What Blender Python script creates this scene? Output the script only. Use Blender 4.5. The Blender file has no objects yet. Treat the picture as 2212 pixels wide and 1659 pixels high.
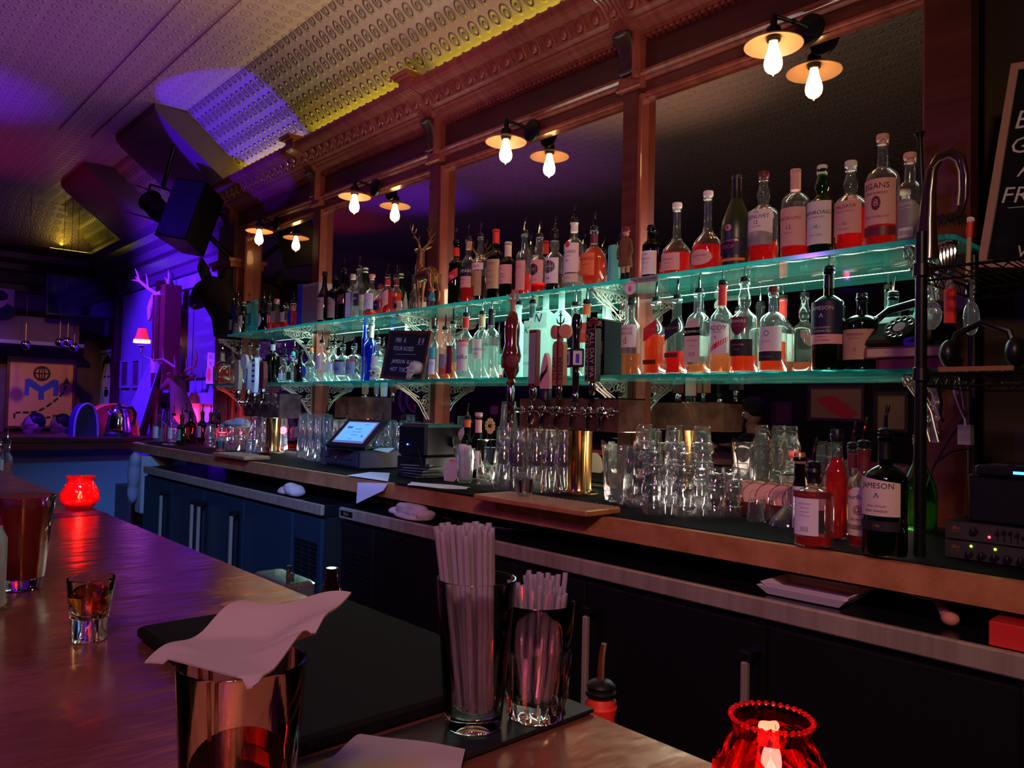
import bpy, math, random
from mathutils import Vector, Matrix
from math import sin, cos, pi, radians as RD
random.seed(7)
C = bpy.context.scene.collection
S = bpy.context.scene
# ---------------------------------------------------------------- camera
XA = Vector((0.67264995, -0.00824108, -0.73991495))
YA = Vector((0.73960386, 0.03854445, 0.67193784))
ZA = Vector((0.02298213, -0.9992229, 0.03202206))
FPX, PCX, PCY, CAM = 1661.0, 1106.0, 829.5, Vector((0, 0, 1.38))
cd = bpy.data.cameras.new('camera'); cam = bpy.data.objects.new('camera', cd); C.objects.link(cam)
cd.sensor_width = 36; cd.lens = FPX/2212*36; cd.clip_start = .01; cd.clip_end = 60
cam.matrix_world = Matrix(((XA[0], -XA[1], -XA[2], 0), (YA[0], -YA[1], -YA[2], 0), (ZA[0], -ZA[1], -ZA[2], 1.38), (0, 0, 0, 1)))
S.camera = cam
# ---------------------------------------------------------------- exposure and world
S.view_settings.view_transform = 'Standard'; S.view_settings.look = 'None'
S.view_settings.exposure = 0.0; S.view_settings.gamma = 1; S.view_settings.use_curve_mapping = False
W = bpy.data.worlds.new('world'); S.world = W; W.use_nodes = True
W.node_tree.nodes['Background'].inputs[0].default_value = (.30, .12, .28, 1)
W.node_tree.nodes['Background'].inputs[1].default_value = .004
# ---------------------------------------------------------------- lights
def look(o, tgt):
    o.rotation_euler = (Vector(tgt)-o.location).to_track_quat('-Z', 'Y').to_euler()
def area(name, loc, tgt, sx, sy, col, pw, spread=180):
    l = bpy.data.lights.new(name, 'AREA'); l.shape = 'RECTANGLE'; l.size = sx; l.size_y = sy
    l.color = col; l.energy = pw; l.spread = RD(spread)
    o = bpy.data.objects.new(name, l); C.objects.link(o); o.location = loc; look(o, tgt); return o
def spot(name, loc, tgt, col, pw, ang=60, blend=.4, rad=.05):
    l = bpy.data.lights.new(name, 'SPOT'); l.color = col; l.energy = pw; l.spot_size = RD(ang); l.spot_blend = blend
    l.shadow_soft_size = rad
    o = bpy.data.objects.new(name, l); C.objects.link(o); o.location = loc; look(o, tgt); return o
def point(name, loc, col, pw, rad=.02):
    l = bpy.data.lights.new(name, 'POINT'); l.color = col; l.energy = pw; l.shadow_soft_size = rad
    o = bpy.data.objects.new(name, l); C.objects.link(o); o.location = loc; return o
RED = (1, .03, .02)
# yellow tape on top of the cornice, washing the cove
for i, x in enumerate((-5.3, -3.9, -2.5, -1.1)):
    area('cornice_tape_light', (x, 2.50, 3.156), (x, 2.30, 3.6), 1.38, .02, (1, .84, .03), 1.5)
area('far_cornice_tape_light', (-10.30, 2.15, 3.16), (-10.1, 2.15, 3.8), .02, .55, (1, .72, .06), .6)
area('left_cornice_tape_light', (-8.0, 2.50, 3.156), (-8.0, 2.30, 3.6), 3.0, .02, (1, .72, .06), .8)
# coloured stage lamps, and added fill spots with no fixture
spot('blue_cove_spot', (-6.2, 1.2, 2.2), (-5.62, 2.30, 3.42), (.055, .001, 1), 210, 42, .10, .02)
spot('violet_cove_spot', (-3.0, .9, 1.3), (-3.5, 2.3, 3.45), (.55, .16, .85), 34, 50, .7, .03)
spot('blue_wall_spot', (-7.2, .4, 3.2), (-7.9, 2.66, 1.75), (.09, .01, 1), 1700, 70, .5, .1)
spot('blue_corner_spot', (-9.0, .3, 3.0), (-10.3, 2.3, 1.6), (.12, .02, 1), 60, 60, .6, .1)
spot('poster_fill', (-7.9, 1.5, 2.9), (-10.5, 2.0, 1.5), (1, .50, .22), 80, 34, .8, .05)  # added warm spot that brightens the poster, no lamp hangs here
spot('blue_far_spot', (-8.3, .7, 2.9), (-10.5, .8, 1.7), (.20, .06, 1), 260, 50, .8, .1)
spot('violet_ceiling_wash', (-4.9, 1.0, .9), (-5.2, .85, 3.6), (.42, .07, 1), 130, 66, 1, .2)  # added uplight hidden in the aisle to tint the ceiling
spot('blue_ceiling_spot', (-6.4, .9, 1.2), (-6.8, .62, 3.6), (.14, .01, 1), 300, 40, 1, .1)
spot('red_ceiling_spot', (-8.6, -.2, 1.4), (-8.2, 1.0, 3.6), (1, .03, .05), 46, 58, 1, .1)
spot('pink_ceiling_wash', (-3.1, .5, 1.12), (-3.3, 1.35, 3.6), (1, .58, .46), 165, 60, 1, .2)  # added uplight standing in for warm bounce on the ceiling
spot('house_red_lamp', (.5, -.9, 2.7), (-1.4, .5, 1.0), (1, .26, .22), 46, 80, .8, .15)
spot('house_violet_lamp', (.2, -.9, 3.0), (-1.2, .5, 1.0), (.46, .14, 1), 58, 80, .8, .15)
spot('blue_cooler_wash', (-.1, -.3, 3.4), (-4.7, 1.8, .6), (.05, .30, 1), 900, 34, .8, .1)
spot('warm_house_lamp', (.6, -.5, 2.7), (-1.4, 1.9, 1.2), (1, .60, .34), 95, 84, .9, .12)
spot('violet_back_room_spot', (-8.3, -1.4, 3.2), (-9.8, -3.0, 1.3), (.35, .05, 1), 90, 80, .8, .1)  # added to turn the back room violet in the mirrors
spot('blue_left_cornice_spot', (-6.2, .9, 1.9), (-7.3, 2.6, 2.85), (.10, .01, 1), 150, 46, .6, .05)
spot('cornice_fill', (.5, -.4, 1.5), (-2.8, 2.4, 3.15), (1, .52, .46), 140, 44, .9, .1)  # added fill from beside the camera that lifts the cornice
spot('violet_stage_lamp', (-2.884, -1.2, 2.565), (-2.8, 1.9, 1.1), (.36, .04, 1), 45, 90, .6, .02)
spot('face_magenta_spot', (-9.4, -.5, 1.7), (-8.1, -.5, 1.35), (1, .10, .45), 14, 50, .6, .05)  # added to make the long-haired person's face show in the mirror
spot('face_warm_spot', (-4.6, -.4, 1.9), (-3.4, -.55, 1.35), (1, .40, .3), 7, 50, .6, .05)  # added to make the capped person's face show in the mirror
# cool tapes under and behind the glass shelves
for i, (x, w) in enumerate(((-5.2, 1.0), (-4.15, 1.1), (-2.75, 1.2), (-1.45, 1.1))):
    area('upper_shelf_tape', (x, 2.52, 1.870), (x, 2.46, 1.5), w, .06, (.60, 1, .86), 4.2 if i else 1.2)
    area('upper_shelf_back_tape', (x, 2.575, 1.90), (x, 2.42, 2.3), w, .02, (1, .72, .62), 2.2 if i else .9)
    area('lower_shelf_back_tape', (x, 2.575, 1.53), (x, 2.42, 1.9), w, .02, (.60, 1, .86), 3.2 if i else .7)
area('counter_back_fill', (-1.45, 2.50, 1.075), (-1.5, 2.1, 1.45), 1.2, .06, (1, .78, .70), 3.2)  # added area lights that brighten the counter glasses from behind
area('counter_back_fill_left', (-2.9, 2.50, 1.075), (-2.9, 2.1, 1.45), 1.3, .06, (1, .84, .68), 3.2)
area('counter_back_fill_far', (-4.6, 2.50, 1.075), (-4.6, 2.1, 1.45), 1.6, .03, (.8, .8, 1), 3.5)
point('counter_red_light', (-1.08, 2.42, 1.10), (1, .25, .2), .7, .02)
point('red_bottle_light', (-5.9, 2.35, 1.16), (1, .02, .04), 3.0, .03)
area('magenta_niche_light', (-7.2, 2.5, 1.2), (-7.1, 2.64, 1.35), .5, .1, (1, .03, .22), 4)
# ---------------------------------------------------------------- pixel (of the photo) to a point on a world plane
def AT(u, v, ax, val):
    c = Vector((u-PCX, v-PCY, FPX)); d = Vector((XA.dot(c), YA.dot(c), ZA.dot(c)))
    t = (val-CAM[ax])/d[ax]; return CAM+d*t
def DEP(p):
    d = Vector(p)-CAM; return d[0]*XA[2]+d[1]*YA[2]+d[2]*ZA[2]
# ---------------------------------------------------------------- materials
def setin(n, k, v):
    if k in n.inputs: n.inputs[k].default_value = v
def P(name, col, rough=.5, metal=0, noise=None, bump=None, emit=None, spec=None, coat=0, trans=0, ior=1.45, sub=0):
    m = bpy.data.materials.new(name); m.use_nodes = True; nt = m.node_tree; b = nt.nodes['Principled BSDF']
    b.inputs['Base Color'].default_value = (*col, 1); b.inputs['Roughness'].default_value = rough; b.inputs['Metallic'].default_value = metal
    setin(b, 'Coat Weight', coat); setin(b, 'Transmission Weight', trans); setin(b, 'IOR', ior)
    if spec is not None: setin(b, 'Specular IOR Level', spec)
    if sub: setin(b, 'Subsurface Weight', sub); setin(b, 'Subsurface Radius', (.01, .006, .004))
    if emit: b.inputs['Emission Color'].default_value = (*emit[0], 1); b.inputs['Emission Strength'].default_value = emit[1]
    tc = nt.nodes.new('ShaderNodeTexCoord')
    def mapped(sc):
        mp = nt.nodes.new('ShaderNodeMapping'); mp.inputs['Scale'].default_value = sc if hasattr(sc, '__len__') else (sc,)*3
        nt.links.new(tc.outputs['Object'], mp.inputs[0]); return mp
    if noise:                       # (scale, second colour[, detail])
        mp = mapped(noise[0]); nz = nt.nodes.new('ShaderNodeTexNoise'); nz.inputs['Scale'].default_value = 1; nz.inputs['Detail'].default_value = 5
        nt.links.new(mp.outputs[0], nz.inputs['Vector'])
        cr = nt.nodes.new('ShaderNodeValToRGB'); cr.color_ramp.elements[0].position = .35; cr.color_ramp.elements[1].position = .68
        cr.color_ramp.elements[0].color = (*col, 1); cr.color_ramp.elements[1].color = (*noise[1], 1)
        nt.links.new(nz.outputs[0], cr.inputs[0]); nt.links.new(cr.outputs[0], b.inputs['Base Color'])
    if bump:                        # (scale, strength, distance)
        mp = mapped(bump[0]); nz = nt.nodes.new('ShaderNodeTexNoise'); nz.inputs['Scale'].default_value = 1; nz.inputs['Detail'].default_value = 3
        nt.links.new(mp.outputs[0], nz.inputs['Vector'])
        bp = nt.nodes.new('ShaderNodeBump'); bp.inputs['Strength'].default_value = bump[1]; bp.inputs['Distance'].default_value = bump[2]
        nt.links.new(nz.outputs[0], bp.inputs['Height']); nt.links.new(bp.outputs[0], b.inputs['Normal'])
    return m
def thin_glass(name, col, rough=.02, refl=.9, edge=3.0, body=0, bodycol=None, edgecol=None, base=.05):
    """Thin walled glass: clear in the middle, reflecting towards the rim; body = share of a milky, light-scattering skin."""
    m = bpy.data.materials.new(name); m.use_nodes = True; nt = m.node_tree; N = nt.nodes; L = nt.links; N.clear()
    out = N.new('ShaderNodeOutputMaterial'); tr = N.new('ShaderNodeBsdfTransparent'); gl = N.new('ShaderNodeBsdfGlossy'); mx = N.new('ShaderNodeMixShader')
    lw = N.new('ShaderNodeLayerWeight'); lw.inputs[0].default_value = .5
    pw = N.new('ShaderNodeMath'); pw.operation = 'POWER'; pw.inputs[1].default_value = edge
    ml = N.new('ShaderNodeMath'); ml.operation = 'MULTIPLY_ADD'; ml.inputs[1].default_value = refl; ml.inputs[2].default_value = base
    tr.inputs[0].default_value = (*col, 1); gl.inputs['Roughness'].default_value = rough; gl.inputs[0].default_value = (*(edgecol or (1, 1, 1)), 1)
    L.new(lw.outputs['Facing'], pw.inputs[0]); L.new(pw.outputs[0], ml.inputs[0]); L.new(ml.outputs[0], mx.inputs[0])
    src = tr
    if body:
        tl = N.new('ShaderNodeBsdfTranslucent'); df = N.new('ShaderNodeBsdfDiffuse'); a = N.new('ShaderNodeMixShader'); b2 = N.new('ShaderNodeMixShader')
        bc = (*(bodycol or col), 1); tl.inputs[0].default_value = bc; df.inputs[0].default_value = bc
        a.inputs[0].default_value = .5; L.new(tl.outputs[0], a.inputs[1]); L.new(df.outputs[0], a.inputs[2])
        b2.inputs[0].default_value = body; L.new(tr.outputs[0], b2.inputs[1]); L.new(a.outputs[0], b2.inputs[2]); src = b2
    L.new(src.outputs[0], mx.inputs[1]); L.new(gl.outputs[0], mx.inputs[2]); L.new(mx.outputs[0], out.inputs[0])
    return m
def real_glass(name, col=(1, 1, 1), rough=0, ior=1.45):
    m = bpy.data.materials.new(name); m.use_nodes = True; nt = m.node_tree; nt.nodes.clear()
    o = nt.nodes.new('ShaderNodeOutputMaterial'); g = nt.nodes.new('ShaderNodeBsdfGlass'); g.inputs[0].default_value = (*col, 1)
    g.inputs['Roughness'].default_value = rough; g.inputs['IOR'].default_value = ior; nt.links.new(g.outputs[0], o.inputs[0]); return m
def glow(name, col, st):
    m = bpy.data.materials.new(name); m.use_nodes = True; nt = m.node_tree; nt.nodes.clear()
    o = nt.nodes.new('ShaderNodeOutputMaterial'); e = nt.nodes.new('ShaderNodeEmission'); e.inputs[0].default_value = (*col, 1); e.inputs[1].default_value = st
    nt.links.new(e.outputs[0], o.inputs[0]); return m
def tin(name, col, axes, su, sv, dist=.012, strength=.9):
    """Painted pressed tin: rows of raised oval rings framed by a lattice."""
    m = P(name, col, .42, 0); nt = m.node_tree; N = nt.nodes; L = nt.links; b = N['Principled BSDF']
    tc = N.new('ShaderNodeTexCoord'); sp = N.new('ShaderNodeSeparateXYZ'); L.new(tc.outputs['Object'], sp.inputs[0])
    def M(op, a, b_=None, c_=None):
        n = N.new('ShaderNodeMath'); n.operation = op
        for i, v in enumerate((a, b_, c_)):
            if v is None: continue
            if hasattr(v, 'links'): L.new(v, n.inputs[i])
            else: n.inputs[i].default_value = v
        return n.outputs[0]
    u = M('FRACT', M('MULTIPLY', sp.outputs[axes[0]], su)); v = M('FRACT', M('MULTIPLY', sp.outputs[axes[1]], sv))
    du = M('SUBTRACT', u, .5); dv = M('SUBTRACT', v, .5)
    r = M('SQRT', M('ADD', M('MULTIPLY', du, du), M('MULTIPLY', dv, dv)))
    ring = M('SINE', M('MULTIPLY', r, 26.0))
    mask = M('GREATER_THAN', .42, r)
    h = M('MULTIPLY', ring, mask)
    edge = M('GREATER_THAN', M('MAXIMUM', M('ABSOLUTE', du), M('ABSOLUTE', dv)), .46)
    hh = M('ADD', h, M('MULTIPLY', edge, 1.2))
    bp = N.new('ShaderNodeBump'); bp.inputs['Strength'].default_value = strength; bp.inputs['Distance'].default_value = dist
    L.new(hh, bp.inputs['Height']); L.new(bp.outputs[0], b.inputs['Normal']); return m
M = {}
M['wood'] = P('mahogany', (.125, .030, .020), .30, noise=((3, 3, 40), (.08, .018, .013)), coat=.15)
M['woodh'] = P('mahogany moulding', (.30, .075, .05), .26, noise=((30, 4, 4), (.20, .045, .03)), coat=.3)
M['wooddk'] = P('dark mahogany', (.075, .016, .012), .35, noise=((4, 4, 30), (.045, .010, .008)))
M['carved'] = P('carved dark wood', (.05, .018, .014), .40)
M['mirror'] = P('bar mirror', (.60, .56, .52), .015, 1)
M['copper'] = P('hammered copper top', (.62, .25, .15), .24, .85, noise=(9, (.42, .15, .09)), bump=((22, 9, 22), .30, .01))
M['copperedge'] = P('copper edge band', (.80, .36, .13), .36, .4, noise=((14, 14, 14), (.56, .22, .07)), bump=((60, 60, 60), .2, .004))
M['steel'] = P('brushed steel', (.62, .54, .34), .36, .5, noise=((40, 2, 2), (.46, .39, .24)))
M['chrome'] = P('chrome', (.72, .70, .68), .09, 1)
M['brass'] = P('polished brass', (.80, .52, .16), .16, 1)
M['towerm'] = P('tarnished mirror steel', (.34, .18, .13), .10, .6, noise=((14, 14, 14), (.16, .07, .05)))
M['black'] = P('black plastic', (.006, .006, .007), .38)
M['blackm'] = P('matt black', (.006, .006, .006), .75)
M['rubber'] = P('black rubber mat', (.004, .004, .004), .75, spec=.12, bump=((160, 160, 160), .5, .003))
M['rubberg'] = P('black gloss mat', (.010, .010, .012), .22)
M['coolR'] = P('black cooler vinyl', (.008, .0075, .007), .34, bump=((300, 300, 300), .2, .001))
M['coolL'] = P('dark blue cooler vinyl', (.015, .035, .05), .36, bump=((300, 300, 300), .2, .001))
M['tinceil'] = tin('pressed tin ceiling', (.42, .31, .24), (0, 1), 10, 10, .0040, .8)
M['tincove'] = tin('pressed tin cove', (.46, .37, .25), (0, 2), 12.5, 13.5, .012, 1)
M['wallpl'] = P('dark plum wall', (.10, .045, .06), .7, noise=(5, (.07, .03, .045)))
M['wallbl'] = P('grey blue wall', (.22, .20, .30), .6, noise=(4, (.16, .15, .24)))
M['walldk'] = P('dark brown wall', (.035, .018, .014), .7)
M['walldkr'] = P('dark wall', (.012, .008, .008), .8)
M['floor'] = P('dark floor', (.02, .016, .015), .5, noise=(8, (.03, .024, .02)))
M['clear'] = thin_glass('clear bottle glass', (.95, .97, .96), .03, .85, 2.4, .02, (.8, .95, .9))
M['clear2'] = thin_glass('tumbler glass', (.90, .93, .92), .04, .85, 2.0, .10, (.85, .9, .88))
M['glassy'] = thin_glass('thin drinking glass', (.95, .97, .96), .02, .95, 1.5, .035, (.85, .9, .88), base=.07)
M['green'] = thin_glass('green bottle glass', (.03, .22, .06), .03, .75, 2.6, .12, (.01, .12, .03))
M['dkgreen'] = thin_glass('dark green bottle glass', (.02, .06, .02), .03, .6, 2.8, .25, (.008, .035, .012))
M['olive'] = thin_glass('olive frosted glass', (.06, .10, .02), .35, .4, 2.6, .55, (.06, .09, .02))
M['brown'] = thin_glass('brown bottle glass', (.12, .02, .008), .03, .65, 2.6, .25, (.05, .009, .005))
M['dark'] = thin_glass('black bottle glass', (.01, .006, .006), .04, .5, 3, .5, (.006, .005, .006))
M['teal'] = thin_glass('teal bottle glass', (.25, .85, .85), .03, .7, 2.4, .25, (.15, .75, .75))
M['blue'] = thin_glass('blue bottle glass', (.01, .06, .5), .03, .7, 2.6, .3, (.005, .04, .4))
M['frost'] = thin_glass('frosted glass', (.75, .95, .9), .5, .12, 2.2, .82, (.80, .97, .93))
M['tealcap'] = P('teal foil', (.03, .35, .28), .4)
M['liqred'] = thin_glass('amber red spirit', (.92, .05, .012), .05, .3, 3, .38, (.98, .022, .004))
M['liqamb'] = thin_glass('amber spirit', (.92, .20, .04), .05, .3, 3, .34, (.98, .14, .02))
M['liqpink'] = thin_glass('pale spirit', (.95, .50, .30), .05, .3, 3, .22, (.98, .35, .15))
M['liqclr'] = thin_glass('clear spirit', (.9, .97, .94), .05, .3, 3, .10, (.8, 1, .92))
M['liqdk'] = thin_glass('dark spirit', (.04, .01, .008), .05, .4, 3, .6, (.02, .006, .005))
M['liqgr'] = thin_glass('gold green spirit', (.5, .45, .08), .05, .3, 3, .4, (.35, .30, .05))
M['shelf'] = thin_glass('glass shelf', (.70, .95, .90), .04, .55, 3.2, .30, (.16, .62, .56))
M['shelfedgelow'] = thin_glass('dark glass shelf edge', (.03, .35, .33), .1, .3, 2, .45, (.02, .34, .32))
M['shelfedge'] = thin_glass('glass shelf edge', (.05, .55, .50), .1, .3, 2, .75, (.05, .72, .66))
M['white'] = P('white paper', (.80, .76, .72), .6)
M['cream'] = P('cream paper', (.72, .60, .44), .6)
M['tan'] = P('tan paper', (.50, .33, .17), .6)
M['grey'] = P('grey', (.28, .27, .27), .5)
M['ink'] = P('black ink', (.015, .013, .015), .6)
M['redp'] = P('red print', (.70, .03, .02), .5)
M['orangep'] = P('orange print', (.85, .20, .04), .5)
M['bluep'] = P('blue print', (.03, .05, .40), .5)
M['tealp'] = P('teal print', (.06, .45, .45), .5)
M['gold'] = P('gold print', (.65, .45, .14), .35, .6)
M['navy'] = P('navy', (.012, .012, .05), .5)
M['maroon'] = P('maroon', (.16, .02, .02), .45)
M['pink'] = P('pink label', (.78, .42, .36), .6)
M['bookp'] = P('page edges', (.55, .42, .28), .8)
M['towel'] = P('cotton terry', (.62, .50, .42), .95, bump=((260, 260, 260), .8, .004))
M['napkin'] = P('paper napkin', (.28, .24, .225), .9, bump=((500, 500, 500), .25, .001))
M['chalk'] = P('chalk', (.62, .60, .58), .9)
M['slate'] = P('blackboard', (.012, .011, .016), .6)
M['bronze'] = P('bronze stag', (.34, .19, .07), .30, .75, noise=((20, 20, 20), (.20, .10, .04)))
M['bone'] = P('bone', (.62, .44, .30), .55, noise=(30, (.42, .26, .17)))
M['fur'] = P('brown fur', (.16, .07, .035), .9, bump=((120, 120, 60), .8, .01))
M['furdk'] = P('black fur', (.012, .010, .010), .9, bump=((120, 120, 60), .8, .01))
M['antler'] = P('antler', (.55, .36, .24), .5)
M['skin'] = P('skin', (.50, .26, .18), .55, sub=.1)
M['hair'] = P('dark hair', (.012, .008, .008), .5)
M['cloth'] = P('dark clothing', (.010, .010, .014), .85)
M['iron'] = P('pale cast iron', (.42, .36, .30), .35, .7)
M['blackiron'] = P('black iron', (.008, .008, .008), .35, .4)
M['real'] = real_glass('drinking glass')
M['redglass'] = thin_glass('red candle glass', (1, .16, .16), .06, .6, 2.0, .18, (.9, .04, .07), edgecol=(1, .3, .35))
M['redreal'] = real_glass('red pressed glass', (1, .20, .27), .02)
M['beer'] = thin_glass('amber beer', (.55, .08, .04), .05, .2, 3, .5, (.40, .05, .03))
M['straw'] = thin_glass('clear drinking straw', (.88, .84, .90), .12, .55, 1.5, .36, (.62, .56, .66))
M['flame'] = glow('candle flame', (1, .62, .25), 40)
M['wax'] = P('wax', (.85, .4, .3), .5, sub=.3)
M['bulb'] = glow('lit bulb', (1, .58, .20), 20)
M['shade'] = P('enamel lamp shade', (.62, .36, .22), .38, .3)
M['screen'] = glow('tablet screen', (.10, .30, 1), 1.6)
M['screend'] = glow('tablet screen text', (.03, .12, .5), 1)
M['ledblue'] = glow('blue led', (.02, .12, 1), 14)
M['ledred'] = glow('red led', (1, .03, .05), 8)
M['ledgreen'] = glow('green led', (.25, 1, .03), 6)
M['tape'] = glow('led tape', (1, .80, .15), 2.2)
M['neon'] = glow('green neon', (.03, 1, .5), 3)
M['rackf'] = P('rack unit face', (.06, .055, .05), .4, .3)
M['orange'] = P('orange skin', (.75, .30, .04), .5)
M['terra'] = P('poster tan', (.62, .27, .14), .7)
M['clothmag'] = P('pale drapery', (.8, .6, .7), .8)
# ---------------------------------------------------------------- object bookkeeping
def tag(o, label=None, cat=None, group=None, kind=None):
    if label: o['label'] = label
    if cat: o['category'] = cat
    if group: o['group'] = group
    if kind: o['kind'] = kind
    return o
def thing(name, label, cat, loc=(0, 0, 0), rz=0, group=None):
    o = bpy.data.objects.new(name, None); C.objects.link(o); o.location = loc; o.rotation_euler = (0, 0, rz); o.empty_display_size = .05
    return tag(o, label, cat, group)
def dup(root, loc, rz=None, label=None, group=None, scale=None):
    r = root.copy(); C.objects.link(r); r.location = loc
    if rz is not None: r.rotation_euler = (0, 0, rz)
    if scale: r.scale = scale
    if label: r['label'] = label
    if group: r['group'] = group
    for ch in list(root.children):
        c = ch.copy(); C.objects.link(c); c.parent = r
        for g in list(ch.children):
            d = g.copy(); C.objects.link(d); d.parent = c
    return r
_txt = {}
def textmesh(s, size, shear=0):
    k = (s, shear)
    if k not in _txt:
        cu = bpy.data.curves.new('t', 'FONT'); cu.body = s; cu.align_x = 'CENTER'; cu.align_y = 'CENTER'; cu.resolution_u = 2; cu.shear = shear
        ob = bpy.data.objects.new('t', cu); C.objects.link(ob)
        dg = bpy.context.evaluated_depsgraph_get(); me = ob.evaluated_get(dg).to_mesh()
        _txt[k] = ([tuple(v.co) for v in me.vertices], [tuple(p.vertices) for p in me.polygons])
        ob.evaluated_get(dg).to_mesh_clear(); bpy.data.objects.remove(ob); bpy.data.curves.remove(cu)
    vs, fs = _txt[k]; return [(v[0]*size, v[1]*size) for v in vs], fs
class MB:
    def __init__(s): s.v = []; s.f = []; s.mi = []; s.m = 0; s.sm = []
    def add(s, vs, fs, smooth=False, xf=None):
        n = len(s.v)
        s.v += [tuple(xf @ Vector(v)) for v in vs] if xf else [tuple(v) for v in vs]
        s.f += [tuple(i+n for i in f) for f in fs]; s.mi += [s.m]*len(fs); s.sm += [smooth]*len(fs); return s
    def box(s, lo, hi, xf=None, bev=0):
        x0, y0, z0 = lo; x1, y1, z1 = hi
        if bev:
            vs, fs = rbox(lo, hi, bev); return s.add(vs, fs, False, xf)
        return s.add([(x0, y0, z0), (x1, y0, z0), (x1, y1, z0), (x0, y1, z0), (x0, y0, z1), (x1, y0, z1), (x1, y1, z1), (x0, y1, z1)],
                     [(0, 3, 2, 1), (4, 5, 6, 7), (0, 1, 5, 4), (1, 2, 6, 5), (2, 3, 7, 6), (3, 0, 4, 7)], False, xf)
    def lathe(s, prof, n=20, xf=None, sq=0, flute=None, oval=1):
        """prof: (r, z) list; sq 0..1 squares the section; flute (count, depth, z0, z1)."""
        vs = []; fs = []; m = len(prof)
        for (r, z) in prof:
            for k in range(n):
                a = 2*pi*k/n+(pi/n if sq else 0); rr = r
                if sq:
                    q = max(abs(cos(a)), abs(sin(a))); rr = r*((1-sq)+sq*min(1/q, 1.27)) if r > 1e-5 else r
                if flute and flute[2] <= z <= flute[3]: rr = r*(1-flute[1]*(.5-.5*cos(flute[0]*a)))
                vs.append((rr*cos(a), rr*sin(a)*oval, z))
        for i in range(m-1):
            for k in range(n):
                a, b = i*n+k, i*n+(k+1) % n; fs.append((a, b, b+n, a+n))
        if prof[0][0] > 1e-5: fs.append(tuple(range(n-1, -1, -1)))
        if prof[-1][0] > 1e-5: fs.append(tuple(range((m-1)*n, m*n)))
        return s.add(vs, fs, True, xf)
    def tube(s, pts, r, n=8, caps=True, closed=False, xf=None, flat=1):
        pts = [Vector(p) for p in pts]; m = len(pts); rs = r if hasattr(r, '__len__') else [r]*m
        vs = []; fs = []; up = None
        for i, p in enumerate(pts):
            if closed: d = pts[(i+1) % m]-pts[i-1]
            else: d = pts[min(i+1, m-1)]-pts[max(i-1, 0)]
            if d.length < 1e-9: d = Vector((0, 0, 1))
            d.normalize()
            if up is None: up = Vector((0, 0, 1)) if abs(d.z) < .9 else Vector((0, 1, 0))
            sd = d.cross(up)
            if sd.length < 1e-4: sd = d.cross(Vector((1, 0, 0)))
            sd.normalize(); up = sd.cross(d).normalized()
            for k in range(n):
                a = 2*pi*k/n; vs.append(tuple(p+sd*cos(a)*rs[i]+up*sin(a)*rs[i]*flat))
        for i in range(m if closed else m-1):
            j = (i+1) % m
            for k in range(n): fs.append((i*n+k, i*n+(k+1) % n, j*n+(k+1) % n, j*n+k))
        if caps and not closed: fs.append(tuple(range(n-1, -1, -1))); fs.append(tuple(range((m-1)*n, m*n)))
        return s.add(vs, fs, True, xf)
    def ball(s, c, r, n=14, m=9, rot=None):
        c = Vector(c); r = r if hasattr(r, '__len__') else (r,)*3; vs = []; fs = []
        R = Matrix.Rotation(rot[0], 3, rot[1]) if rot else None
        for i in range(m+1):
            t = pi*i/m
            for k in range(n):
                a = 2*pi*k/n; q = Vector((r[0]*sin(t)*cos(a), r[1]*sin(t)*sin(a), r[2]*cos(t)))
                if R: q = R @ q
                vs.append(tuple(c+q))
        for i in range(m):
            for k in range(n): fs.append((i*n+k, (i+1)*n+k, (i+1)*n+(k+1) % n, i*n+(k+1) % n))
        return s.add(vs, fs, True)
    def prism(s, out, d, fn):
        """out: 2-D outline; fn(x, y, t) -> point, t = 0 or d."""
        n = len(out); vs = [fn(x, y, 0) for x, y in out]+[fn(x, y, d) for x, y in out]
        return s.add(vs, [tuple(range(n-1, -1, -1)), tuple(range(n, 2*n))]+[(i, (i+1) % n, (i+1) % n+n, i+n) for i in range(n)])
    def text(s, t, size, fn, shear=0):
        vs, fs = textmesh(t, size, shear); return s.add([fn(x, y) for x, y in vs], fs)
    def build(s, name, mat, parent=None, loc=None, ang=35):
        me = bpy.data.meshes.new(name); me.from_pydata(s.v, [], s.f)
        for mm in (mat if isinstance(mat, (list, tuple)) else [mat]): me.materials.append(M[mm] if isinstance(mm, str) else mm)
        me.polygons.foreach_set('material_index', s.mi); me.polygons.foreach_set('use_smooth', s.sm)
        me.update()
        if any(s.sm): me.set_sharp_from_angle(angle=RD(ang))
        o = bpy.data.objects.new(name, me); C.objects.link(o)
        if parent: o.parent = parent
        if loc: o.location = loc
        return o
def rbox(lo, hi, b):
    x0, y0, z0 = lo; x1, y1, z1 = hi; vs = []; fs = []
    def rg(x0, x1, y0, y1, b): return [(x0+b, y0), (x1-b, y0), (x1, y0+b), (x1, y1-b), (x1-b, y1), (x0+b, y1), (x0, y1-b), (x0, y0+b)]
    for z, q in ((z0, b), (z0+b, 0), (z1-b, 0), (z1, b)): vs += [(x, y, z) for x, y in rg(x0+q, x1-q, y0+q, y1-q, b)]
    fs.append(tuple(range(7, -1, -1))); fs.append(tuple(range(24, 32)))
    for i in range(3):
        for k in range(8): fs.append((i*8+k, i*8+(k+1) % 8, (i+1)*8+(k+1) % 8, (i+1)*8+k))
    return vs, fs
def remesh(o, vox, smooth=3):
    r = o.modifiers.new('r', 'REMESH'); r.mode = 'VOXEL'; r.voxel_size = vox; r.use_smooth_shade = True
    if smooth:
        q = o.modifiers.new('s', 'SMOOTH'); q.iterations = smooth; q.factor = .5
    return o
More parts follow.
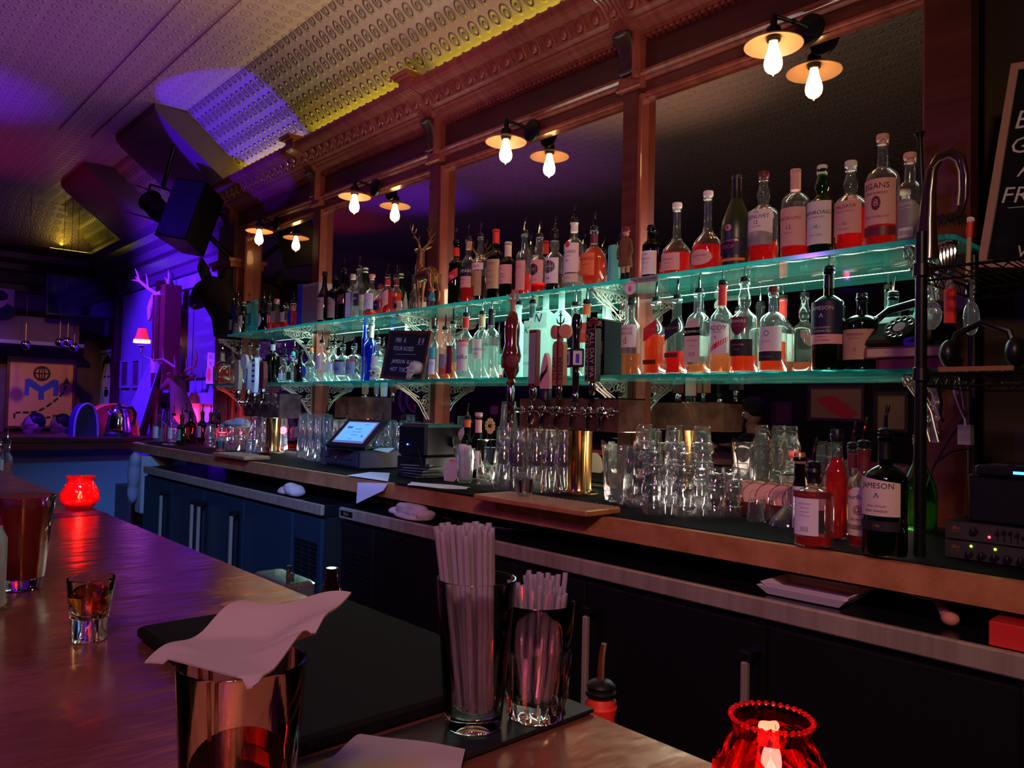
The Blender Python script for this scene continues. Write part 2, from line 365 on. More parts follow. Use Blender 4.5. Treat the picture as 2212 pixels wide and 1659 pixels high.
def slab(name, lo, hi, mat, kind='structure', bev=0): return tag(MB().box(lo, hi, bev=bev).build(name, mat), kind=kind)
# ================================================================ the room
slab('floor', (-10.8, -3.1, -.05), (2.2, 2.8, 0), 'floor')
slab('ceiling', (-10.8, -3.1, 3.60), (2.2, 2.03, 3.68), 'tinceil')
slab('wall_back', (-6.52, 2.68, 0), (2.2, 2.80, 3.7), 'walldk')
slab('wall_back', (-10.7, 2.68, 0), (-6.52, 2.80, 3.7), 'wallbl')
slab('wall_left', (-10.8, -3.1, 0), (-10.6, 2.8, 3.7), 'wallpl')
slab('wall_front', (-10.8, -3.2, 0), (2.2, -3.1, 3.7), 'walldkr')
slab('wall_right', (2.1, -3.1, 0), (2.2, 2.8, 3.7), 'walldkr')
m = MB()
cv = [(2.03, 3.60), (2.67, 3.09), (2.72, 3.09), (2.72, 3.68), (2.03, 3.68)]
m.prism(cv, 1, lambda y, z, t: (-10.65 if t == 0 else 2.15, y, z)); tag(m.build('ceiling', 'tincove'), kind='structure')
m = MB()
m.prism([(-10.62, 3.10), (-10.46, 3.28), (-10.28, 3.42), (-10.1, 3.53), (-9.95, 3.60), (-9.95, 3.68), (-10.62, 3.68)], 1, lambda x, z, t: (x, -3.1 if t == 0 else 2.7, z))
tag(m.build('ceiling', 'tinceil'), kind='structure')
for y in (1.42, 1.66):
    slab('trim_1', (-7.2, y, 3.588), (2.1, y+.022, 3.602), 'tinceil')
# two boxed ribs that come down the cove
for x0, x1, lab in ((-7.02, -6.02, 'right of the two boxed ceiling ribs, beside the back bar end'), (-8.95, -8.0, 'left of the two boxed ceiling ribs, nearer the far wall')):
    m = MB(); o = [(1.80, 3.60), (1.81, 3.55), (1.85, 3.51), (2.40, 3.09), (2.46, 3.07), (2.64, 3.115), (2.06, 3.59)]
    m.prism(o, 1, lambda y, z, t: (x0 if t == 0 else x1, y, z)); tag(m.build('trim_2', P('brown plum paint', (.17, .10, .09), .55)), kind='structure')
# cornice of the left wall and the far wall
def molding(prof, a, b, axis, name, mat, parent=None, kind=None):
    m = MB(); m.prism(prof, 1, (lambda y, z, t: ((a if t == 0 else b), y, z)) if axis == 'x' else (lambda x, z, t: (x, (a if t == 0 else b), z)))
    o = m.build(name, mat, parent)
    if kind: tag(o, kind=kind)
    return o
pr = [(2.68, 2.62), (2.64, 2.62), (2.63, 2.70), (2.60, 2.72), (2.60, 2.84), (2.55, 2.86), (2.53, 2.93), (2.47, 2.98), (2.45, 3.05), (2.38, 3.10), (2.38, 3.14), (2.68, 3.14)]
M['paintw'] = P('dark glossy painted wood', (.11, .06, .10), .3)
molding(pr, -10.6, -6.50, 'x', 'trim_3', 'paintw', kind='structure')
pf = [(-10.6-(y-2.68), z) for y, z in pr]
molding(pf, -3.1, 2.45, 'y', 'trim_4', 'wooddk', kind='structure')
# lower ledge and dark soffit of the far wall, and side wall posts
slab('trim_5', (-10.6, -3.0, 2.02), (-10.15, 2.3, 2.30), 'wallpl')
slab('trim_5', (-10.6, -3.0, 1.98), (-10.08, 2.34, 2.02), 'wallbl')
slab('trim_6', (-10.6, -3.0, .0), (-10.55, 2.68, .98), 'wooddk')
for x, w in ((-9.95, .10), (-8.42, .10)):
    slab('trim_7', (x, 2.60, 0), (x+w, 2.68, 2.62), 'wooddk')
slab('trim_7', (-8.34, 2.60, 1.36), (-6.55, 2.68, 1.46), 'wallbl')
# ================================================================ back bar
bb = thing('back_bar', 'long carved mahogany back bar holding mirrors and glass shelves on the wall', 'back bar', (-3.6, 2.6, 1.05))
bb.location = (0, 0, 0)
MIR = [(-6.01, -4.93), (-4.81, -3.56), (-3.43, -2.146), (-2.03, -.906)]
for a, b in MIR:
    MB().box((a, 2.600, 1.05), (b, 2.61, 2.74)).build('mirror', 'mirror', bb)
MB().box((-6.5, 2.61, 1.0), (-.775, 2.675, 3.1)).build('backing', 'wooddk', bb)
def bead(m, x0, x1, z0, z1, y, r):   # half-round framing of one mirror, three sides
    m.tube([(x0+r, y, z0), (x0+r, y, z1-r), (x1-r, y, z1-r), (x1-r, y, z0)], r, 8)
for a, b in MIR:
    m = MB()
    m.box((a, 2.575, 2.715), (b, 2.60, 2.745)); m.tube([(a, 2.572, 2.73), (b, 2.572, 2.73)], .010, 8)
    m.build('mirror_molding', 'woodh', bb)
for i, (a, b) in enumerate([(-4.93, -4.81), (-3.56, -3.43), (-2.146, -2.03)]):
    m = MB(); m.box((a+.015, 2.55, 1.05), (b-.025, 2.62, 2.76)); m.build('post', 'wood', bb)
    m = MB(); m.box((b-.025, 2.556, 1.05), (b, 2.60, 2.73)); m.tube([(b-.006, 2.555, 1.05), (b-.006, 2.555, 2.73)], .006, 6)
    m.box((a, 2.575, 1.05), (a+.012, 2.60, 2.73)); m.build('post_bead', 'woodh', bb)
# right pilaster and dark panelling beyond it
m = MB(); m.box((-.906, 2.54, 1.05), (-.775, 2.66, 3.1)); m.build('pilaster', 'wood', bb)
m = MB(); m.box((-.912, 2.545, 1.05), (-.902, 2.60, 3.0)); m.build('pilaster_bead', 'woodh', bb)
# left fluted pilaster
m = MB(); m.box((-6.50, 2.50, 1.05), (-6.17, 2.66, 2.86))
for k in range(7): m.tube([(-6.465+k*.042, 2.50, 1.15), (-6.465+k*.042, 2.50, 2.46)], .012, 6)
m.build('pilaster', 'wooddk', bb)
m = MB(); m.box((-6.17, 2.54, 1.05), (-6.01, 2.62, 2.80)); m.tube([(-6.02, 2.54, 1.05), (-6.02, 2.54, 2.72)], .012, 6); m.tube([(-6.16, 2.53, 1.05), (-6.16, 2.53, 2.5)], .012, 6); m.build('post_bead', 'woodh', bb)
m = MB(); m.box((-6.53, 2.46, 2.48), (-6.13, 2.60, 2.52)); m.box((-6.55, 2.44, 2.52), (-6.11, 2.60, 2.55)); m.build('capital', 'woodh', bb)
# entablature: rail, frieze, dentils, cornice, egg and dart
X0, X1 = -6.42, -.70
m = MB()
m.prism([(2.60, 2.745), (2.572, 2.745), (2.572, 2.785), (2.60, 2.785)], 1, lambda y, z, t: (X0 if t == 0 else X1, y, z)); m.build('lower_frieze', 'wood', bb)
m = MB()
m.prism([(2.60, 2.785), (2.565, 2.785), (2.552, 2.795), (2.552, 2.805), (2.540, 2.812), (2.540, 2.824), (2.556, 2.832), (2.60, 2.838)], 1, lambda y, z, t: (X0 if t == 0 else X1, y, z)); m.build('rail_molding', 'woodh', bb)
MB().box((X0, 2.575, 2.83), (X1, 2.62, 2.99)).build('frieze', 'wooddk', bb)
m = MB(); k = 0; x = X0
while x < X1: m.box((x, 2.545, 2.962), (x+.016, 2.575, 2.976)); x += .030
m.build('dentil_row', 'woodh', bb)
m = MB()
m.prism([(2.60, 2.978), (2.545, 2.978), (2.535, 2.990), (2.500, 3.000), (2.490, 3.015), (2.475, 3.018), (2.475, 3.026), (2.462, 3.030), (2.450, 3.034), (2.405, 3.092), (2.36, 3.100), (2.345, 3.112), (2.335, 3.135), (2.335, 3.146), (2.60, 3.146)], 1,
        lambda y, z, t: (X0 if t == 0 else X1, y, z)); m.build('cornice', 'woodh', bb)
m = MB(); x = X0+.05
def slope(u, v, o=0):            # u along, v 0..1 up the band
    return (u, 2.452-.047*v-.78*o, 3.032+.060*v-.62*o)
while x < X1-.03:
    pts = [slope(x+.030*cos(a), .50+.42*sin(a), .004) for a in [pi*(1+k/8) for k in range(9)]]
    pts = [slope(x-.030, .95, .004)]+pts+[slope(x+.030, .95, .004)]
    m.tube(pts, .0060, 6)
    m.ball(slope(x, .56, .001), (.023, .016, .030), 12, 8)
    m.tube([slope(x+.0475, .95, .003), slope(x+.0475, .1, .003)], [.004, .001], 5); m.tube([slope(x+.035, .45, .003), slope(x+.0475, .15, .005), slope(x+.06, .45, .003)], .003, 5)
    x += .095
m.build('egg_and_dart', 'woodh', bb)
for px, zz in ((-6.34, 0), (-4.87, 0), (-3.495, 0), (-2.09, 0)):
    w = .055
    m = MB()   # block in the cornice with cap
    m.prism([(2.60, 2.985), (2.49, 2.985), (2.46, 3.03), (2.395, 3.09), (2.33, 3.11), (2.325, 3.165), (2.60, 3.165)], 1, lambda y, z, t: (px-w if t == 0 else px+w, y, z))
    for k in range(5): m.tube([(px-w+.012+k*.0215, 2.458, 3.028), (px-w+.012+k*.0215, 2.392, 3.088), (px-w+.012+k*.0215, 2.325, 3.105)], .006, 6)
    m.box((px-w-.012, 2.30, 3.165), (px+w+.012, 2.58, 3.178)); m.box((px-w-.022, 2.285, 3.178), (px+w+.022, 2.58, 3.192))
    m.build('cornice_block', 'woodh', bb)
    m = MB()   # acanthus corbel
    out = [(2.60, 2.815), (2.545, 2.815), (2.52, 2.83), (2.515, 2.86), (2.52, 2.90), (2.505, 2.945), (2.475, 2.975), (2.472, 2.985), (2.60, 2.985)]
    m.prism(out, 1, lambda y, z, t: (px-.042 if t == 0 else px+.042, y, z))
    for k in range(-4, 5):
        b = k*.0095
        m.tube([(px+b*1.5, 2.518, 2.822), (px+b*.7, 2.508, 2.85), (px+b*.8, 2.512, 2.90), (px+b, 2.498, 2.945), (px+b*1.1, 2.470, 2.972)], [.004, .006, .006, .007, .004], 6)
    m.ball((px, 2.468, 2.972), (.040, .018, .014)); m.ball((px, 2.512, 2.826), (.040, .012, .012))
    m.build('corbel', 'carved', bb)
    m = MB(); m.box((px+.042, 2.50, 2.79), (px+.056, 2.6, 2.985)); m.box((px-.058, 2.535, 2.79), (px+.060, 2.60, 2.815)); m.box((px-.062, 2.53, 2.755), (px+.064, 2.60, 2.79))
    m.tube([(px-.064, 2.53, 2.765), (px+.066, 2.53, 2.765)], .009, 8); m.build('corbel_base', 'woodh', bb)
# thin tape of yellow leds lying on the cornice
t = thing('led_tape', 'yellow led tape lying on top of the carved cornice, washing the cove', 'led tape', (0, 0, 0))
m = MB(); m.box((-6.0, 2.50, 3.1465), (-.75, 2.512, 3.150)); m.build('diode_strip', 'tape', t)
t = thing('led_tape', 'yellow led tape in the corner of the far ceiling above the television', 'led tape', (0, 0, 0))
m = MB(); m.box((-10.36, 2.0, 3.142), (-10.34, 2.42, 3.150)); m.build('diode_strip', 'tape', t)
# ================================================================ sconces
def sconce(x, lab):
    t = thing('wall_sconce', lab, 'wall lamp', (x, 2.45, 2.685), group=None)
    m = MB(); m.lathe([(0, 0), (.052, 0), (.055, .004), (.052, .014), (.03, .02), (0, .022)], 24, xf=Matrix.Translation((.085, .10, .052)) @ Matrix.Rotation(pi/2, 4, 'X')); m.build('back_plate', 'blackiron', t)
    m = MB(); m.tube([(.085, .08, .055), (.06, .055, .07), (.012, .012, .092), (0, 0, .094)], .007, 8); m.ball((0, 0, .094), .011); m.ball((.05, .045, .076), .010); m.build('arm', 'blackiron', t)
    m = MB(); m.lathe([(.008, .105), (.012, .09), (.012, .06), (.024, .055), (.027, .03), (.024, .008), (.02, .004)], 18); m.build('socket', 'blackiron', t)
    m = MB(); m.lathe([(.022, .026), (.03, .026), (.07, .010), (.100, -.006), (.1015, -.008), (.100, -.010), (.07, .006), (.03, .021), (.022, .022)], 36); m.build('lamp_shade', 'shade', t)
    m = MB(); m.lathe([(.012, .012), (.015, 0), (.018, -.02), (.026, -.045), (.031, -.065), (.0315, -.078), (.028, -.092), (.020, -.102), (.010, -.108), (.003, -.111), (.002, -.117), (0, -.118)][::-1], 20); m.build('bulb', 'bulb', t)
    return t
for x, lab in ((-1.372, 'largest wall lamp with a lit filament bulb, on the rail of the rightmost mirror'), (-2.782, 'second wall lamp from the right, with flat shade and lit filament bulb'),
               (-4.197, 'third wall lamp from the right, left of the metal stag'), (-5.58, 'smallest wall lamp, at the far left end of the mirrors')):
    sconce(x, lab)['group'] = 'filament wall lamps along the mirrors'
# ================================================================ glass shelves and brackets
def shelf(x0, x1, zt, lab):
    t = thing('glass_shelf', lab, 'shelf', (0, 0, 0))
    m = MB(); y0, y1 = 2.30, 2.585; r = .03; out = [(x0, y1), (x0, y0+.015), (x0+.015, y0)]+[(x1-r+r*sin(a), y0+r-r*cos(a)) for a in [k*pi/12 for k in range(7)]]+[(x1, y1)]
    n = len(out); vs = [(x, y, zt-.014) for x, y in out]+[(x, y, zt) for x, y in out]
    m.add(vs, [tuple(range(n-1, -1, -1)), tuple(range(n, 2*n))]); m.build('glass_sheet', 'shelf', t)
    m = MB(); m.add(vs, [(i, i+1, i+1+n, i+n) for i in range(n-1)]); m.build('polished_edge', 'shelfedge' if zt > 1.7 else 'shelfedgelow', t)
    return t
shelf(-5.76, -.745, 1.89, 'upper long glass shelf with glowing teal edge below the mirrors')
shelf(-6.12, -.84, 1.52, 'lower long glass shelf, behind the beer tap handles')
def scroll(cx, cz, r, a0, turns, sgn=1, n=14):
    return [(0, cx+r*(1-.75*k/n)*cos(a0+sgn*turns*2*pi*k/n), cz+r*(1-.75*k/n)*sin(a0+sgn*turns*2*pi*k/n)) for k in range(n+1)]
def bracket():
    t = thing('shelf_bracket', 'x', 'bracket')
    m = MB()
    m.box((-.009, -.02, -.20), (.009, -.008, 0)); m.box((-.009, -.24, -.006), (.009, -.01, 0)); m.build('bracket_plate', 'iron', t)
    m = MB()
    for dx in (-.012, .012):
        L = lambda pts: [(dx+p[0]*.3, p[1], p[2]) for p in pts]
        m.tube(L([(0, -.235, -.008), (0, -.20, -.03), (0, -.14, -.06), (0, -.08, -.105), (0, -.045, -.16), (0, -.02, -.195)]), .0035, 6)
        m.tube(L([(0, -.20, -.008), (0, -.15, -.045), (0, -.09, -.075)]), .003, 6)
        for c in ((-.215, -.022, .016), (-.175, -.022, .016), (-.135, -.026, .02), (-.09, -.03, .022), (-.045, -.03, .02), (-.035, -.075, .02), (-.055, -.095, .018), (-.03, -.125, .016), (-.03, -.165, .012)):
            m.tube(L(scroll(c[0], c[1], c[2], random.random()*6, 1.1, random.choice((1, -1)))), .0026, 5)
    m.build('scrollwork', 'iron', t); return t
br0 = bracket()
k = 0
WHX = {-.87: 'at its right end', -2.09: 'on the third post', -3.495: 'on the second post', -4.87: 'on the leftmost narrow post', -6.02: 'at its left end'}
for z, nm in ((1.875, 'upper'), (1.505, 'lower')):
    for x in (-.87, -2.09, -3.495, -4.87, -6.02):
        lab = 'scrolled iron bracket under the %s glass shelf, %s' % (nm, WHX[x])
        y = 2.575 if x > -1 or x < -6 else 2.565
        if x > -1: y = 2.555
        if k == 0: br0.location = (x, y, z); br0['label'] = lab; br0['group'] = 'scrolled shelf brackets'
        else: dup(br0, (x, y, z), 0, lab, 'scrolled shelf brackets')
        k += 1
# ================================================================ back counter with copper band
t = thing('back_counter', 'long back counter with hammered copper front edge and black top', 'counter')
m = MB(); r = .12
out = [(-6.62, 2.60), (-6.62, 2.02), (-6.55, 1.91), (-6.42, 1.85), (-6.30, 1.84), (1.6, 1.84), (1.6, 2.60)]
m.prism(out, 1, lambda x, y, t_: (x, y, .985 if t_ == 0 else 1.048)); m.build('copper_slab', 'copperedge', t)
m = MB(); m.box((-6.5, 1.92, 1.048), (-6.2, 2.545, 1.0505)); m.box((-6.2, 1.872, 1.048), (1.6, 2.545, 1.0505)); m.build('rubber_top_mat', 'rubber', t)
m = MB(); m.box((-6.2, 2.50, 0), (1.6, 2.54, .985)); m.build('back_panel', 'blackm', t)
# ribbed bar mat that overhangs the copper
m = MB()
for k in range(60): m.box((-2.74+k*.0107, 1.832, 1.0505), (-2.7345+k*.0107, 1.98, 1.055))
for k in range(12): m.box((-2.74, 1.833+k*.0125, 1.0505), (-2.10, 1.838+k*.0125, 1.054))
tag(m.build('bar_mat', 'rubber'), 'black open grid rubber mat on the copper edge left of the big tap column', 'mat')
# ================================================================ coolers
def cooler(name, lab, x0, x1, y0, grills, seams, handles, mat):
    t = thing(name, lab, 'cooler')
    MB().box((x0, y0+.03, 0.02), (x1, 2.48, .86)).build('body', 'blackm', t)
    m = MB(); m.box((x0-.005, y0+.02, .86), (x1+.005, 2.49, .915), bev=.003); m.build('top', 'rubberg', t)
    m = MB(); m.box((x0-.005, y0, .868), (x1+.005, y0+.02, .918), bev=.004); m.build('steel_band', 'steel', t)
    ed = [x0]+seams+[x1]
    for a, b in zip(ed[:-1], ed[1:]):
        g = any(abs(a-q) < .01 for q in grills)
        if not g:
            d = MB().box((a+.004, y0+.008, .10), (b-.004, y0+.03, .85), bev=.004).build('door', mat, t)
            for h, side in handles:
                if a < h < b:
                    m = MB()
                    m.box((h-.016, y0-.045, .765), (h+.016, y0+.008, .79), bev=.003); m.box((h-.016, y0-.045, .34), (h+.016, y0+.008, .365), bev=.003); m.box((h-.012, y0+.002, .35), (h+.012, y0+.008, .78))
                    hh = m.build('handle', 'black', d); m = MB(); m.box((h-.010, y0-.048, .365), (h+.010, y0-.030, .765), bev=.004); m.build('handle_bar', 'steel', d)
        else:
            d = MB().box((a+.004, y0+.010, .06), (b-.004, y0+.03, .85), bev=.004).build('grill_panel', mat, t)
            m = MB(); n = 3; w = (b-a-.06)/n
            for j in range(n):
                for q in range(26): m.box((a+.03+j*w+.006, y0+.004, .20+q*.021), (a+.03+(j+1)*w-.006, y0+.010, .20+q*.021+.012))
            m.build('louvre', 'black', t)
    return t
xs = [round(AT(p, q, 1, 1.80)[0], 3) for p, q in ((810, 1200), (1270, 1350), (1660, 1400))]
c2 = cooler('back_bar_cooler', 'black back bar cooler with steel edge band, grill at its left end', -3.10, .4, 1.78, [-3.10], [xs[0], xs[1], xs[2], -.45], [(xs[1]-.045, 0), (xs[1]+.045, 0), (xs[2]-.03, 0)], 'coolR')
m = MB(); m.box((-3.085, 1.776, .884), (-2.985, 1.782, .906)); m.m = 1; m.text('Blink', .022, lambda x, y: (-3.035+x, 1.7755, .894+y)); m.build('maker_badge', ['black', 'steel'], c2)
ys = 1.74
xl = [round(AT(p, q, 1, ys)[0], 3) for p, q in ((369, 1060), (437, 1100), (523, 1120), (628, 1150))]
hl = [round(AT(p, q, 1, ys-.04)[0], 3) for p, q in ((352, 1100), (424, 1100), (437, 1100), (516, 1120))]
cooler('back_bar_cooler', 'blue tinted back bar cooler with three tall door handles, at the far end', -5.75, -3.2, ys, [xl[3]], xl, [(xl[0]-.06, 0), (xl[1]-.06, 0), (xl[1]+.05, 0), (xl[2]-.05, 0)], 'coolL')
# ================================================================ front bar
t = thing('front_bar', 'front bar with hammered copper top running along the foreground', 'bar')
m = MB(); m.box((-7.9, -.22, 1.03), (.9, .605, 1.07), bev=.003); m.build('bar_top', 'copper', t)
m = MB(); m.box((-7.8, -.02, 0), (.9, .50, 1.03)); m.build('bar_body', 'wooddk', t)
m = MB(); m.box((-2.35, .0, 1.0702), (-2.27, .603, 1.0712)); m.build('hinge_seam', 'navy', t)
m = MB(); m.box((-2.9, .50, .86), (.6, .76, .885)); m.box((-2.9, .745, .885), (.6, .76, .93)); tag(m.build('speed_rail', 'steel'), 'steel bottle rail on the bartender side of the front bar', 'rail')
# far cross counter
t = thing('cross_counter', 'dark wooden cross counter joining the bars at the far end', 'counter')
m = MB(); m.box((-7.95, .62, 1.01), (-7.20, 2.62, 1.055), bev=.008); m.build('counter_top', 'wooddk', t)
m = MB(); m.box((-7.24, .62, .955), (-7.20, 2.2, 1.01)); m.build('apron', 'wood', t)
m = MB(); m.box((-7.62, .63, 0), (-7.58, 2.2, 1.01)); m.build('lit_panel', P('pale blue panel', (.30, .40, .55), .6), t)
m = MB(); m.box((-7.6, 2.06, .3), (-7.1, 2.5, .62)); m.build('cabinet', 'wooddk', t)
# ================================================================ bottles
_m = {}
def shared(name, key, fn, mat, parent, loc=None, scale=None, ang=35):
    """one mesh per key, linked again for every repeat"""
    if key in _m:
        o = bpy.data.objects.new(name, _m[key]); C.objects.link(o)
    else:
        o = fn().build(name, mat, None, ang=ang); _m[key] = o.data
    o.parent = parent
    if loc: o.location = loc
    if scale: o.scale = scale
    return o
def prof(shape, R, H):
    """outer profile (r, z) of a bottle of body radius R and height H, plus height of the shoulder start and the neck radius"""
    rn = .0145
    def sh(z0, z1, r0, r1, n=7, e=1.0): return [(r1+(r0-r1)*(.5+.5*cos(pi*(k/n)**e)), z0+(z1-z0)*k/n) for k in range(1, n+1)]
    b = [(0, .004), (R*.80, .002), (R*.96, .004), (R, .012)]
    if shape == 'std': zb = H*.60; p = b+[(R, zb)]+sh(zb, H*.76, R, rn, 7, 1.15)+[(rn*.96, H*.90)]
    elif shape == 'round': zb = H*.62; p = b+[(R, zb*.6), (R, zb)]+[(R*.98, zb+H*.03), (R*.86, zb+H*.07), (R*.6, zb+H*.105), (rn*1.15, zb+H*.13)]+[(rn, H*.90)]
    elif shape == 'taper': zb = H*.50; p = [(0, .004), (R*.8, .002), (R*.9, .005), (R*.93, .012)]+[(R, zb)]+sh(zb, H*.78, R, rn, 8, .9)+[(rn*.95, H*.9)]
    elif shape == 'bulb': zb = H*.58; p = b+[(R, zb)]+sh(zb, H*.70, R, rn*1.15, 6, 1)+[(rn*1.5, H*.76), (rn*1.55, H*.81), (rn*1.15, H*.87), (rn, H*.90)]
    elif shape == 'cognac': zb = H*.30; p = [(0, .004), (R*.8, .002), (R*.93, .006), (R*.97, .02), (R, zb)]+[(R*.98, zb+H*.04), (R*.86, H*.40), (R*.62, H*.46), (R*.40, H*.51), (rn*1.1, H*.57), (rn*.95, H*.72), (rn*.95, H*.9)]
    elif shape == 'champ': zb = H*.36; p = [(0, .004), (R*.8, .002), (R*.92, .006), (R*.95, .02), (R, zb)]+[(R*.99, H*.44), (R*.88, H*.52), (R*.70, H*.60), (R*.50, H*.68), (rn*1.15, H*.75), (rn, H*.9)]
    elif shape == 'oval': p = [(0, .004), (R*.62, .002), (R*.72, .012), (R*.88, H*.14), (R, H*.32), (R*.99, H*.44), (R*.86, H*.56), (R*.55, H*.66), (R*.30, H*.71), (rn, H*.75), (rn, H*.9)]; zb = H*.5
    elif shape == 'tall': zb = H*.68; p = b+[(R, zb)]+sh(zb, H*.78, R, rn*.95, 6, 1)+[(rn*.93, H*.9)]
    elif shape == 'squat': zb = H*.52; p = b+[(R, zb)]+[(R*.9, zb+H*.06), (R*.6, zb+H*.12), (rn*1.2, zb+H*.18), (rn*1.1, H*.9)]
    else: zb = H*.6; p = b+[(R, zb), (rn, H*.8)]
    r = p[-1][0]; p += [(r*1.0, H-.016), (r*1.25, H-.014), (r*1.25, H-.006), (r*1.05, H-.002), (r*.8, H), (0, H)]
    return p, zb, r
SQ = {'squareb': 1}
def wrap(R, sq, y0=0):
    if sq: return lambda x, z: (x, -R-.0012, z)
    return lambda x, z: ((R+.0010)*sin(x/R), -(R+.0010)*cos(x/R), z)
def labelpatch(m, R, sq, z0, z1, ha, n=12, x0=None, shape=None):
    w = (R*RD(ha)) if not sq else R*.86
    f = wrap(R+.0002, sq); vs = []
    for k in range(n+1):
        x = -w+2*w*k/n; t = abs(2*k/n-1)
        a, b = z0, z1
        if shape == 'oval': h = (z1-z0)/2*math.sqrt(max(0, 1-t*t)); c = (z0+z1)/2; a, b = c-h, c+h
        if shape == 'arch': b = z1-(z1-z0)*.22*t*t
        if shape == 'shield': a = z0+(z1-z0)*.6*t**1.6
        if shape == 'diag': a, b = z0+(x+w)*.55, z1+(x+w)*.55
        if shape == 'cut': b = z1-(z1-z0)*.15*(x+w)/(2*w)
        vs += [f(x, a), f(x, b)]
    m.add(vs, [(2*k, 2*k+2, 2*k+3, 2*k+1) for k in range(n)], not sq)
def band(m, R, z0, z1, r1=None, n=18, xf=None): m.lathe([(R, z0), (r1 or R, z1)], n, xf); return m
BOT = []
def bottle(px, yt, w, Y, zs, desc, shape='std', g='clear', liq='liqclr', lv=.3, cap='pour', cc='black', lab=None, X=None, H=None, R=None, group=None, sq=0, name='liquor_bottle', neck=None, rz=0):
    """px, yt: photo column of the bottle and row of the top of its glass; w its width in photo pixels; Y its depth on the shelf whose top is zs"""
    if X is None:
        p = AT(px, yt, 1, Y); X = p[0]; H = H or p[2]-zs; R = R or w/2*DEP((p[0], Y, zs+H/2))/FPX
        if sq: R = R*.80
    H = round(H, 4); R = round(R, 4)
    t = thing(name, desc, 'bottle', (X, Y, zs+.0006), rz, group)
    pr, zb, rn = prof(shape, R, H); seg = 24 if not sq else 32
    shared('glass_body', ('b', shape, R, H, g, sq), lambda: MB().lathe(pr, seg, sq=sq), g, t)
    if liq:
        zl = .008+(H*.92)*lv; q = [(r*.90, max(z, .007)) for r, z in pr if z < zl and r > 0]; r_at = R*.9
        for (r0, z0), (r1, z1) in zip(pr[:-1], pr[1:]):
            if z0 <= zl <= z1 and z1 > z0: r_at = (r0+(r1-r0)*(zl-z0)/(z1-z0))*.90
        q = [(0, .007)]+[a for a in q if a[1] > .0071 or a[0] > .5*R]+[(r_at, zl), (0, zl+.0005)]
        shared('liquid', ('l', shape, R, H, liq, round(lv, 2), sq), lambda: MB().lathe(q, seg, sq=sq), liq, t)
    if neck:                      # foil or collar round the neck: (material, z0 share, z1 share)
        def ra(z):
            for (r0, z0), (r1, z1) in zip(pr[:-1], pr[1:]):
                if z0 <= z <= z1 and z1 > z0: return r0+(r1-r0)*(z-z0)/(z1-z0)
            return rn
        zz = [H*neck[1]+(H*neck[2]-H*neck[1])*k/4 for k in range(5)]
        m = MB(); m.lathe([(ra(z)+.0012, z) for z in zz], 18); m.build('neck_foil', neck[0], t)
    if cap in ('pour', 'pourc'):
        def f():
            m = MB(); m.lathe([(.0105, -.004), (.0135, -.002), (.0155, .001), (.0155, .004), (.0135, .006), (.0135, .009), (.015, .011), (.0135, .013), (.0105, .016), (0, .018)], 14); return m
        c = shared('pourer_collar', 'pc', f, 'black', t, (0, 0, H), (rn/.0125,)*2+(1,))
        def f2():
            m = MB(); m.tube([(0, 0, .014), (0, 0, .030), (.001, 0, .045), (.004, -.001, .060)], [.0045, .004, .0035, .003], 8); return m
        s = shared('pour_spout', 'ps', f2, 'chrome', c)
        if cap == 'pour': shared('spout_cap', 'pt', lambda: MB().tube([(.003, -.0007, .054), (.005, -.0012, .066), (.006, -.0014, .074)], [.0042, .0045, .0030], 8), 'black', c)
    elif cap == 'screw': shared('screw_cap', ('sc', cc), lambda: MB().lathe([(.0155, 0), (.0160, .002), (.0160, .028), (.0145, .031), (0, .031)], 18, flute=(18, .05, .003, .027)), cc, t, (0, 0, H-.022))
    elif cap == 'cork': shared('stopper', ('ck', cc), lambda: MB().lathe([(.0105, -.012), (.0105, .001), (.0175, .001), (.0185, .004), (.0185, .016), (.0165, .019), (0, .019)], 18), cc, t, (0, 0, H))
    elif cap == 'foilcap': shared('foil_cap', ('fc', cc), lambda: MB().lathe([(.0168, 0), (.0165, .05), (.0175, .056), (.0175, .066), (.0155, .07), (0, .0705)], 18), cc, t, (0, 0, H-.068))
    elif cap == 'wood': shared('cork_ball', ('wb', cc), lambda: MB().ball((0, 0, .012), .016), cc, t, (0, 0, H))
    for L in (lab or []):
        # (z0, z1, paper, half angle, shape, [(text, z, size, ink, [shear])])
        z0, z1, paper, ha, shp, txts = L
        m = MB(); labelpatch(m, R*(.86 if sq and False else 1), sq, z0*H, z1*H, ha, shape=shp); mats = [paper]
        for tt in txts:
            s, zc, size, ink = tt[:4]
            if ink not in mats: mats.append(ink)
            m.m = mats.index(ink); f = wrap(R+.0009, sq)
            m.text(s, size*H, lambda x, y, f=f, zc=zc: f(x, zc*H+y), tt[4] if len(tt) > 4 else 0)
        m.build('label', mats, t)
    BOT.append(t); return t
G1, G2, G3 = 'liquor bottles on the upper glass shelf', 'liquor bottles on the lower glass shelf', 'bottles on the back counter'
U, LO = 1.89, 1.52
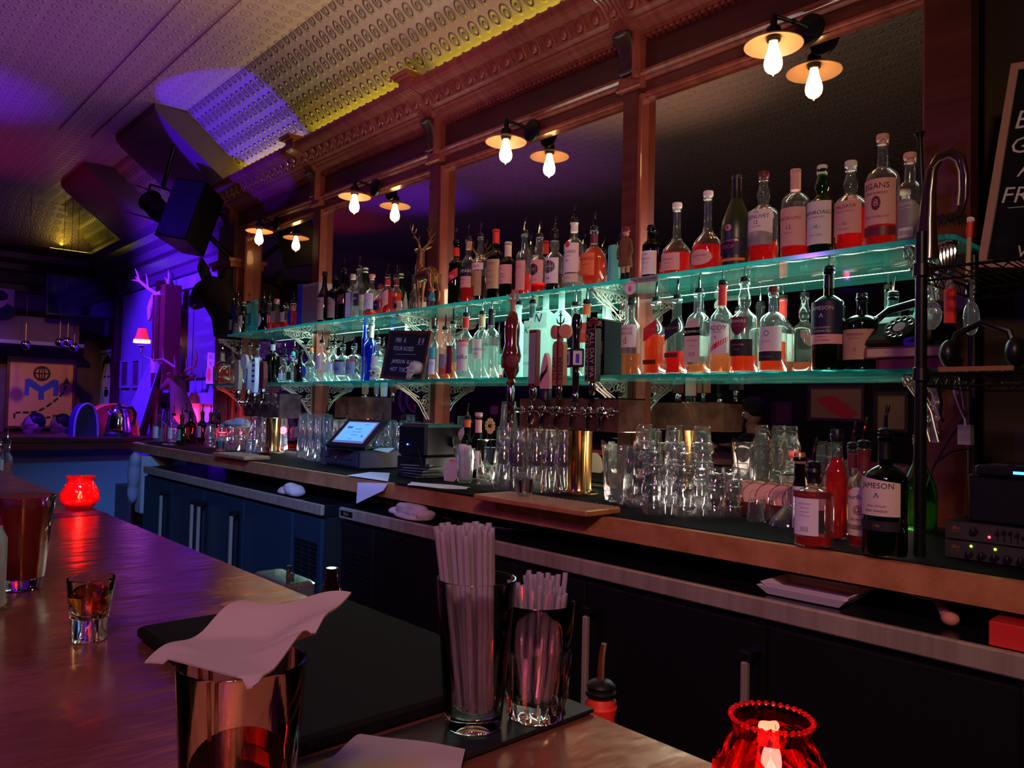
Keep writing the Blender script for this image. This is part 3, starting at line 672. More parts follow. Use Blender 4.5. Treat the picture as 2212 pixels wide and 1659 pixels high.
# ---- upper shelf, right bay
def u(px, yt, w, desc, Y=2.385, **k): return bottle(px, yt, w, Y, U, desc, group=G1, **k)
def l(px, yt, w, desc, Y=2.385, **k): return bottle(px, yt, w, Y, LO, desc, group=G2, **k)
u(1966, 345, 54, 'clear bottle with dark blue grey arched label, rightmost on the upper glass shelf', shape='round', liq='liqred', lv=.22, cap='cork', cc='pink', Y=2.40,
  lab=[(.06, .52, 'grey', 66, 'arch', [('EGANS', .46, .05, 'white'), ('FINEST SPIRIT', .41, .022, 'white')]), (.08, .19, 'white', 34, None, [('|||||||||', .135, .06, 'ink')])])
u(1907, 305, 68, 'tallest whiskey bottle of the upper shelf, pink label with a round seal and heavy base', shape='round', liq='liqred', lv=.42, cap='cork', cc='pink',
  lab=[(.20, .62, 'pink', 70, None, [('EGANS', .55, .075, 'ink'), ('IRISH WHISKEY', .485, .03, 'ink'), ('SPIRIT OF IRELAND', .27, .026, 'maroon')]), (.33, .46, 'maroon', 17, 'oval', [('8', .395, .09, 'pink')]), (.10, .185, 'maroon', 70, None, [])])
u(1838, 362, 63, 'bulb necked whisky bottle with full red spirit, beside the tallest bottle', shape='bulb', liq='liqred', lv=.52, cap='cork', cc='white',
  lab=[(.20, .58, 'pink', 66, None, [('TALISKER', .51, .062, 'maroon'), ('SINGLE MALT SCOTCH', .455, .022, 'maroon'), ('- 10 -', .31, .05, 'ink'), ('ISLE OF SKYE', .25, .02, 'maroon')])])
u(1776, 364, 58, 'green whisky bottle with white cap and broad white label on the upper shelf', shape='bulb', g='green', liq='liqgr', lv=.4, cap='screw', cc='white',
  lab=[(.12, .60, 'white', 66, None, [('LAPHROAIG', .47, .062, 'ink'), ('ISLAY SINGLE MALT', .42, .022, 'ink'), ('- 10 -', .31, .055, 'ink'), ('SCOTCH WHISKY', .22, .02, 'ink')])])
u(1719, 368, 59, 'clear whisky bottle with long pink neck foil and pink label', shape='round', liq='liqred', lv=.30, cap='foilcap', cc='pink',
  lab=[(.14, .56, 'pink', 72, None, [('MACALLAN', .44, .05, 'maroon'), ('12', .34, .065, 'maroon'), ('YEARS OLD', .28, .02, 'maroon')])])
u(1650, 384, 63, 'bulb necked whisky bottle with white over grey green label and low red spirit', shape='bulb', liq='liqred', lv=.24, cap='cork', cc='maroon',
  lab=[(.30, .60, 'white', 66, None, [('THE', .57, .034, 'ink'), ('GLENLIVET', .52, .062, 'ink'), ('12', .455, .062, 'ink'), ('YEARS OF AGE', .41, .018, 'ink')]), (.20, .36, 'grey', 66, 'arch', [('SINGLE MALT', .26, .024, 'gold')])])
u(1592, 378, 64, 'frosted olive green cognac bottle with long black neck', shape='champ', g='olive', liq=None, cap='foilcap', cc='black', Y=2.375, neck=('black', .74, .99),
  lab=[(.12, .29, 'navy', 66, None, [('REMY MARTIN', .265, .034, 'gold'), ('VSOP', .20, .06, 'redp')]), (.37, .44, 'gold', 15, 'oval', [('R', .405, .05, 'ink')]), (.05, .08, 'orangep', 66, None, [])])
u(1530, 425, 67, 'round bodied cognac bottle with long thin neck and purple edged oval label', shape='cognac', liq='liqred', lv=.34, cap='cork', cc='white',
  lab=[(.07, .27, 'pink', 52, 'oval', [('COURVOISIER', .19, .033, 'maroon'), ('VS', .14, .03, 'maroon')])])
u(1463, 450, 64, 'shorter long necked cognac bottle with square pink label and vine print', shape='cognac', liq='liqred', lv=.33, cap='cork', cc='white',
  lab=[(.06, .31, 'pink', 48, None, [('HENNESSY', .22, .035, 'maroon', .3), ('COGNAC', .17, .022, 'maroon'), ('~~~~~~', .10, .04, 'ink')])])
u(1407, 492, 38, 'small dark brown bottle with torn edge white label beside the right mirror post', shape='round', g='dark', liq=None, cap='screw', cc='black', Y=2.36,
  lab=[(.06, .52, 'white', 76, None, [('LAZY', .45, .045, 'ink'), ("CASEY'S", .36, .055, 'maroon'), ('CREAM ALE', .29, .028, 'ink'), ('* * *', .18, .05, 'maroon')])])
u(1284, 497, 58, 'flat oval amber bottle with script label on the upper shelf', shape='oval', liq='liqamb', lv=.70, Y=2.39, neck=('maroon', .76, .90), cap='pour',
  lab=[(.18, .56, 'orangep', 44, None, [('Serenità', .47, .10, 'maroon', .35), ('VINTAGE', .37, .03, 'maroon'), ('LIQUORE', .20, .03, 'maroon')])])
u(1241, 478, 42, 'tall clear rum bottle with white label and red disc, white neck band', shape='round', liq='liqclr', lv=.2, Y=2.385, neck=('white', .84, .97),
  lab=[(.24, .66, 'white', 72, None, [('BACARDI', .53, .062, 'ink'), ('SUPERIOR', .475, .026, 'ink'), ('- 80 -', .41, .05, 'ink')]), (.60, .68, 'redp', 20, 'oval', []), (.10, .22, 'cream', 70, None, [('ORIGINAL', .16, .025, 'ink')])])
u(1199, 503, 39, 'clear rum bottle with black octagon on pale green label', shape='bulb', liq='liqdk', lv=.3, neck=('black', .86, .98),
  lab=[(.14, .56, 'white', 70, None, [('94', .22, .08, 'ink'), ('PROOF', .16, .025, 'ink')]), (.31, .52, 'ink', 50, 'oval', [('THE', .46, .022, 'white'), ('KRAKEN', .42, .045, 'white'), ('RUM', .37, .02, 'white')])])
u(1166, 512, 37, 'clear bottle with salmon label around a black oval portrait', shape='bulb', liq='liqred', lv=.18,
  lab=[(.18, .58, 'pink', 72, None, [('spiced rum', .24, .035, 'ink', .3)]), (.32, .52, 'ink', 40, 'oval', [('Joy', .43, .07, 'pink', .3)])])
u(1134, 505, 36, 'narrow bottle of deep red spirit with pale side label on the upper shelf', shape='round', liq='liqred', lv=.36, Y=2.40,
  lab=[(.10, .56, 'pink', 52, None, [("EM'S", .46, .06, 'redp'), ('|', .34, .05, 'maroon')])])
u(1098, 524, 38, 'dark green amaro bottle with wide pale label and black belly', shape='std', g='dkgreen', liq='liqdk', lv=.3, Y=2.365, cap='foilcap', cc='cream',
  lab=[(.24, .58, 'pink', 76, None, [('*', .50, .10, 'ink'), ('AMARO', .41, .035, 'ink'), ('del LAGO', .36, .04, 'ink', .2), ('LIQUORE', .29, .022, 'ink')])])
u(1072, 497, 37, 'green bottle with bright red cap and grey label, left of the amaro bottle', shape='std', g='dkgreen', liq='liqdk', lv=.3, Y=2.43, cap='foilcap', cc='redp',
  lab=[(.18, .58, 'tan', 76, None, [('GIANDO', .52, .045, 'maroon'), ('= = =', .42, .05, 'ink'), ('= = =', .34, .05, 'ink'), ('= = =', .26, .05, 'ink')])])
u(1039, 512, 36, 'clear shouldered bottle with red lettered tag hung on its neck', shape='std', liq='liqdk', lv=.42, Y=2.43,
  lab=[(.50, .60, 'white', 70, None, [('LUNA', .55, .075, 'redp')]), (.12, .48, 'tan', 60, None, [('MEZCAL', .4, .03, 'maroon')])])
u(1013, 517, 32, 'clear aperitif bottle with black band label and bright red liquid', shape='std', liq='liqred', lv=.27, Y=2.37, neck=('tan', .84, .96),
  lab=[(.42, .56, 'ink', 74, None, [('CAMPARI', .49, .072, 'white')]), (.24, .41, 'pink', 74, None, [('BITTER', .36, .03, 'maroon'), ('MILANO', .30, .025, 'maroon')])])
u(986, 525, 32, 'black and green bottle with red slanted label beside the metal stag', shape='round', g='dkgreen', liq='liqdk', lv=.6, Y=2.37, neck=('redp', .78, .92),
  lab=[(.30, .44, 'redp', 66, 'diag', [('STAR', .44, .075, 'white')])])
# ---- upper shelf, middle bay left of the stag
u(857, 600, 24, 'orange red liqueur bottle with long neck, just left of the stag', shape='std', liq='liqamb', lv=.6, Y=2.46, neck=('maroon', .80, .93), lab=[(.2, .5, 'maroon', 60, None, [])])
u(838, 598, 26, 'red aperitif bottle with slanted white label', shape='round', liq='liqred', lv=.62, Y=2.40, neck=('redp', .78, .92), lab=[(.10, .48, 'pink', 64, 'diag', [('APEROL', .4, .06, 'redp')])])
u(822, 618, 28, 'round shouldered orange liqueur bottle with navy square label', shape='oval', liq='liqamb', lv=.55, Y=2.37, cap='screw', cc='maroon', lab=[(.18, .48, 'navy', 50, None, [('ORANGE', .34, .05, 'white')])])
u(804, 600, 30, 'clear bottle with hourglass white label and a little red liquid', shape='std', liq='liqred', lv=.14, Y=2.42, cap='cork', cc='pink', lab=[(.22, .60, 'white', 70, None, [('= = =', .54, .04, 'ink'), ('TRIPLE', .42, .04, 'ink'), ('SEC', .34, .04, 'ink')])])
u(790, 582, 26, 'clear bottle with green shoulder behind the triple sec bottle', shape='std', g='green', liq='liqgr', lv=.4, Y=2.47, cap='screw', cc='white', lab=[(.2, .5, 'cream', 60, None, [])])
u(777, 580, 24, 'clear bottle with small dark green label and pourer', shape='std', liq='liqclr', lv=.35, Y=2.40, lab=[(.26, .5, 'navy', 60, None, [('GIN', .4, .07, 'white')])])
u(763, 596, 28, 'square clear bottle with long plain white label', shape='round', liq='liqclr', lv=.4, Y=2.37, sq=.8, cap='screw', cc='white', lab=[(.05, .60, 'white', 70, None, [('SILVER', .10, .05, 'redp')])])
u(744, 585, 26, 'tall black bottle beside the square white labelled one', shape='std', g='dark', liq=None, Y=2.40, lab=[(.34, .52, 'maroon', 50, None, [('XO', .43, .06, 'pink')])])
u(724, 598, 28, 'black bottle with arched tan label on the upper shelf', shape='round', g='dark', liq=None, Y=2.40, cap='screw', cc='black', lab=[(.10, .55, 'tan', 66, 'arch', [('NERO', .4, .06, 'ink'), ('= =', .25, .06, 'ink')])])
u(702, 590, 28, 'tall glossy brown bottle with long tan label right of the grey box', shape='taper', g='brown', liq='liqdk', lv=.5, Y=2.36, cap='screw', cc='black', lab=[(.05, .50, 'tan', 58, None, [('AGED', .42, .05, 'maroon'), ('= =', .3, .06, 'maroon')])])
# ---- upper shelf, left bay
u(634, 655, 22, 'red orange bottle with blue side, against the blue spined box', shape='squat', liq='liqred', lv=.7, Y=2.38, sq=.6, neck=('orangep', .72, .9), lab=[(.1, .7, 'bluep', 26, None, [])])
u(618, 660, 24, 'clear bottle with purple print and red liquid in the left bay', shape='squat', liq='liqred', lv=.3, Y=2.40, cap='cork', cc='black', lab=[(.3, .7, 'pink', 50, None, [('RYE', .5, .09, 'bluep')])])
u(598, 652, 24, 'clear bottle with salmon square label and red base', shape='squat', liq='liqred', lv=.16, Y=2.38, sq=.6, cap='cork', cc='pink', lab=[(.26, .64, 'pink', 50, None, [('OLD', .52, .08, 'maroon'), ('OAK', .42, .08, 'maroon')])])
u(583, 655, 20, 'narrow dark red bottle with pourer in the left bay', shape='std', liq='liqred', lv=.55, Y=2.42, lab=[(.3, .6, 'pink', 50, None, [])])
u(570, 648, 22, 'black bottle with white six sided label', shape='std', g='dark', liq=None, Y=2.38, lab=[(.14, .58, 'white', 46, 'oval', [('*', .36, .12, 'ink')])])
u(551, 650, 27, 'square teal gin bottle, brightest in the left bay', shape='squat', g='teal', liq='liqclr', lv=.2, Y=2.37, sq=.8, cap='screw', cc='tealp', lab=[(.2, .6, 'tealp', 50, None, [('SAPPHIRE', .5, .05, 'white'), ('GIN', .4, .06, 'white')])])
u(538, 655, 22, 'teal bottle with grey panel, beside the brightest gin bottle', shape='squat', g='teal', liq=None, Y=2.43, sq=.8, lab=[(.2, .6, 'grey', 50, None, [])])
u(527, 655, 22, 'green gin bottle with white label in the left bay', shape='round', g='green', liq='liqclr', lv=.3, Y=2.40, cap='screw', cc='cream', lab=[(.2, .6, 'white', 56, None, [('DRY GIN', .46, .05, 'dark')])])
u(515, 645, 22, 'clear bottle with violet print near the left end of the upper shelf', shape='squat', liq='liqclr', lv=.3, Y=2.37, sq=.6, lab=[(.3, .8, 'bluep', 20, None, [])])
u(505, 655, 18, 'dark bottle at the left end of the upper shelf', shape='std', g='dkgreen', liq='liqdk', lv=.3, Y=2.42, lab=[(.2, .5, 'grey', 50, None, [])])
# ---- lower shelf, right bay
l(1929, 640, 42, 'bottle with teal foil neck and pourer standing behind the black telephone', shape='bulb', g='green', liq='liqgr', lv=.4, Y=2.49, neck=('tealcap', .66, .99), cap='pourc', lab=[(.15, .5, 'tealp', 60, None, [])])
l(1862, 640, 74, 'green whiskey bottle with wide tan label, left of the telephone', shape='round', g='dkgreen', liq='liqdk', lv=.3, Y=2.39, cap='screw', cc='black',
  lab=[(.14, .54, 'tan', 74, None, [('REDBREAST', .47, .045, 'maroon'), ('SINGLE POT STILL', .42, .02, 'maroon'), ('12', .27, .055, 'maroon')])])
l(1791, 585, 69, 'large green glass whiskey bottle with black label, tallest on the lower shelf', shape='round', g='dkgreen', liq='liqgr', lv=.22, Y=2.37, neck=('black', .82, .99),
  lab=[(.36, .68, 'navy', 76, None, [('JAMESON', .61, .055, 'cream'), ('^', .52, .10, 'cream'), ('IRISH WHISKEY', .42, .026, 'cream'), ('CASKMATES', .385, .032, 'cream')]), (.26, .355, 'pink', 76, None, [('FINISHED IN', .33, .018, 'maroon'), ('STOUT BARRELS', .295, .022, 'maroon')])])
l(1671, 632, 57, 'clear whiskey bottle with teal dot on white label and wine coloured stopper', shape='round', liq='liqamb', lv=.38, cap='cork', cc='maroon',
  lab=[(.26, .56, 'white', 66, None, [('o', .49, .16, 'tealp'), ('SLANE', .38, .035, 'gold')]), (.14, .255, 'ink', 66, None, [('IRISH WHISKEY', .19, .022, 'grey')])])
l(1609, 608, 58, 'bulb necked whiskey bottle with brown shield label on the lower shelf', shape='bulb', liq='liqamb', lv=.18,
  lab=[(.40, .60, 'maroon', 44, 'shield', [('POWERS', .55, .048, 'white'), ('GOLD LABEL', .505, .018, 'gold')]), (.18, .36, 'ink', 66, None, [('JOHN POWER', .3, .024, 'gold'), ('& SON', .25, .02, 'gold')])])
l(1561, 615, 50, 'clear whiskey bottle with red foil neck and cream label', shape='std', liq='liqpink', lv=.2, neck=('redp', .76, .99),
  lab=[(.22, .60, 'white', 66, 'cut', [('PADDY', .50, .075, 'ink'), ('IRISH WHISKEY', .455, .022, 'ink'), ('*', .38, .09, 'redp')]), (.20, .26, 'redp', 60, 'diag', [])])
l(1510, 632, 57, 'square shouldered clear whiskey bottle with arched white label and black banner', shape='round', liq='liqpink', lv=.10, sq=.55,
  lab=[(.14, .68, 'cream', 44, 'arch', [('-', .62, .05, 'ink'), ('IRISH WHISKEY', .40, .022, 'ink'), ('~~~', .34, .05, 'ink'), ('|||||||', .24, .05, 'ink')]), (.46, .56, 'ink', 52, None, [('BUSHMILLS', .51, .046, 'white')])])
l(1463, 645, 49, 'square clear scotch bottle with slanted black label and low red spirit', shape='taper', liq='liqred', lv=.30, sq=.85, lab=[(.44, .62, 'ink', 60, 'diag', [('BLACK LABEL', .60, .04, 'gold', .3)]), (.22, .28, 'maroon', 50, None, [])])
l(1417, 650, 49, 'square scotch bottle with slanted red label and orange spirit', shape='taper', liq='liqamb', lv=.55, sq=.85, lab=[(.44, .62, 'redp', 60, 'diag', [('RED LABEL', .60, .04, 'gold', .3)]), (.14, .20, 'maroon', 50, None, [])])
l(1365, 648, 43, 'scotch bottle with a red grouse on its label, right of the black books', shape='std', liq='liqpink', lv=.28, cap='screw', cc='ink', Y=2.36,
  lab=[(.28, .66, 'white', 68, None, [('THE', .64, .02, 'maroon'), ('FAMOUS', .60, .055, 'maroon'), ('GROUSE', .545, .055, 'maroon'), ('d', .45, .13, 'redp')]), (.28, .36, 'navy', 68, None, [('BLENDED SCOTCH', .32, .022, 'gold')])])
# ---- lower shelf, middle
l(1268, 655, 40, 'clear vodka bottle with orange label and orange neck band', shape='round', Y=2.38, liq='liqclr', lv=.3, neck=('orangep', .84, .97), lab=[(.45, .72, 'orangep', 66, None, [('VODKA', .6, .05, 'white')])])
l(1243, 660, 34, 'clear gin bottle with navy label, left of the orange labelled vodka', shape='round', Y=2.42, liq='liqclr', lv=.3, lab=[(.4, .66, 'navy', 66, None, [('1', .55, .08, 'white')])])
l(1214, 625, 42, 'frosted vodka bottle with orange ring round its neck', shape='tall', g='frost', Y=2.44, liq=None, cap='pour', neck=('orangep', .93, .98))
l(1180, 626, 52, 'widest frosted vodka bottle, glowing white, behind the tap handles', shape='tall', g='frost', Y=2.40, liq=None, cap='screw', cc='navy', lab=[(.55, .72, 'frost', 50, None, [('N', .66, .14, 'ink', .3)])])
l(1151, 655, 36, 'frosted vodka bottle with green neck collar', shape='tall', g='frost', Y=2.37, liq=None, neck=('tealcap', .80, .99), lab=[(.3, .75, 'frost', 50, None, [('K', .62, .12, 'ink', .3), ('GOOSE', .18, .05, 'ink')])])
l(1121, 658, 29, 'slim frosted vodka bottle beside the red brown tap handle', shape='tall', g='frost', Y=2.38, liq=None, lab=[(.15, .5, 'frost', 50, None, [('~', .42, .14, 'ink'), ('= =', .2, .07, 'ink')])])
l(1062, 675, 38, 'clear vodka bottle with black neck foil and small red square label', shape='round', Y=2.37, liq='liqclr', lv=.5, neck=('black', .80, .99), lab=[(.30, .62, 'clear2', 60, None, [('KETEL', .5, .06, 'ink'), ('N', .42, .08, 'orangep')])])
l(1042, 678, 36, 'clear vodka bottle with tan neck foil and blue print', shape='round', Y=2.42, liq='liqclr', lv=.4, neck=('tan', .80, .96), lab=[(.30, .60, 'white', 50, None, [('KetelOne', .45, .06, 'bluep'), ('VODKA', .38, .035, 'ink')])])
l(1007, 682, 35, 'clear vodka bottle with red foil and red banner label', shape='std', Y=2.37, liq='liqclr', lv=.4, neck=('redp', .80, .96), lab=[(.12, .58, 'white', 68, None, [('Vodka', .34, .11, 'ink', .35)]), (.50, .60, 'redp', 70, None, [('STOLICHNAYA', .55, .048, 'white')])])
l(979, 700, 26, 'clear bottle with wine red strip label near the middle post', shape='taper', Y=2.38, liq='liqpink', lv=.3, lab=[(.1, .6, 'maroon', 46, None, [('M', .4, .12, 'bluep')])])
l(962, 712, 24, 'clear bottle with grey orange label right of the blackboard sign', shape='std', Y=2.36, liq='liqamb', lv=.3, lab=[(.1, .5, 'grey', 60, None, []), (.05, .22, 'orangep', 60, None, [])])
l(940, 710, 24, 'clear bottle with turquoise label just right of the blackboard sign', shape='std', Y=2.38, liq='liqpink', lv=.15, lab=[(.42, .62, 'tealp', 60, None, []), (.1, .4, 'white', 60, None, [('SKYY', .3, .08, 'bluep')])])
l(817, 735, 26, 'clear bottle left of the blackboard sign, behind the small skull', shape='std', Y=2.44, liq='liqclr', lv=.6, lab=[(.2, .6, 'cream', 60, None, [])])
l(803, 700, 30, 'royal blue wine style bottle with cream neck label', shape='std', g='blue', liq=None, Y=2.47, cap='screw', cc='cream', neck=('cream', .76, .97), lab=[])
l(790, 692, 14, 'slim tall blue bottle beside the royal blue one', shape='tall', g='blue', liq=None, Y=2.50)
l(766, 748, 34, 'clear tequila bottle with grey engraving label and red band, left of the small skull', shape='round', Y=2.37, liq='liqclr', lv=.2, lab=[(.2, .55, 'grey', 66, None, [('%&%', .36, .14, 'ink')]), (.56, .62, 'redp', 66, None, [('ESPOLON', .59, .05, 'white')])])
l(741, 750, 34, 'clear tequila bottle with grey engraving label, second of the matching pair', shape='round', Y=2.37, liq='liqclr', lv=.14, lab=[(.2, .55, 'grey', 66, None, [('&%&', .36, .14, 'ink')]), (.56, .62, 'ink', 66, None, [('ESPOLON', .59, .05, 'redp')])])
l(722, 745, 28, 'clear bottle with small white label and violet edge light', shape='std', Y=2.42, liq='liqclr', lv=.3, lab=[(.3, .5, 'white', 50, None, [])])
l(709, 755, 24, 'clear round bottle behind the pink labelled bottle', shape='std', Y=2.46, liq='liqclr', lv=.3, lab=[(.1, .3, 'cream', 50, None, [])])
l(696, 740, 25, 'tall clear bottle with dusty pink label at the narrow left post', shape='std', Y=2.37, liq='liqclr', lv=.2, lab=[(.3, .66, 'pink', 62, None, [('= =', .5, .07, 'maroon')])])
l(672, 760, 34, 'squat tequila bottle with round cork and oval violet label', shape='squat', Y=2.37, liq='liqclr', lv=.5, cap='wood', cc='orangep', lab=[(.14, .55, 'bluep', 30, 'oval', [])])
l(650, 762, 26, 'squat dark bottle with black hat stopper in the lower left bay', shape='squat', g='dark', Y=2.38, liq=None, cap='cork', cc='black', lab=[(.14, .55, 'maroon', 30, 'oval', [])])
l(633, 768, 24, 'squat clear bottle with green ball stopper in the lower left bay', shape='squat', Y=2.40, liq='liqclr', lv=.4, cap='wood', cc='tealp', lab=[(.1, .4, 'ink', 50, None, [('ISLA', .45, .06, 'grey')])])
l(616, 772, 26, 'squat clear bottle with white base label next to the large black bottle', shape='squat', Y=2.38, liq='liqclr', lv=.3, cap='pour', lab=[(.1, .36, 'white', 50, None, [])])
l(590, 740, 30, 'large black green liqueur bottle with white neck label, behind the left tap handles', shape='round', g='dark', Y=2.36, liq=None, neck=('white', .80, .95), lab=[(.1, .6, 'dark', 56, None, [('= =', .4, .08, 'gold')])])
l(558, 750, 22, 'clear bottle behind the round white tap handle', shape='std', Y=2.44, liq='liqclr', lv=.4, lab=[(.1, .5, 'grey', 50, None, [])])
l(541, 745, 22, 'clear bottle behind the white plank tap handle', shape='std', Y=2.42, liq='liqclr', lv=.4, lab=[(.1, .5, 'white', 50, None, [])])
l(521, 745, 22, 'clear bottle right of the square amber bottle at the shelf end', shape='std', Y=2.42, liq='liqclr', lv=.3, lab=[(.1, .5, 'cream', 50, None, [])])
l(503, 748, 22, 'tall clear bottle behind the square amber bottle at the shelf end', shape='std', Y=2.44, liq='liqpink', lv=.4, lab=[(.1, .5, 'cream', 50, None, [])])
l(481, 758, 36, 'square glass bottle of red amber spirit at the left end of the lower shelf', shape='squat', Y=2.36, sq=.85, liq='liqred', lv=.55, neck=('tan', .68, .92), cap='pourc', lab=[(.08, .52, 'tan', 60, None, [('BOURBON', .4, .05, 'maroon'), ('WHISKEY', .3, .05, 'maroon')])])
# ================================================================ bottles on the back counter
CT = 1.0512
def cb(px, yb, yt, w, desc, **k):
    p = AT(px, yb, 2, CT); R = w/2*DEP(p)/FPX; Y = min(p[1]+R*.8, 2.47); x = AT(px, yb-40, 1, Y)[0]; H = AT(px, yt, 1, Y)[2]-CT
    g = k.pop('group', G3)
    return bottle(0, 0, 0, Y, CT, desc, X=x, H=H, R=R*(.8 if k.get('sq') else 1), group=g, **k)
cb(1757, 1186, 1010, 84, 'big round clear tequila bottle with a back label, nearest of the counter bottles', shape='round', liq='liqred', lv=.10, neck=('black', .80, .99),
   lab=[(.16, .62, 'white', 40, None, [('======', .55, .045, 'grey'), ('=====', .50, .04, 'grey'), ('=====', .45, .04, 'grey'), ('======', .40, .04, 'grey'), ('||||||', .24, .07, 'ink')]), (.625, .71, 'maroon', 80, None, [('ESPOLON', .665, .06, 'redp')])])
cb(1726, 1150, 985, 26, 'dark bottle with mustard yellow cap behind the big round tequila bottle', shape='std', g='dark', liq=None, cap='screw', cc='gold', lab=[(.05, .60, 'white', 70, None, [])])
cb(1806, 1168, 935, 56, 'tall bottle of bright red aperitif with black cap on the counter', shape='std', liq='liqred', lv=.80, cap='screw', cc='black', sq=.3)
cb(1842, 1160, 968, 44, 'ribbed neck bottle of red spirit behind the rose labelled bourbon', shape='std', liq='liqred', lv=.55, neck=('maroon', .78, .93))
cb(1865, 1186, 965, 62, 'clear bourbon bottle with cream rose label and maroon neck band', shape='std', liq='liqred', lv=.5, neck=('maroon', .76, .97),
   lab=[(.12, .60, 'cream', 62, 'arch', [('FourRoses', .50, .065, 'ink', .2), ('@', .38, .10, 'maroon'), ('BOURBON', .28, .03, 'maroon')]), (.18, .23, 'tan', 62, None, [])])
cb(1911, 1207, 940, 92, 'large green whiskey bottle with cream label, nearest the black rack post', shape='round', g='dkgreen', liq='liqgr', lv=.2, neck=('black', .80, .99), sq=0,
   lab=[(.34, .66, 'cream', 62, 'cut', [('JAMESON', .585, .064, 'ink'), ('^', .49, .10, 'bluep'), ('TRIPLE DISTILLED', .42, .02, 'ink'), ('IRISH WHISKEY', .38, .028, 'ink')]), (.22, .30, 'ink', 62, None, [('1780', .26, .03, 'gold')])])
cb(1984, 1150, 950, 78, 'wide green bottle half hidden behind the black rack post', shape='champ', g='green', liq='liqgr', lv=.3)
for px, yb, yt, w, g, lq, d, lab in ((345, 957, 893, 26, 'clear', 'liqclr', 'clear bottle with white label and violet rim light, first at the counter end', 'white'),
    (375, 958, 897, 22, 'clear', 'liqclr', 'slim clear bottle with white label, second at the counter end', 'white'),
    (393, 962, 900, 20, 'green', 'liqgr', 'olive bottle with grey label lit red from behind', 'grey'),
    (412, 958, 893, 24, 'brown', 'liqdk', 'dark bottle with brown label in the red light', 'maroon'),
    (360, 954, 887, 20, 'clear', 'liqred', 'clear bottle glowing red, behind the first two at the counter end', None),
    (402, 954, 890, 18, 'clear', 'liqred', 'red glowing bottle under the small deer head', None),
    (437, 955, 893, 22, 'dkgreen', 'liqdk', 'dark green bottle before the pink drapery', 'grey'),
    (455, 952, 895, 22, 'dark', None, 'black bottle with tall pourer before the pink drapery', 'grey'),
    (472, 955, 900, 22, 'dkgreen', 'liqdk', 'green black bottle beside the first glass stack', 'tan')):
    cb(px, yb, yt, w, d, g=g, liq=lq, lv=.5, lab=[(.15, .55, lab, 60, None, [])] if lab else [], group='bottles at the far end of the back counter')
cb(704, 992, 900, 26, 'green sparkling water bottle with black neck beside the cash drawer', shape='champ', g='green', liq=None, neck=('black', .76, .99))
cb(749, 975, 915, 24, 'clear bottle with tan neck label behind the tablet stand', shape='std', liq='liqclr', lv=.4, neck=('tan', .7, .95))
cb(1008, 1035, 905, 26, 'green wine bottle with copper foil and pourer right of the printer', shape='std', g='dkgreen', liq=None, neck=('orangep', .86, .99), cap='pour', lab=[(.15, .45, 'cream', 66, None, [])])
cb(1032, 1035, 900, 28, 'black wine bottle with pale pink foil capsule', shape='std', g='dark', liq=None, neck=('pink', .74, .99), cap='cork', cc='pink', lab=[(.15, .45, 'white', 66, None, [('WINE', .3, .06, 'ink')])])
# ================================================================ glassware
def onc(px, yb, z=CT): return AT(px, yb, 2, z)
def glassmesh(kind):
    m = MB()
    if kind == 'rocks':     # faceted tumbler, upright: radius .038 at the rim, height .092
        m.lathe([(0, .001), (.026, 0), (.029, .004), (.031, .02), (.034, .052), (.0345, .058), (.0385, .060), (.041, .091), (.0400, .092), (.0375, .064), (.0325, .054), (.0285, .022), (0, .016)], 24, flute=(9, .09, .003, .056))
    elif kind == 'pint':
        m.lathe([(0, .001), (.029, 0), (.031, .004), (.036, .07), (.0375, .100), (.0395, .106), (.044, .148), (.0428, .149), (.0383, .107), (.0362, .1), (.0335, .02), (.029, .014), (0, .012)], 24)
    elif kind == 'highball':
        m.lathe([(0, .001), (.027, 0), (.029, .003), (.0335, .15), (.0325, .1505), (.0275, .014), (0, .012)], 24)
    elif kind == 'shot':
        m.lathe([(0, .001), (.019, 0), (.020, .004), (.0255, .058), (.0242, .0585), (.018, .016), (0, .012)], 18)
    elif kind == 'short':
        m.lathe([(0, .001), (.026, 0), (.028, .004), (.037, .083), (.0358, .084), (.027, .014), (0, .012)], 20)
    elif kind == 'stem':    # martini or coupe style stem glass
        m.lathe([(0, .002), (.034, 0), (.036, .002), (.010, .006), (.0045, .012), (.004, .075), (.006, .085), (.022, .105), (.050, .135), (.053, .150), (.0518, .150), (.0485, .136), (.020, .108), (0, .092)], 28)
    elif kind == 'wine':
        m.lathe([(0, .002), (.032, 0), (.034, .002), (.009, .006), (.004, .012), (.0038, .085), (.010, .095), (.032, .118), (.040, .150), (.036, .195), (.0348, .195), (.0385, .150), (.030, .120), (0, .100)], 26)
    return m
def gl(kind, x, y, z, label, group, inv=True, mat='glassy', rz=0, s=1, cat='glass', name='tumbler'):
    hh = {'rocks': .092, 'pint': .149, 'highball': .1505, 'shot': .0585, 'short': .084, 'stem': .150, 'wine': .195}[kind]*s
    k = ('g', kind, mat)
    o = shared(name, k, lambda: glassmesh(kind), mat, None)
    o.location = (x, y, z+hh if inv else z); o.rotation_euler = (pi if inv else 0, 0, rz); o.scale = (s, s, s)
    return tag(o, label, cat, group)
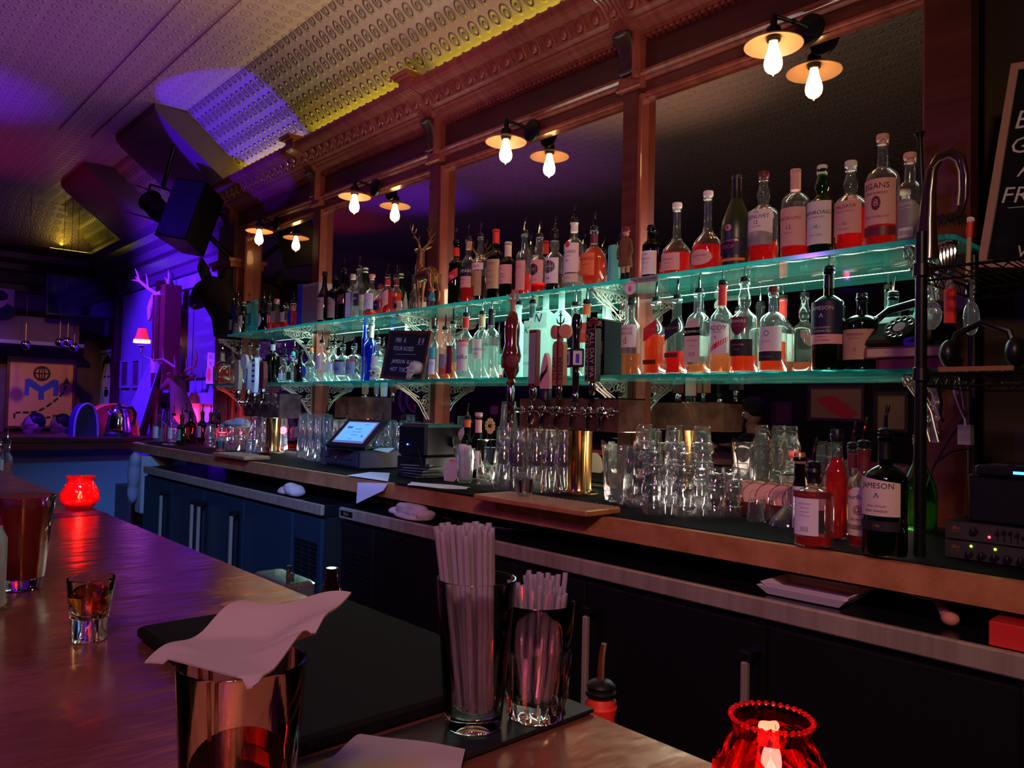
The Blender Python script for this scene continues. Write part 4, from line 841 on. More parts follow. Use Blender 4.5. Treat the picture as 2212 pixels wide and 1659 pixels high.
# inverted rocks glasses in stacks, right of the pitchers  (px, base row, count)
n = 0
RW = 'upturned faceted tumblers in stacks on the counter'
stacks = [(1412, 1113, 3, 'front left'), (1390, 1092, 4, 'back left'), (1477, 1117, 3, 'front, second from the left'), (1455, 1097, 4, 'back, second from the left'), (1543, 1118, 2, 'front, third from the left'),
          (1515, 1100, 4, 'back, third from the left'), (1578, 1117, 2, 'front, fourth from the left'), (1600, 1100, 2, 'back, before the coasters')]
for px, yb, cnt, wh in stacks:
    p = onc(px, yb); y = p[1]+.03
    x = AT(px, yb, 1, y)[0]
    for k in range(cnt):
        z = CT+k*.064
        pos = 'bottom' if k == 0 else ('topmost' if k == cnt-1 else ('second' if k == 1 else 'third'))
        gl('rocks', x, y, z, '%s upturned faceted tumbler of the stack standing %s' % (pos, wh), RW, rz=random.random())
for px, yb, kind, lab in ((1623, 1128, 'short', 'single upturned short tumbler left of the upturned stem glasses'), (1648, 1122, 'short', 'upturned short tumbler beside the stem glasses'),
                          ):
    p = onc(px, yb); gl(kind, p[0], p[1]+.03, CT, lab, 'short tumblers by the stem glasses', s=.85)
for px, yb, lab in ((1683, 1138, 'upturned wide stem glass nearest the big tequila bottle'), (1672, 1118, 'upturned stem glass just behind the nearest one')):
    p = onc(px, yb); gl('stem', p[0], p[1]+.05, CT, lab, 'upturned stem glasses', name='stem_glass')
# upturned pint glasses, five stacks left of the tap column
pst = [(1088, 1060), (1118, 1068), (1158, 1066), (1190, 1066), (1218, 1068)]
for i, (px, yb) in enumerate(pst):
    nm = ('first', 'second', 'third', 'fourth', 'fifth')[i]
    for row in range(2):
        p = onc(px, yb); y = p[1]+.04+row*.10; x = AT(px+(0 if row == 0 else 8), yb-8, 1, y)[0]
        for k in range(3 if (row == 1 and i == 0) else 2):
            pos = ('lowest', 'upper', 'highest')[k]
            gl('pint', x, y, CT+k*.105, '%s upturned pint glass, %s stack from the left, %s row' % (pos, nm, 'front' if row == 0 else 'rear'), 'upturned pint glasses by the big tap column', rz=.3, name='pint_glass')
# highball glasses, columns left of the cash drawer, lit violet
for i, (px, yb) in enumerate([(640, 990), (656, 994), (672, 997), (690, 1002)]):
    nm = ('leftmost', 'second', 'third', 'rightmost')[i]
    p = onc(px, yb); x = p[0]
    for k in range(2):
        gl('highball', x, p[1]+.04, CT+k*.115, '%s upturned highball glass of the %s violet lit column beside the cash drawer' % ('lower' if k == 0 else 'upper', nm), 'violet lit highball columns', s=1.05, name='highball_glass')
for i, (px, yb) in enumerate([(612, 985), (722, 968), (742, 968), (765, 968), (790, 968), (815, 970), (840, 970), (862, 970)]):
    y = 2.42; x = AT(px, 920, 1, y)[0]
    for k in range(2):
        gl('short' if k else 'highball', x, y, CT+k*.155, '%s upturned glass of the back row behind the tablet, %s' % ('lower' if k == 0 else 'upper', ('far left', 'by the green bottle', 'third along', 'fourth along', 'fifth along', 'sixth along', 'seventh along', 'nearest the printer')[i]), 'glasses in the back row behind the tablet')
# rocks glasses stacked at the far end, with a rag on top
for i, (px, yb) in enumerate([(455, 968), (480, 970), (505, 970), (530, 970), (552, 970), (575, 972)]):
    y = 2.15+.12*(i % 2); x = AT(px, 940, 1, y)[0]
    for k in range(2 if i < 3 else 3):
        gl('rocks', x, y, CT+k*.064, '%s upturned tumbler, %s pile at the far counter end' % (('lowest', 'middle', 'highest')[k], ('leftmost', 'second', 'third', 'fourth', 'fifth', 'rightmost')[i]), 'tumbler piles at the far counter end', s=1.1)
p = onc(612, 985); gl('short', p[0], 1.98, CT+.02, 'single short tumbler standing right of the far tap column', None, inv=False)
# pitchers
def pitcher(px, yb, lab, inv, h=.205):
    p = onc(px, yb); t = thing('beer_pitcher', lab, 'pitcher', (p[0], p[1]+.06, CT+(h if inv else 0)), group='clear beer pitchers'); s = 1
    if inv: t.rotation_euler = (pi, 0, .9)
    else: t.rotation_euler = (0, 0, .2)
    m = MB(); m.lathe([(0, .002), (.050, 0), (.054, .004), (.058, .02), (.066, h-.03), (.068, h-.004), (.067, h), (.064, h-.004), (.062, h-.03), (.053, .02), (0, .014)], 40, flute=(20, .04, .02, h-.04))
    m.build('jug_body', 'glassy', t)
    m = MB(); m.tube([(.062, 0, h-.015), (.074, 0, h-.002), (.094, 0, h-.012), (.100, 0, h-.05), (.094, 0, .07), (.080, 0, .035), (.058, 0, .030)], .007, 8); m.build('handle', 'glassy', t)
    m = MB(); m.tube([(-.060, -.03, h-.012), (-.078, 0, h+.012), (-.060, .03, h-.012)], .006, 6); m.build('spout', 'glassy', t)
pitcher(1316, 1087, 'upright ribbed beer pitcher right of the big tap column', False)
pitcher(1362, 1094, 'upturned ribbed beer pitcher tilted against the tumbler stacks', True)
pitcher(1432, 1066, 'rear beer pitcher behind the tumbler stacks', True)
# coasters standing in a row in a wooden holder
t = thing('coaster_holder', 'wooden trough holding a row of round coasters at the back of the counter', 'holder', (0, 0, 0))
m = MB(); m.box((-1.46, 2.24, CT+.003), (-1.02, 2.46, CT+.009)); m.box((-1.46, 2.24, CT+.009), (-1.02, 2.25, CT+.045)); m.box((-1.46, 2.45, CT+.009), (-1.02, 2.46, CT+.045)); m.build('trough', 'wood', t)
base = None
for i in range(9):
    x = -1.42+i*.047
    for j in range(2):
        def cst():
            m = MB(); m.lathe([(0, 0), (.0445, 0), (.0445, .0025), (0, .0025)], 28); m.m = 1; m.tube([(.0455*cos(q*pi/14), .0455*sin(q*pi/14), .00125) for q in range(28)], .0014, 5, closed=True); m.tube([(.022*cos(q*pi/10), .022*sin(q*pi/10), .00125) for q in range(20)], .0016, 5, closed=True); return m
        o = shared('coaster', ('coast', j), cst, ['pink', 'maroon'] if j == 0 else ['tan', 'ink'], None)
        o.location = (x, 2.295+j*.105, CT+.0595); o.rotation_euler = (RD(78+random.uniform(-9, 9)), RD(random.uniform(-8, 8)), RD(48+random.uniform(-16, 16)))
        o.data = o.data; tag(o, 'round pale coaster leaning upright in the %s row of the wooden holder' % ('front' if j == 0 else 'rear'), 'coaster', 'coasters in the %s row' % ('front' if j == 0 else 'rear'))
# ================================================================ beer towers
def tower(px, yb, y, x0, x1, z0, z1, lab):
    t = thing('beer_tower', lab, 'beer tower', (0, 0, 0))
    cx = AT(px, yb-60, 1, y)[0]
    m = MB(); m.lathe([(.075, 0), (.075, .006), (.052, .010), (.048, .02), (.048, z0-CT-.012), (.052, z0-CT-.004), (.052, z0-CT)], 40, xf=Matrix.Translation((cx, y, CT+.004))); m.build('column', 'brass', t)
    m = MB(); m.box((x0, y-.06, z0), (x1, y+.09, z1), bev=.003); m.build('tap_box', 'towerm', t)
    m = MB(); m.box((x0-.002, y-.062, z1-.004), (x1+.002, y+.092, z1+.001)); m.build('top_edge', 'chrome', t)
    return t, cx
t2, cx2 = tower(1252, 1072, 2.24, -2.352, -1.817, 1.301, 1.427, 'large beer tap tower on a gold column in the middle of the counter')
t1, cx1 = tower(590, 975, 2.24, -5.11, -4.58, 1.285, 1.442, 'far beer tap tower at the left end of the counter')
def faucet(t, x, y, z):
    m = MB(); m.tube([(x, y, z), (x, y-.035, z), (x, y-.055, z+.003)], .009, 8); m.ball((x, y-.055, z+.004), (.013, .013, .016), 10, 6)
    m.tube([(x, y-.055, z), (x, y-.066, z-.02), (x, y-.068, z-.055), (x, y-.064, z-.07)], [.010, .008, .007, .0075], 8); m.tube([(x, y-.055, z+.012), (x, y-.055, z+.035)], .006, 8)
    m.ball((x, y-.005, z), (.018, .006, .018), 10, 6); m.build('faucet', 'chrome', t)
# handles: built at the world point of each handle base; hb = bottom, z grows up
def handle(name, lab, px, yb, Y, build):
    p = AT(px, yb, 1, Y); t = thing(name, lab, 'tap handle', (p[0], Y, p[2]), group=None); t.scale = (1.13,)*3; build(t); return t
def ferrule(t, z=-.05, h=.05, r=.010, mat='chrome'):
    m = MB(); m.lathe([(r*.7, z), (r, z+.01), (r*1.1, z+h-.01), (r*.8, z+h)], 12); m.build('ferrule', mat, t)
YH = 2.115
def h_pear(t):
    ferrule(t, -.14, .14, .013)
    m = MB(); m.lathe([(.012, 0), (.020, .010), (.012, .022), (.016, .03), (.028, .05), (.030, .08), (.036, .105), (.032, .125), (.026, .15), (.029, .20), (.026, .235), (.016, .262), (.006, .27), (0, .272)], 20); m.build('grip', P('glossy oxblood', (.13, .018, .012), .12, coat=1), t)
    m = MB()
    for s in (-1, 1): m.lathe([(0, 0), (.024, 0), (.026, .004), (.022, .010), (0, .012)], 18, xf=Matrix.Translation((.022*s, -.016, .085)) @ Matrix.Rotation(.6*s, 4, 'Z') @ Matrix.Rotation(pi/2, 4, 'X'))
    m.build('medallion', 'brown' if False else 'maroon', t)
    m = MB(); m.ball((0, 0, .30), (.010, .009, .02)); m.ball((-.004, 0, .328), (.012, .009, .009)); m.ball((-.017, 0, .330), (.007, .005, .004))
    m.tube([(.004, 0, .332), (.008, 0, .350)], [.006, .001], 6); m.tube([(-.002, 0, .332), (-.006, 0, .350)], [.006, .001], 6); m.tube([(.01, 0, .30), (.024, 0, .315), (.024, 0, .345)], [.004, .005, .002], 6); m.tube([(-.006, -.006, .308), (-.02, -.008, .314)], .003, 6); m.tube([(0, 0, .268), (.002, 0, .292)], .009, 6)
    m.build('fox_finial', P('fox figure', (.42, .17, .12), .5), t)
handle('tap_handle', 'glossy oxblood tap handle topped by a small fox figure', 1104, 832, YH, h_pear)
def h_plank(w, h, face, edge, txt=None):
    def f(t):
        ferrule(t, -.05, .05, .013)
        m = MB(); m.box((-w, -.008, 0), (w, .012, h), bev=.003); m.build('plank', edge, t)
        m = MB(); m.box((-w*.72, -.0105, .010), (w*.72, -.008, h-.012)); m.build('face_panel', face, t)
    return f
handle('tap_handle', 'pink and red edged flat tap handle right of the fox handle', 1152, 835, YH, h_plank(.022, .200, 'grey', 'maroon'))
def h_fin(t):
    m = MB(); m.lathe([(.014, -.045), (.021, -.04), (.021, -.008), (.016, 0)], 16); m.build('ferrule', 'black', t)
    out = [(-.022, 0), (-.023, .03), (-.019, .07), (-.010, .105), (-.002, .122), (.004, .124), (.012, .108), (.019, .075), (.022, .04), (.022, 0)]
    m = MB(); m.prism(out, .016, lambda x, z, q: (x, -.008+q, z)); m.build('blade', 'pink', t)
    m = MB(); m.prism([(-.020, .02), (-.019, .05), (.004, .065), (.014, .085), (.012, .06), (-.006, .04)], .0015, lambda x, z, q: (x, -.0098+q, z)); m.build('painted_swoosh', 'ink', t)
handle('tap_handle', 'pale shark fin shaped tap handle with dark swoosh', 1179, 840, YH, h_fin)
def h_anchor(t):
    ferrule(t, -.05, .05, .010, 'chrome')
    m = MB(); m.prism([(-.026, 0), (-.026, .135), (-.018, .148), (-.004, .150), (-.004, 0)], .020, lambda x, z, q: (x, -.010+q, z)); m.prism([(.004, 0), (.004, .150), (.018, .148), (.026, .135), (.026, 0)], .020, lambda x, z, q: (x, -.010+q, z)); m.build('body', P('orange tan wood', (.36, .15, .06), .4), t)
    m = MB(); m.box((-.004, -.012, 0), (.004, .012, .20)); m.build('spine', 'maroon', t)
    m = MB()
    for s in (-1, 1): m.lathe([(0, 0), (.022, 0), (.024, .003), (.024, .013), (.022, .016), (0, .016)], 22, xf=Matrix.Translation((.022*s, .008, .182)) @ Matrix.Rotation(.35*s, 4, 'Z') @ Matrix.Rotation(pi/2, 4, 'X'))
    m.build('medallion', 'terra', t)
    m = MB(); m.text('STEAM', .026, lambda x, y: (.015-y*1, -.0108, .055+x)); m.text('STEAM', .026, lambda x, y: (-.015-y, -.0108, .055+x)); m.build('lettering', 'ink', t)
    m = MB(); m.tube([(0, 0, .20), (0, 0, .245)], .0025, 6); m.tube([(-.018, 0, .228), (-.014, 0, .214), (0, 0, .207), (.014, 0, .214), (.018, 0, .228)], [.001, .003, .003, .003, .001], 6); m.tube([(-.008, 0, .238), (.008, 0, .238)], .002, 6)
    m.tube([(.004*cos(a), 0, .249+.004*sin(a)) for a in [k*pi/4 for k in range(8)]], .0015, 5, closed=True); m.build('anchor', 'blackiron', t)
handle('tap_handle', 'wooden tap handle with two round medallions and a black anchor on top', 1208, 832, YH, h_anchor)
def h_black(t):
    ferrule(t, -.05, .05, .010)
    m = MB(); m.lathe([(.008, 0), (.011, .01), (.012, .08), (.013, .12), (.011, .17), (.013, .20), (.0175, .225), (.017, .25), (.011, .262), (0, .265)], 18); m.build('grip', P('gloss black', (.008, .008, .012), .1, coat=1), t)
    for s in (-1, 1):
        m = MB(); X = Matrix.Translation((.019*s, -.012, .083)) @ Matrix.Rotation(.55*s, 4, 'Z'); m.box((-.021, -.004, 0), (.021, .004, .062), X, bev=.004); m.m = 1; m.box((-.015, -.0052, .008), (.015, -.004, .054), X); m.m = 2; m.box((-.006, -.0060, .014), (.006, -.0052, .044), X); m.build('shield_plate', ['ink', 'white', 'bluep'], t)
handle('tap_handle', 'tall gloss black tap handle with two shield plates of a blue robed figure', 1243, 848, YH, h_black)
def h_ipa(t):
    ferrule(t, -.045, .045, .011)
    m = MB(); m.box((-.024, -.013, 0), (.024, .013, .172), bev=.002); m.build('block', 'ink', t)
    m = MB(); g = .0015
    for a, b in (((-.023, .002), (-.021, .170)), ((.021, .002), (.023, .170)), ((-.023, .002), (.023, .004)), ((-.023, .168), (.023, .170)), ((-.010, .002), (-.009, .170))): m.box((a[0], -.0142, a[1]), (b[0], -.013, b[1]))
    m.build('gold_border', 'gold', t)
    m = MB(); m.text('ALL DAY IPA', .026, lambda x, y: (.006-(-y), -.0145, .086-x)); m.text('ALL DAY IPA', .024, lambda x, y: (-.016+y*.5, -.0145, .086-x)); m.build('lettering', P('pale yellow ink', (.60, .55, .28), .6), t)
    m = MB(); m.tube([(0, 0, .172), (0, 0, .185)], .006, 8); m.build('stem', 'chrome', t)
    m = MB(); m.box((-.030, -.008, .185), (.030, .008, .196), bev=.003); m.box((-.016, -.007, .196), (.014, .007, .205), bev=.003)
    for x in (-.018, .018): m.lathe([(0, -.009), (.006, -.009), (.006, .009), (0, .009)], 12, xf=Matrix.Translation((x, 0, .186)) @ Matrix.Rotation(pi/2, 4, 'X'))
    m.build('car_topper', 'maroon', t)
handle('tap_handle', 'square black tap handle with yellow vertical lettering and a red car on top', 1280, 824, YH, h_ipa)
for x in (1108, 1152, 1179, 1210, 1243, 1278, 1305):
    X = AT(x, 885, 1, 2.14)[0]; faucet(t2, max(X, -2.335), 2.183, 1.375)
def h_simple(mat, w, h, topper=None, txt=None):
    def f(t):
        ferrule(t, -.06, .06, .013)
        m = MB(); m.prism([(-w*.7, 0), (-w, h*.35), (-w*.85, h*.85), (-w*.4, h), (w*.4, h), (w*.85, h*.85), (w, h*.35), (w*.7, 0)], .024, lambda x, z, q: (x, -.012+q, z)); m.build('grip', mat, t)
        if topper == 'disc': m = MB(); m.lathe([(0, 0), (.045, 0), (.045, .015), (0, .015)], 24, xf=Matrix.Translation((-.01, -.014, h)) @ Matrix.Rotation(pi/2, 4, 'X')); m.build('disc', 'cream', t)
        if topper == 'knob': m = MB(); m.ball((0, 0, h+.008), (.035, .02, .02)); m.build('crown', 'maroon', t)
        if topper == 'lines':
            m = MB()
            for k in range(6): m.box((-w*.6, -.014, h*.3+k*.03), (w*.6, -.012, h*.3+k*.03+.010))
            m.build('print', 'ink', t)
    return f
YL = 2.11
for px, yb, mat, w, h, tp, lab in ((515, 842, 'tan', .028, .185, 'knob', 'brown tap handle with a rounded dark red crown, leftmost on the far tower'),
    (536, 842, 'grey', .014, .16, 'disc', 'tap handle with a large cream disc, on the far tower'),
    (550, 848, 'white', .026, .20, 'lines', 'white plank tap handle with dark printed lines, on the far tower'),
    (568, 838, 'maroon', .030, .15, None, 'dark red diamond shaped tap handle, rightmost on the far tower')):
    handle('tap_handle', lab, px, yb, YL, h_simple(mat, w, h, tp)); faucet(t1, max(-5.09, AT(px, 875, 1, 2.14)[0]), 2.183, 1.375)
# drip trays
def tray(x0, x1, y0, y1, lab):
    t = thing('drip_tray', lab, 'tray')
    m = MB(); m.box((x0, y0, 1.0556), (x1, y1, 1.074), bev=.003); m.build('pan', 'copperedge', t)
    m = MB()
    nx = int((x1-x0)/.022); ny = int((y1-y0)/.011)
    for i in range(nx):
        for j in range(ny): m.box((x0+.012+i*.022, y0+.01+j*.011, 1.074), (x0+.025+i*.022, y0+.014+j*.011, 1.0755))
    m.build('perforated_grate', 'steel', t)
tray(-2.12, -1.58, 1.75, 1.915, 'steel drip tray with slotted grate under the large tap tower')
tray(-4.66, -4.20, 1.80, 1.955, 'drip tray with pale front edge under the far tap tower')
# small glasses of black stirrers standing on the trays
def holder(x, y, z, lab):
    t = thing('stirrer_glass', lab, 'glass', (x, y, z)); glassmesh('short').build('tumbler', 'clear2', t)
    m = MB()
    for k in range(4):
        a = k*1.7; m.box((-.018, -.003, .016), (.018, .003, .062), Matrix.Translation((.010*cos(a), .010*sin(a), 0)) @ Matrix.Rotation(a, 4, 'Z') @ Matrix.Rotation(.2, 4, 'Y'))
    m.build('black_napkin_bands', 'black', t)
p = AT(1164, 1068, 2, 1.076); holder(p[0], 1.86, 1.0757, 'short glass stuffed with black packets on the large drip tray')
p = AT(550, 972, 2, 1.076); holder(p[0], 1.90, 1.0757, 'short glass stuffed with black packets on the far drip tray')
# ================================================================ things among the bottles
def T3(x, y, z): return Matrix.Translation((x, y, z))
def RX(a): return Matrix.Rotation(a, 4, 'X')
def RY(a): return Matrix.Rotation(a, 4, 'Y')
def RZ(a): return Matrix.Rotation(a, 4, 'Z')
# stag
p = AT(920, 600, 1, 2.40); t = thing('stag_statue', 'bronze coloured stag statue with raised head and antlers on the upper shelf', 'statue', (p[0], 2.40, U+.0006))
m = MB()
m.tube([(.075, 0, .195), (.05, 0, .20), (.0, 0, .195), (-.035, 0, .195), (-.055, 0, .21)], [.022, .038, .036, .040, .030], 12)
m.tube([(-.045, 0, .20), (-.055, 0, .25), (-.050, 0, .29), (-.048, 0, .325)], [.034, .026, .021, .020], 12)
m.tube([(-.038, 0, .322), (-.065, 0, .328), (-.095, 0, .338), (-.104, 0, .340)], [.019, .020, .011, .008], 12)
m.tube([(.085, 0, .205), (.098, 0, .19), (.100, 0, .17)], [.010, .009, .003], 8)
for s in (-1, 1):
    m.tube([(-.045, .020*s, .19), (-.048-.004*s, .020*s, .12), (-.043-.012*s, .020*s, .065), (-.048-.016*s, .020*s, .010)], [.019, .010, .007, .007], 10)
    m.tube([(.068, .020*s, .19), (.075, .022*s, .14), (.090+.004*s, .022*s, .095), (.078+.010*s, .022*s, .05), (.082+.012*s, .022*s, .010)], [.028, .019, .009, .007, .007], 10)
    m.tube([(-.034, .016*s, .338), (-.022, .034*s, .350), (-.012, .046*s, .356)], [.006, .008, .002], 8)
    m.ball((-.050-.016*s, .020*s, .008), (.010, .007, .008)); m.ball((.080+.012*s, .022*s, .008), (.010, .007, .008))
remesh(m.build('body', 'bronze', t), .0032, 3)
m = MB()
for s in (-1, 1):
    m.tube([(-.045, .012*s, .340), (-.030, .03*s, .365), (-.035, .052*s, .395), (-.060, .058*s, .430), (-.085, .055*s, .47)], [.007, .006, .0055, .0045, .001], 8)
    for a, b in (((-.033, .045*s, .385), (-.062, .05*s, .40)), ((-.042, .055*s, .405), (-.008, .062*s, .435)), ((-.060, .058*s, .430), (-.040, .062*s, .465)), ((-.033, .035*s, .37), (.005, .05*s, .395))): m.tube([a, ((a[0]+b[0])/2, (a[1]+b[1])/2, (a[2]+b[2])/2-.004), b], [.0045, .004, .001], 6)
m.build('antlers', 'bronze', t)
m = MB(); m.lathe([(0, 0), (.10, 0), (.10, .006), (.06, .012), (0, .012)], 24, oval=.35, xf=T3(.01, 0, -.0004)); m.build('base', 'bronze', t)
p = AT(935, 640, 1, 2.34)
t = thing('small_figurine', 'tiny figurine in a teal shirt and straw hat below the stag', 'figurine', (p[0], 2.335, U+.0006))
m = MB(); m.tube([(-.008, 0, 0), (-.007, 0, .035)], .006); m.tube([(.008, 0, 0), (.007, 0, .035)], .006); m.build('legs', 'maroon', t)
m = MB(); m.tube([(0, 0, .033), (0, 0, .075)], [.016, .011]); m.tube([(-.010, 0, .07), (-.022, -.004, .045)], .005); m.tube([(.010, 0, .07), (.022, -.004, .045)], .005); m.build('shirt', 'tealp', t)
m = MB(); m.ball((0, 0, .085), .010); m.m = 1; m.lathe([(0, 0), (.020, 0), (.020, .002), (.010, .004), (.008, .012), (0, .013)], 14, xf=T3(0, 0, .090)); m.build('head_and_hat', ['skin', 'orangep'], t)
# toy lighted elf behind the stag (pale candle shape in the photo): small white ornament
p = AT(880, 620, 1, 2.48)
t = thing('glass_ornament', 'small white glass ornament with a pointed top behind the stag', 'ornament', (p[0], 2.47, U+.0006))
m = MB(); m.lathe([(0, 0), (.018, 0), (.020, .03), (.012, .07), (.014, .09), (.008, .11), (.002, .14), (0, .141)], 14); m.build('body', 'clear2', t)
# small printed glasses
for px, Y, lab, g in ((862, 2.335, 'small shot glass with a dark print just left of the stag', None), (516, 2.335, 'small clear tumbler in front of the left end bottles', None)):
    p = AT(px, 655, 1, Y); t = thing('shot_glass', lab, 'glass', (p[0], Y, U+.0006)); glassmesh('shot').build('tumbler', 'clear2', t)
    if px == 862: m = MB(); labelpatch(m, .0245, 0, .015, .045, 30, shape='oval'); m.build('print', 'ink', t)
# grey box and blue spined menu box
p0 = AT(655, 690, 1, 2.37)[0]; p1 = AT(690, 690, 1, 2.37)[0]; pm = AT(643, 690, 1, 2.37)[0]
t = thing('menu_box', 'tall grey upright box standing on the upper shelf left of the brown bottle', 'box', (p0, 2.37, U+.0006)); m = MB(); m.box((0, -.01, 0), (p1-p0-.006, .10, .27), bev=.003); m.build('box', 'grey', t); m = MB(); m.box((.01, -.0115, .02), (p1-p0-.016, -.01, .25)); m.build('front_panel', P('taupe', (.22, .16, .13), .6), t)
t = thing('blue_book', 'tall blue book standing against the grey box on the upper shelf', 'book', (pm, 2.36, U+.0006)); m = MB(); m.box((0, 0, 0), (p0-pm-.006, .15, .28), bev=.002); m.build('cover', 'bluep', t); m = MB(); m.box((.005, .006, .2801), (p0-pm-.011, .149, .2806)); m.build('pages', 'bookp', t)
# folded teal hand towel, kilted doll
p = AT(1323, 590, 1, 2.35)
t = thing('teal_bottle_bag', 'crumpled teal cloth bag left of the kilted figure on the upper shelf', 'bag', (p[0], 2.36, U+.0006))
m = MB(); m.lathe([(0, 0), (.024, 0), (.029, .01), (.028, .05), (.026, .10), (.027, .14), (.022, .152), (.012, .156), (0, .150)], 20, flute=(5, .22, .005, .15), sq=.3); m.build('cloth', P('teal cloth', (.12, .62, .50), .8, bump=(60, .6, .01)), t)
p = AT(1352, 600, 1, 2.36)
t = thing('kilted_figure', 'small dark figure in brown kilt and black boots beside the mirror post', 'figurine', (p[0], 2.355, U+.0006))
m = MB()
for s in (-1, 1): m.tube([(.012*s, 0, 0), (.012*s, 0, .035)], [.011, .009]); m.ball((.012*s, -.006, .006), (.010, .016, .007))
m.build('boots', 'black', t)
m = MB()
for s in (-1, 1): m.tube([(.012*s, 0, .033), (.012*s, 0, .075)], .007)
m.build('legs', 'skin', t)
m = MB(); m.lathe([(0, .06), (.030, .062), (.024, .11), (.026, .14), (.024, .165), (.010, .18), (0, .181)], 18, flute=(12, .08, .06, .11)); m.tube([(-.022, 0, .16), (-.034, -.004, .12), (-.026, -.01, .095)], .007); m.tube([(.022, 0, .16), (.034, -.004, .12), (.026, -.01, .095)], .007); m.build('kilt_and_tunic', 'fur', t)
m = MB(); m.ball((0, 0, .192), .013); m.build('head', 'skin', t); m = MB(); m.lathe([(.014, 0), (.018, .003), (.015, .018), (0, .024)], 16, xf=T3(0, 0, .198)); m.build('cap', 'maroon', t)
# sticker hanging below the upper shelf
t = thing('shelf_sticker', 'paper strip and round portrait sticker hanging below the upper shelf edge', 'sticker', (AT(1375, 610, 1, 2.295)[0], 2.294, 1.866))
m = MB(); m.box((-.03, 0, .0), (.10, .0008, .022)); m.m = 1; m.text("DRINK CASEY'S BELL CREAM", .009, lambda x, y: (.035+x, -.0006, .011+y)); m.build('strip', ['grey', 'ink'], t)
m = MB(); m.lathe([(0, 0), (.027, 0), (.027, .0008), (0, .0008)], 20, xf=T3(-.03, 0, -.014) @ RX(pi/2)); m.m = 1; m.text("CASEY'S", .010, lambda x, y: (-.03+x, -.0014, .002+y)); m.m = 2; m.ball((-.03, -.001, -.018), (.008, .001, .011), 10, 6); m.build('round_sticker', ['white', 'redp', 'skin'], t)
# ---- lower shelf: blackboard sign, skulls, books, telephone
p = AT(822, 821, 1, 2.34); q = AT(913, 821, 1, 2.34)
t = thing('blackboard_sign', 'framed blackboard with chalk drink prices on the lower shelf between bottles', 'sign', (p[0], 2.335, LO+.0006), rz=0)
w = q[0]-p[0]; h = .275; R_ = RX(RD(-9)) @ RY(RD(4))
m = MB(); f = .018
for a, b in (((0, 0, 0), (w, .014, f)), ((0, 0, h-f), (w, .014, h)), ((0, 0, f), (f, .014, h-f)), ((w-f, 0, f), (w, .014, h-f))): m.box(a, b, R_ @ T3(0, 0, .012) if False else R_)
m.build('frame', 'wood', t, loc=(0, 0, .012))
m = MB(); m.box((f, .004, f), (w-f, .010, h-f), R_); m.build('slate', 'slate', t, loc=(0, 0, .012))
m = MB()
def chalk(s, x, z, size, sh=.15): m.text(s, size, lambda a, b: R_ @ Vector((x+a, .0032, z+b)), sh)
chalk('PBR  &', w*.32, h*.80, .036); chalk('$ 8', w*.80, h*.80, .042); chalk('FOUR ROSES', w*.42, h*.63, .034); chalk('JAMESON  BLACK', w*.50, h*.37, .030); chalk('HOT  TODDY', w*.44, h*.21, .032)
for x0, x1, z in ((w*.25, w*.75, h*.515), (w*.72, w*.88, h*.72)): m.tube([R_ @ Vector((x0, .003, z)), R_ @ Vector((x1, .003, z+.004))], .0009, 4)
m.build('chalk_writing', 'chalk', t, loc=(0, 0, .012))
m = MB(); m.box((w*.3, .014, .0), (w*.7, .075, .006)); m.build('stand', 'wood', t, loc=(0, 0, 0))
p = AT(850, 700, 1, 2.47); t = thing('white_lidded_jar', 'white lidded jar behind the blackboard sign', 'jar', (p[0]+.02, 2.47, LO+.0006)); m = MB(); m.lathe([(0, 0), (.035, 0), (.037, .01), (.037, .22), (.03, .235)], 20); m.build('jar', 'clear', t); m = MB(); m.lathe([(.033, .236), (.036, .24), (.036, .262), (0, .264)], 24); m.build('lid', 'white', t)
def skull(x, y, z, s, rz, lab):
    t = thing('skull', lab, 'skull', (x, y, z), rz=rz); t.scale = (s, s, s); t['group'] = 'skull ornaments'
    m = MB(); m.ball((0, .018, .088), (.050, .062, .050), 18, 12); m.ball((0, -.030, .058), (.036, .030, .036), 14, 10); m.ball((0, -.040, .024), (.026, .020, .018))
    for s_ in (-1, 1):
        m.tube([(.034*s_, -.034, .062), (.047*s_, -.006, .058), (.048*s_, .02, .062)], .0065, 8); m.tube([(.030*s_, -.040, .010), (.040*s_, -.010, .018), (.042*s_, .012, .045)], .0085, 8); m.ball((.020*s_, -.045, .086), (.018, .013, .009))
    m.tube([(-.028, -.036, .008), (-.015, -.052, .006), (0, -.056, .006), (.015, -.052, .006), (.028, -.036, .008)], .008, 8)
    remesh(m.build('cranium', 'bone', t), .0035, 3)
    m = MB()
    for s_ in (-1, 1): m.ball((.020*s_, -.054, .070), (.0125, .011, .0120))
    m.ball((0, -.062, .047), (.007, .006, .011)); m.build('sockets', 'blackm', t)
    m = MB()
    for k in range(-4, 5):
        for zz in (.0265, .0175): m.box((k*.0052-.0022, -.0610+abs(k)*.0018, zz-.004), (k*.0052+.0022, -.054+abs(k)*.0018, zz+.0042), bev=.0008)
    m.build('teeth', P('teeth', (.6, .5, .38), .4), t)
p = AT(805, 820, 1, 2.33); skull(p[0], 2.345, LO+.0006, .60, RD(20), 'small skull facing forward, left of the blackboard sign')
p = AT(888, 820, 1, 2.30); skull(p[0], 2.3, LO+.0006, .74, RD(-62), 'larger pale skull turned to the side before the blackboard sign') if False else skull(p[0]-.01, 2.325, LO+.0006, .70, RD(-62), 'larger pale skull turned to the side in front of the blackboard sign')
bx = AT(1275, 800, 1, 2.36)[0]
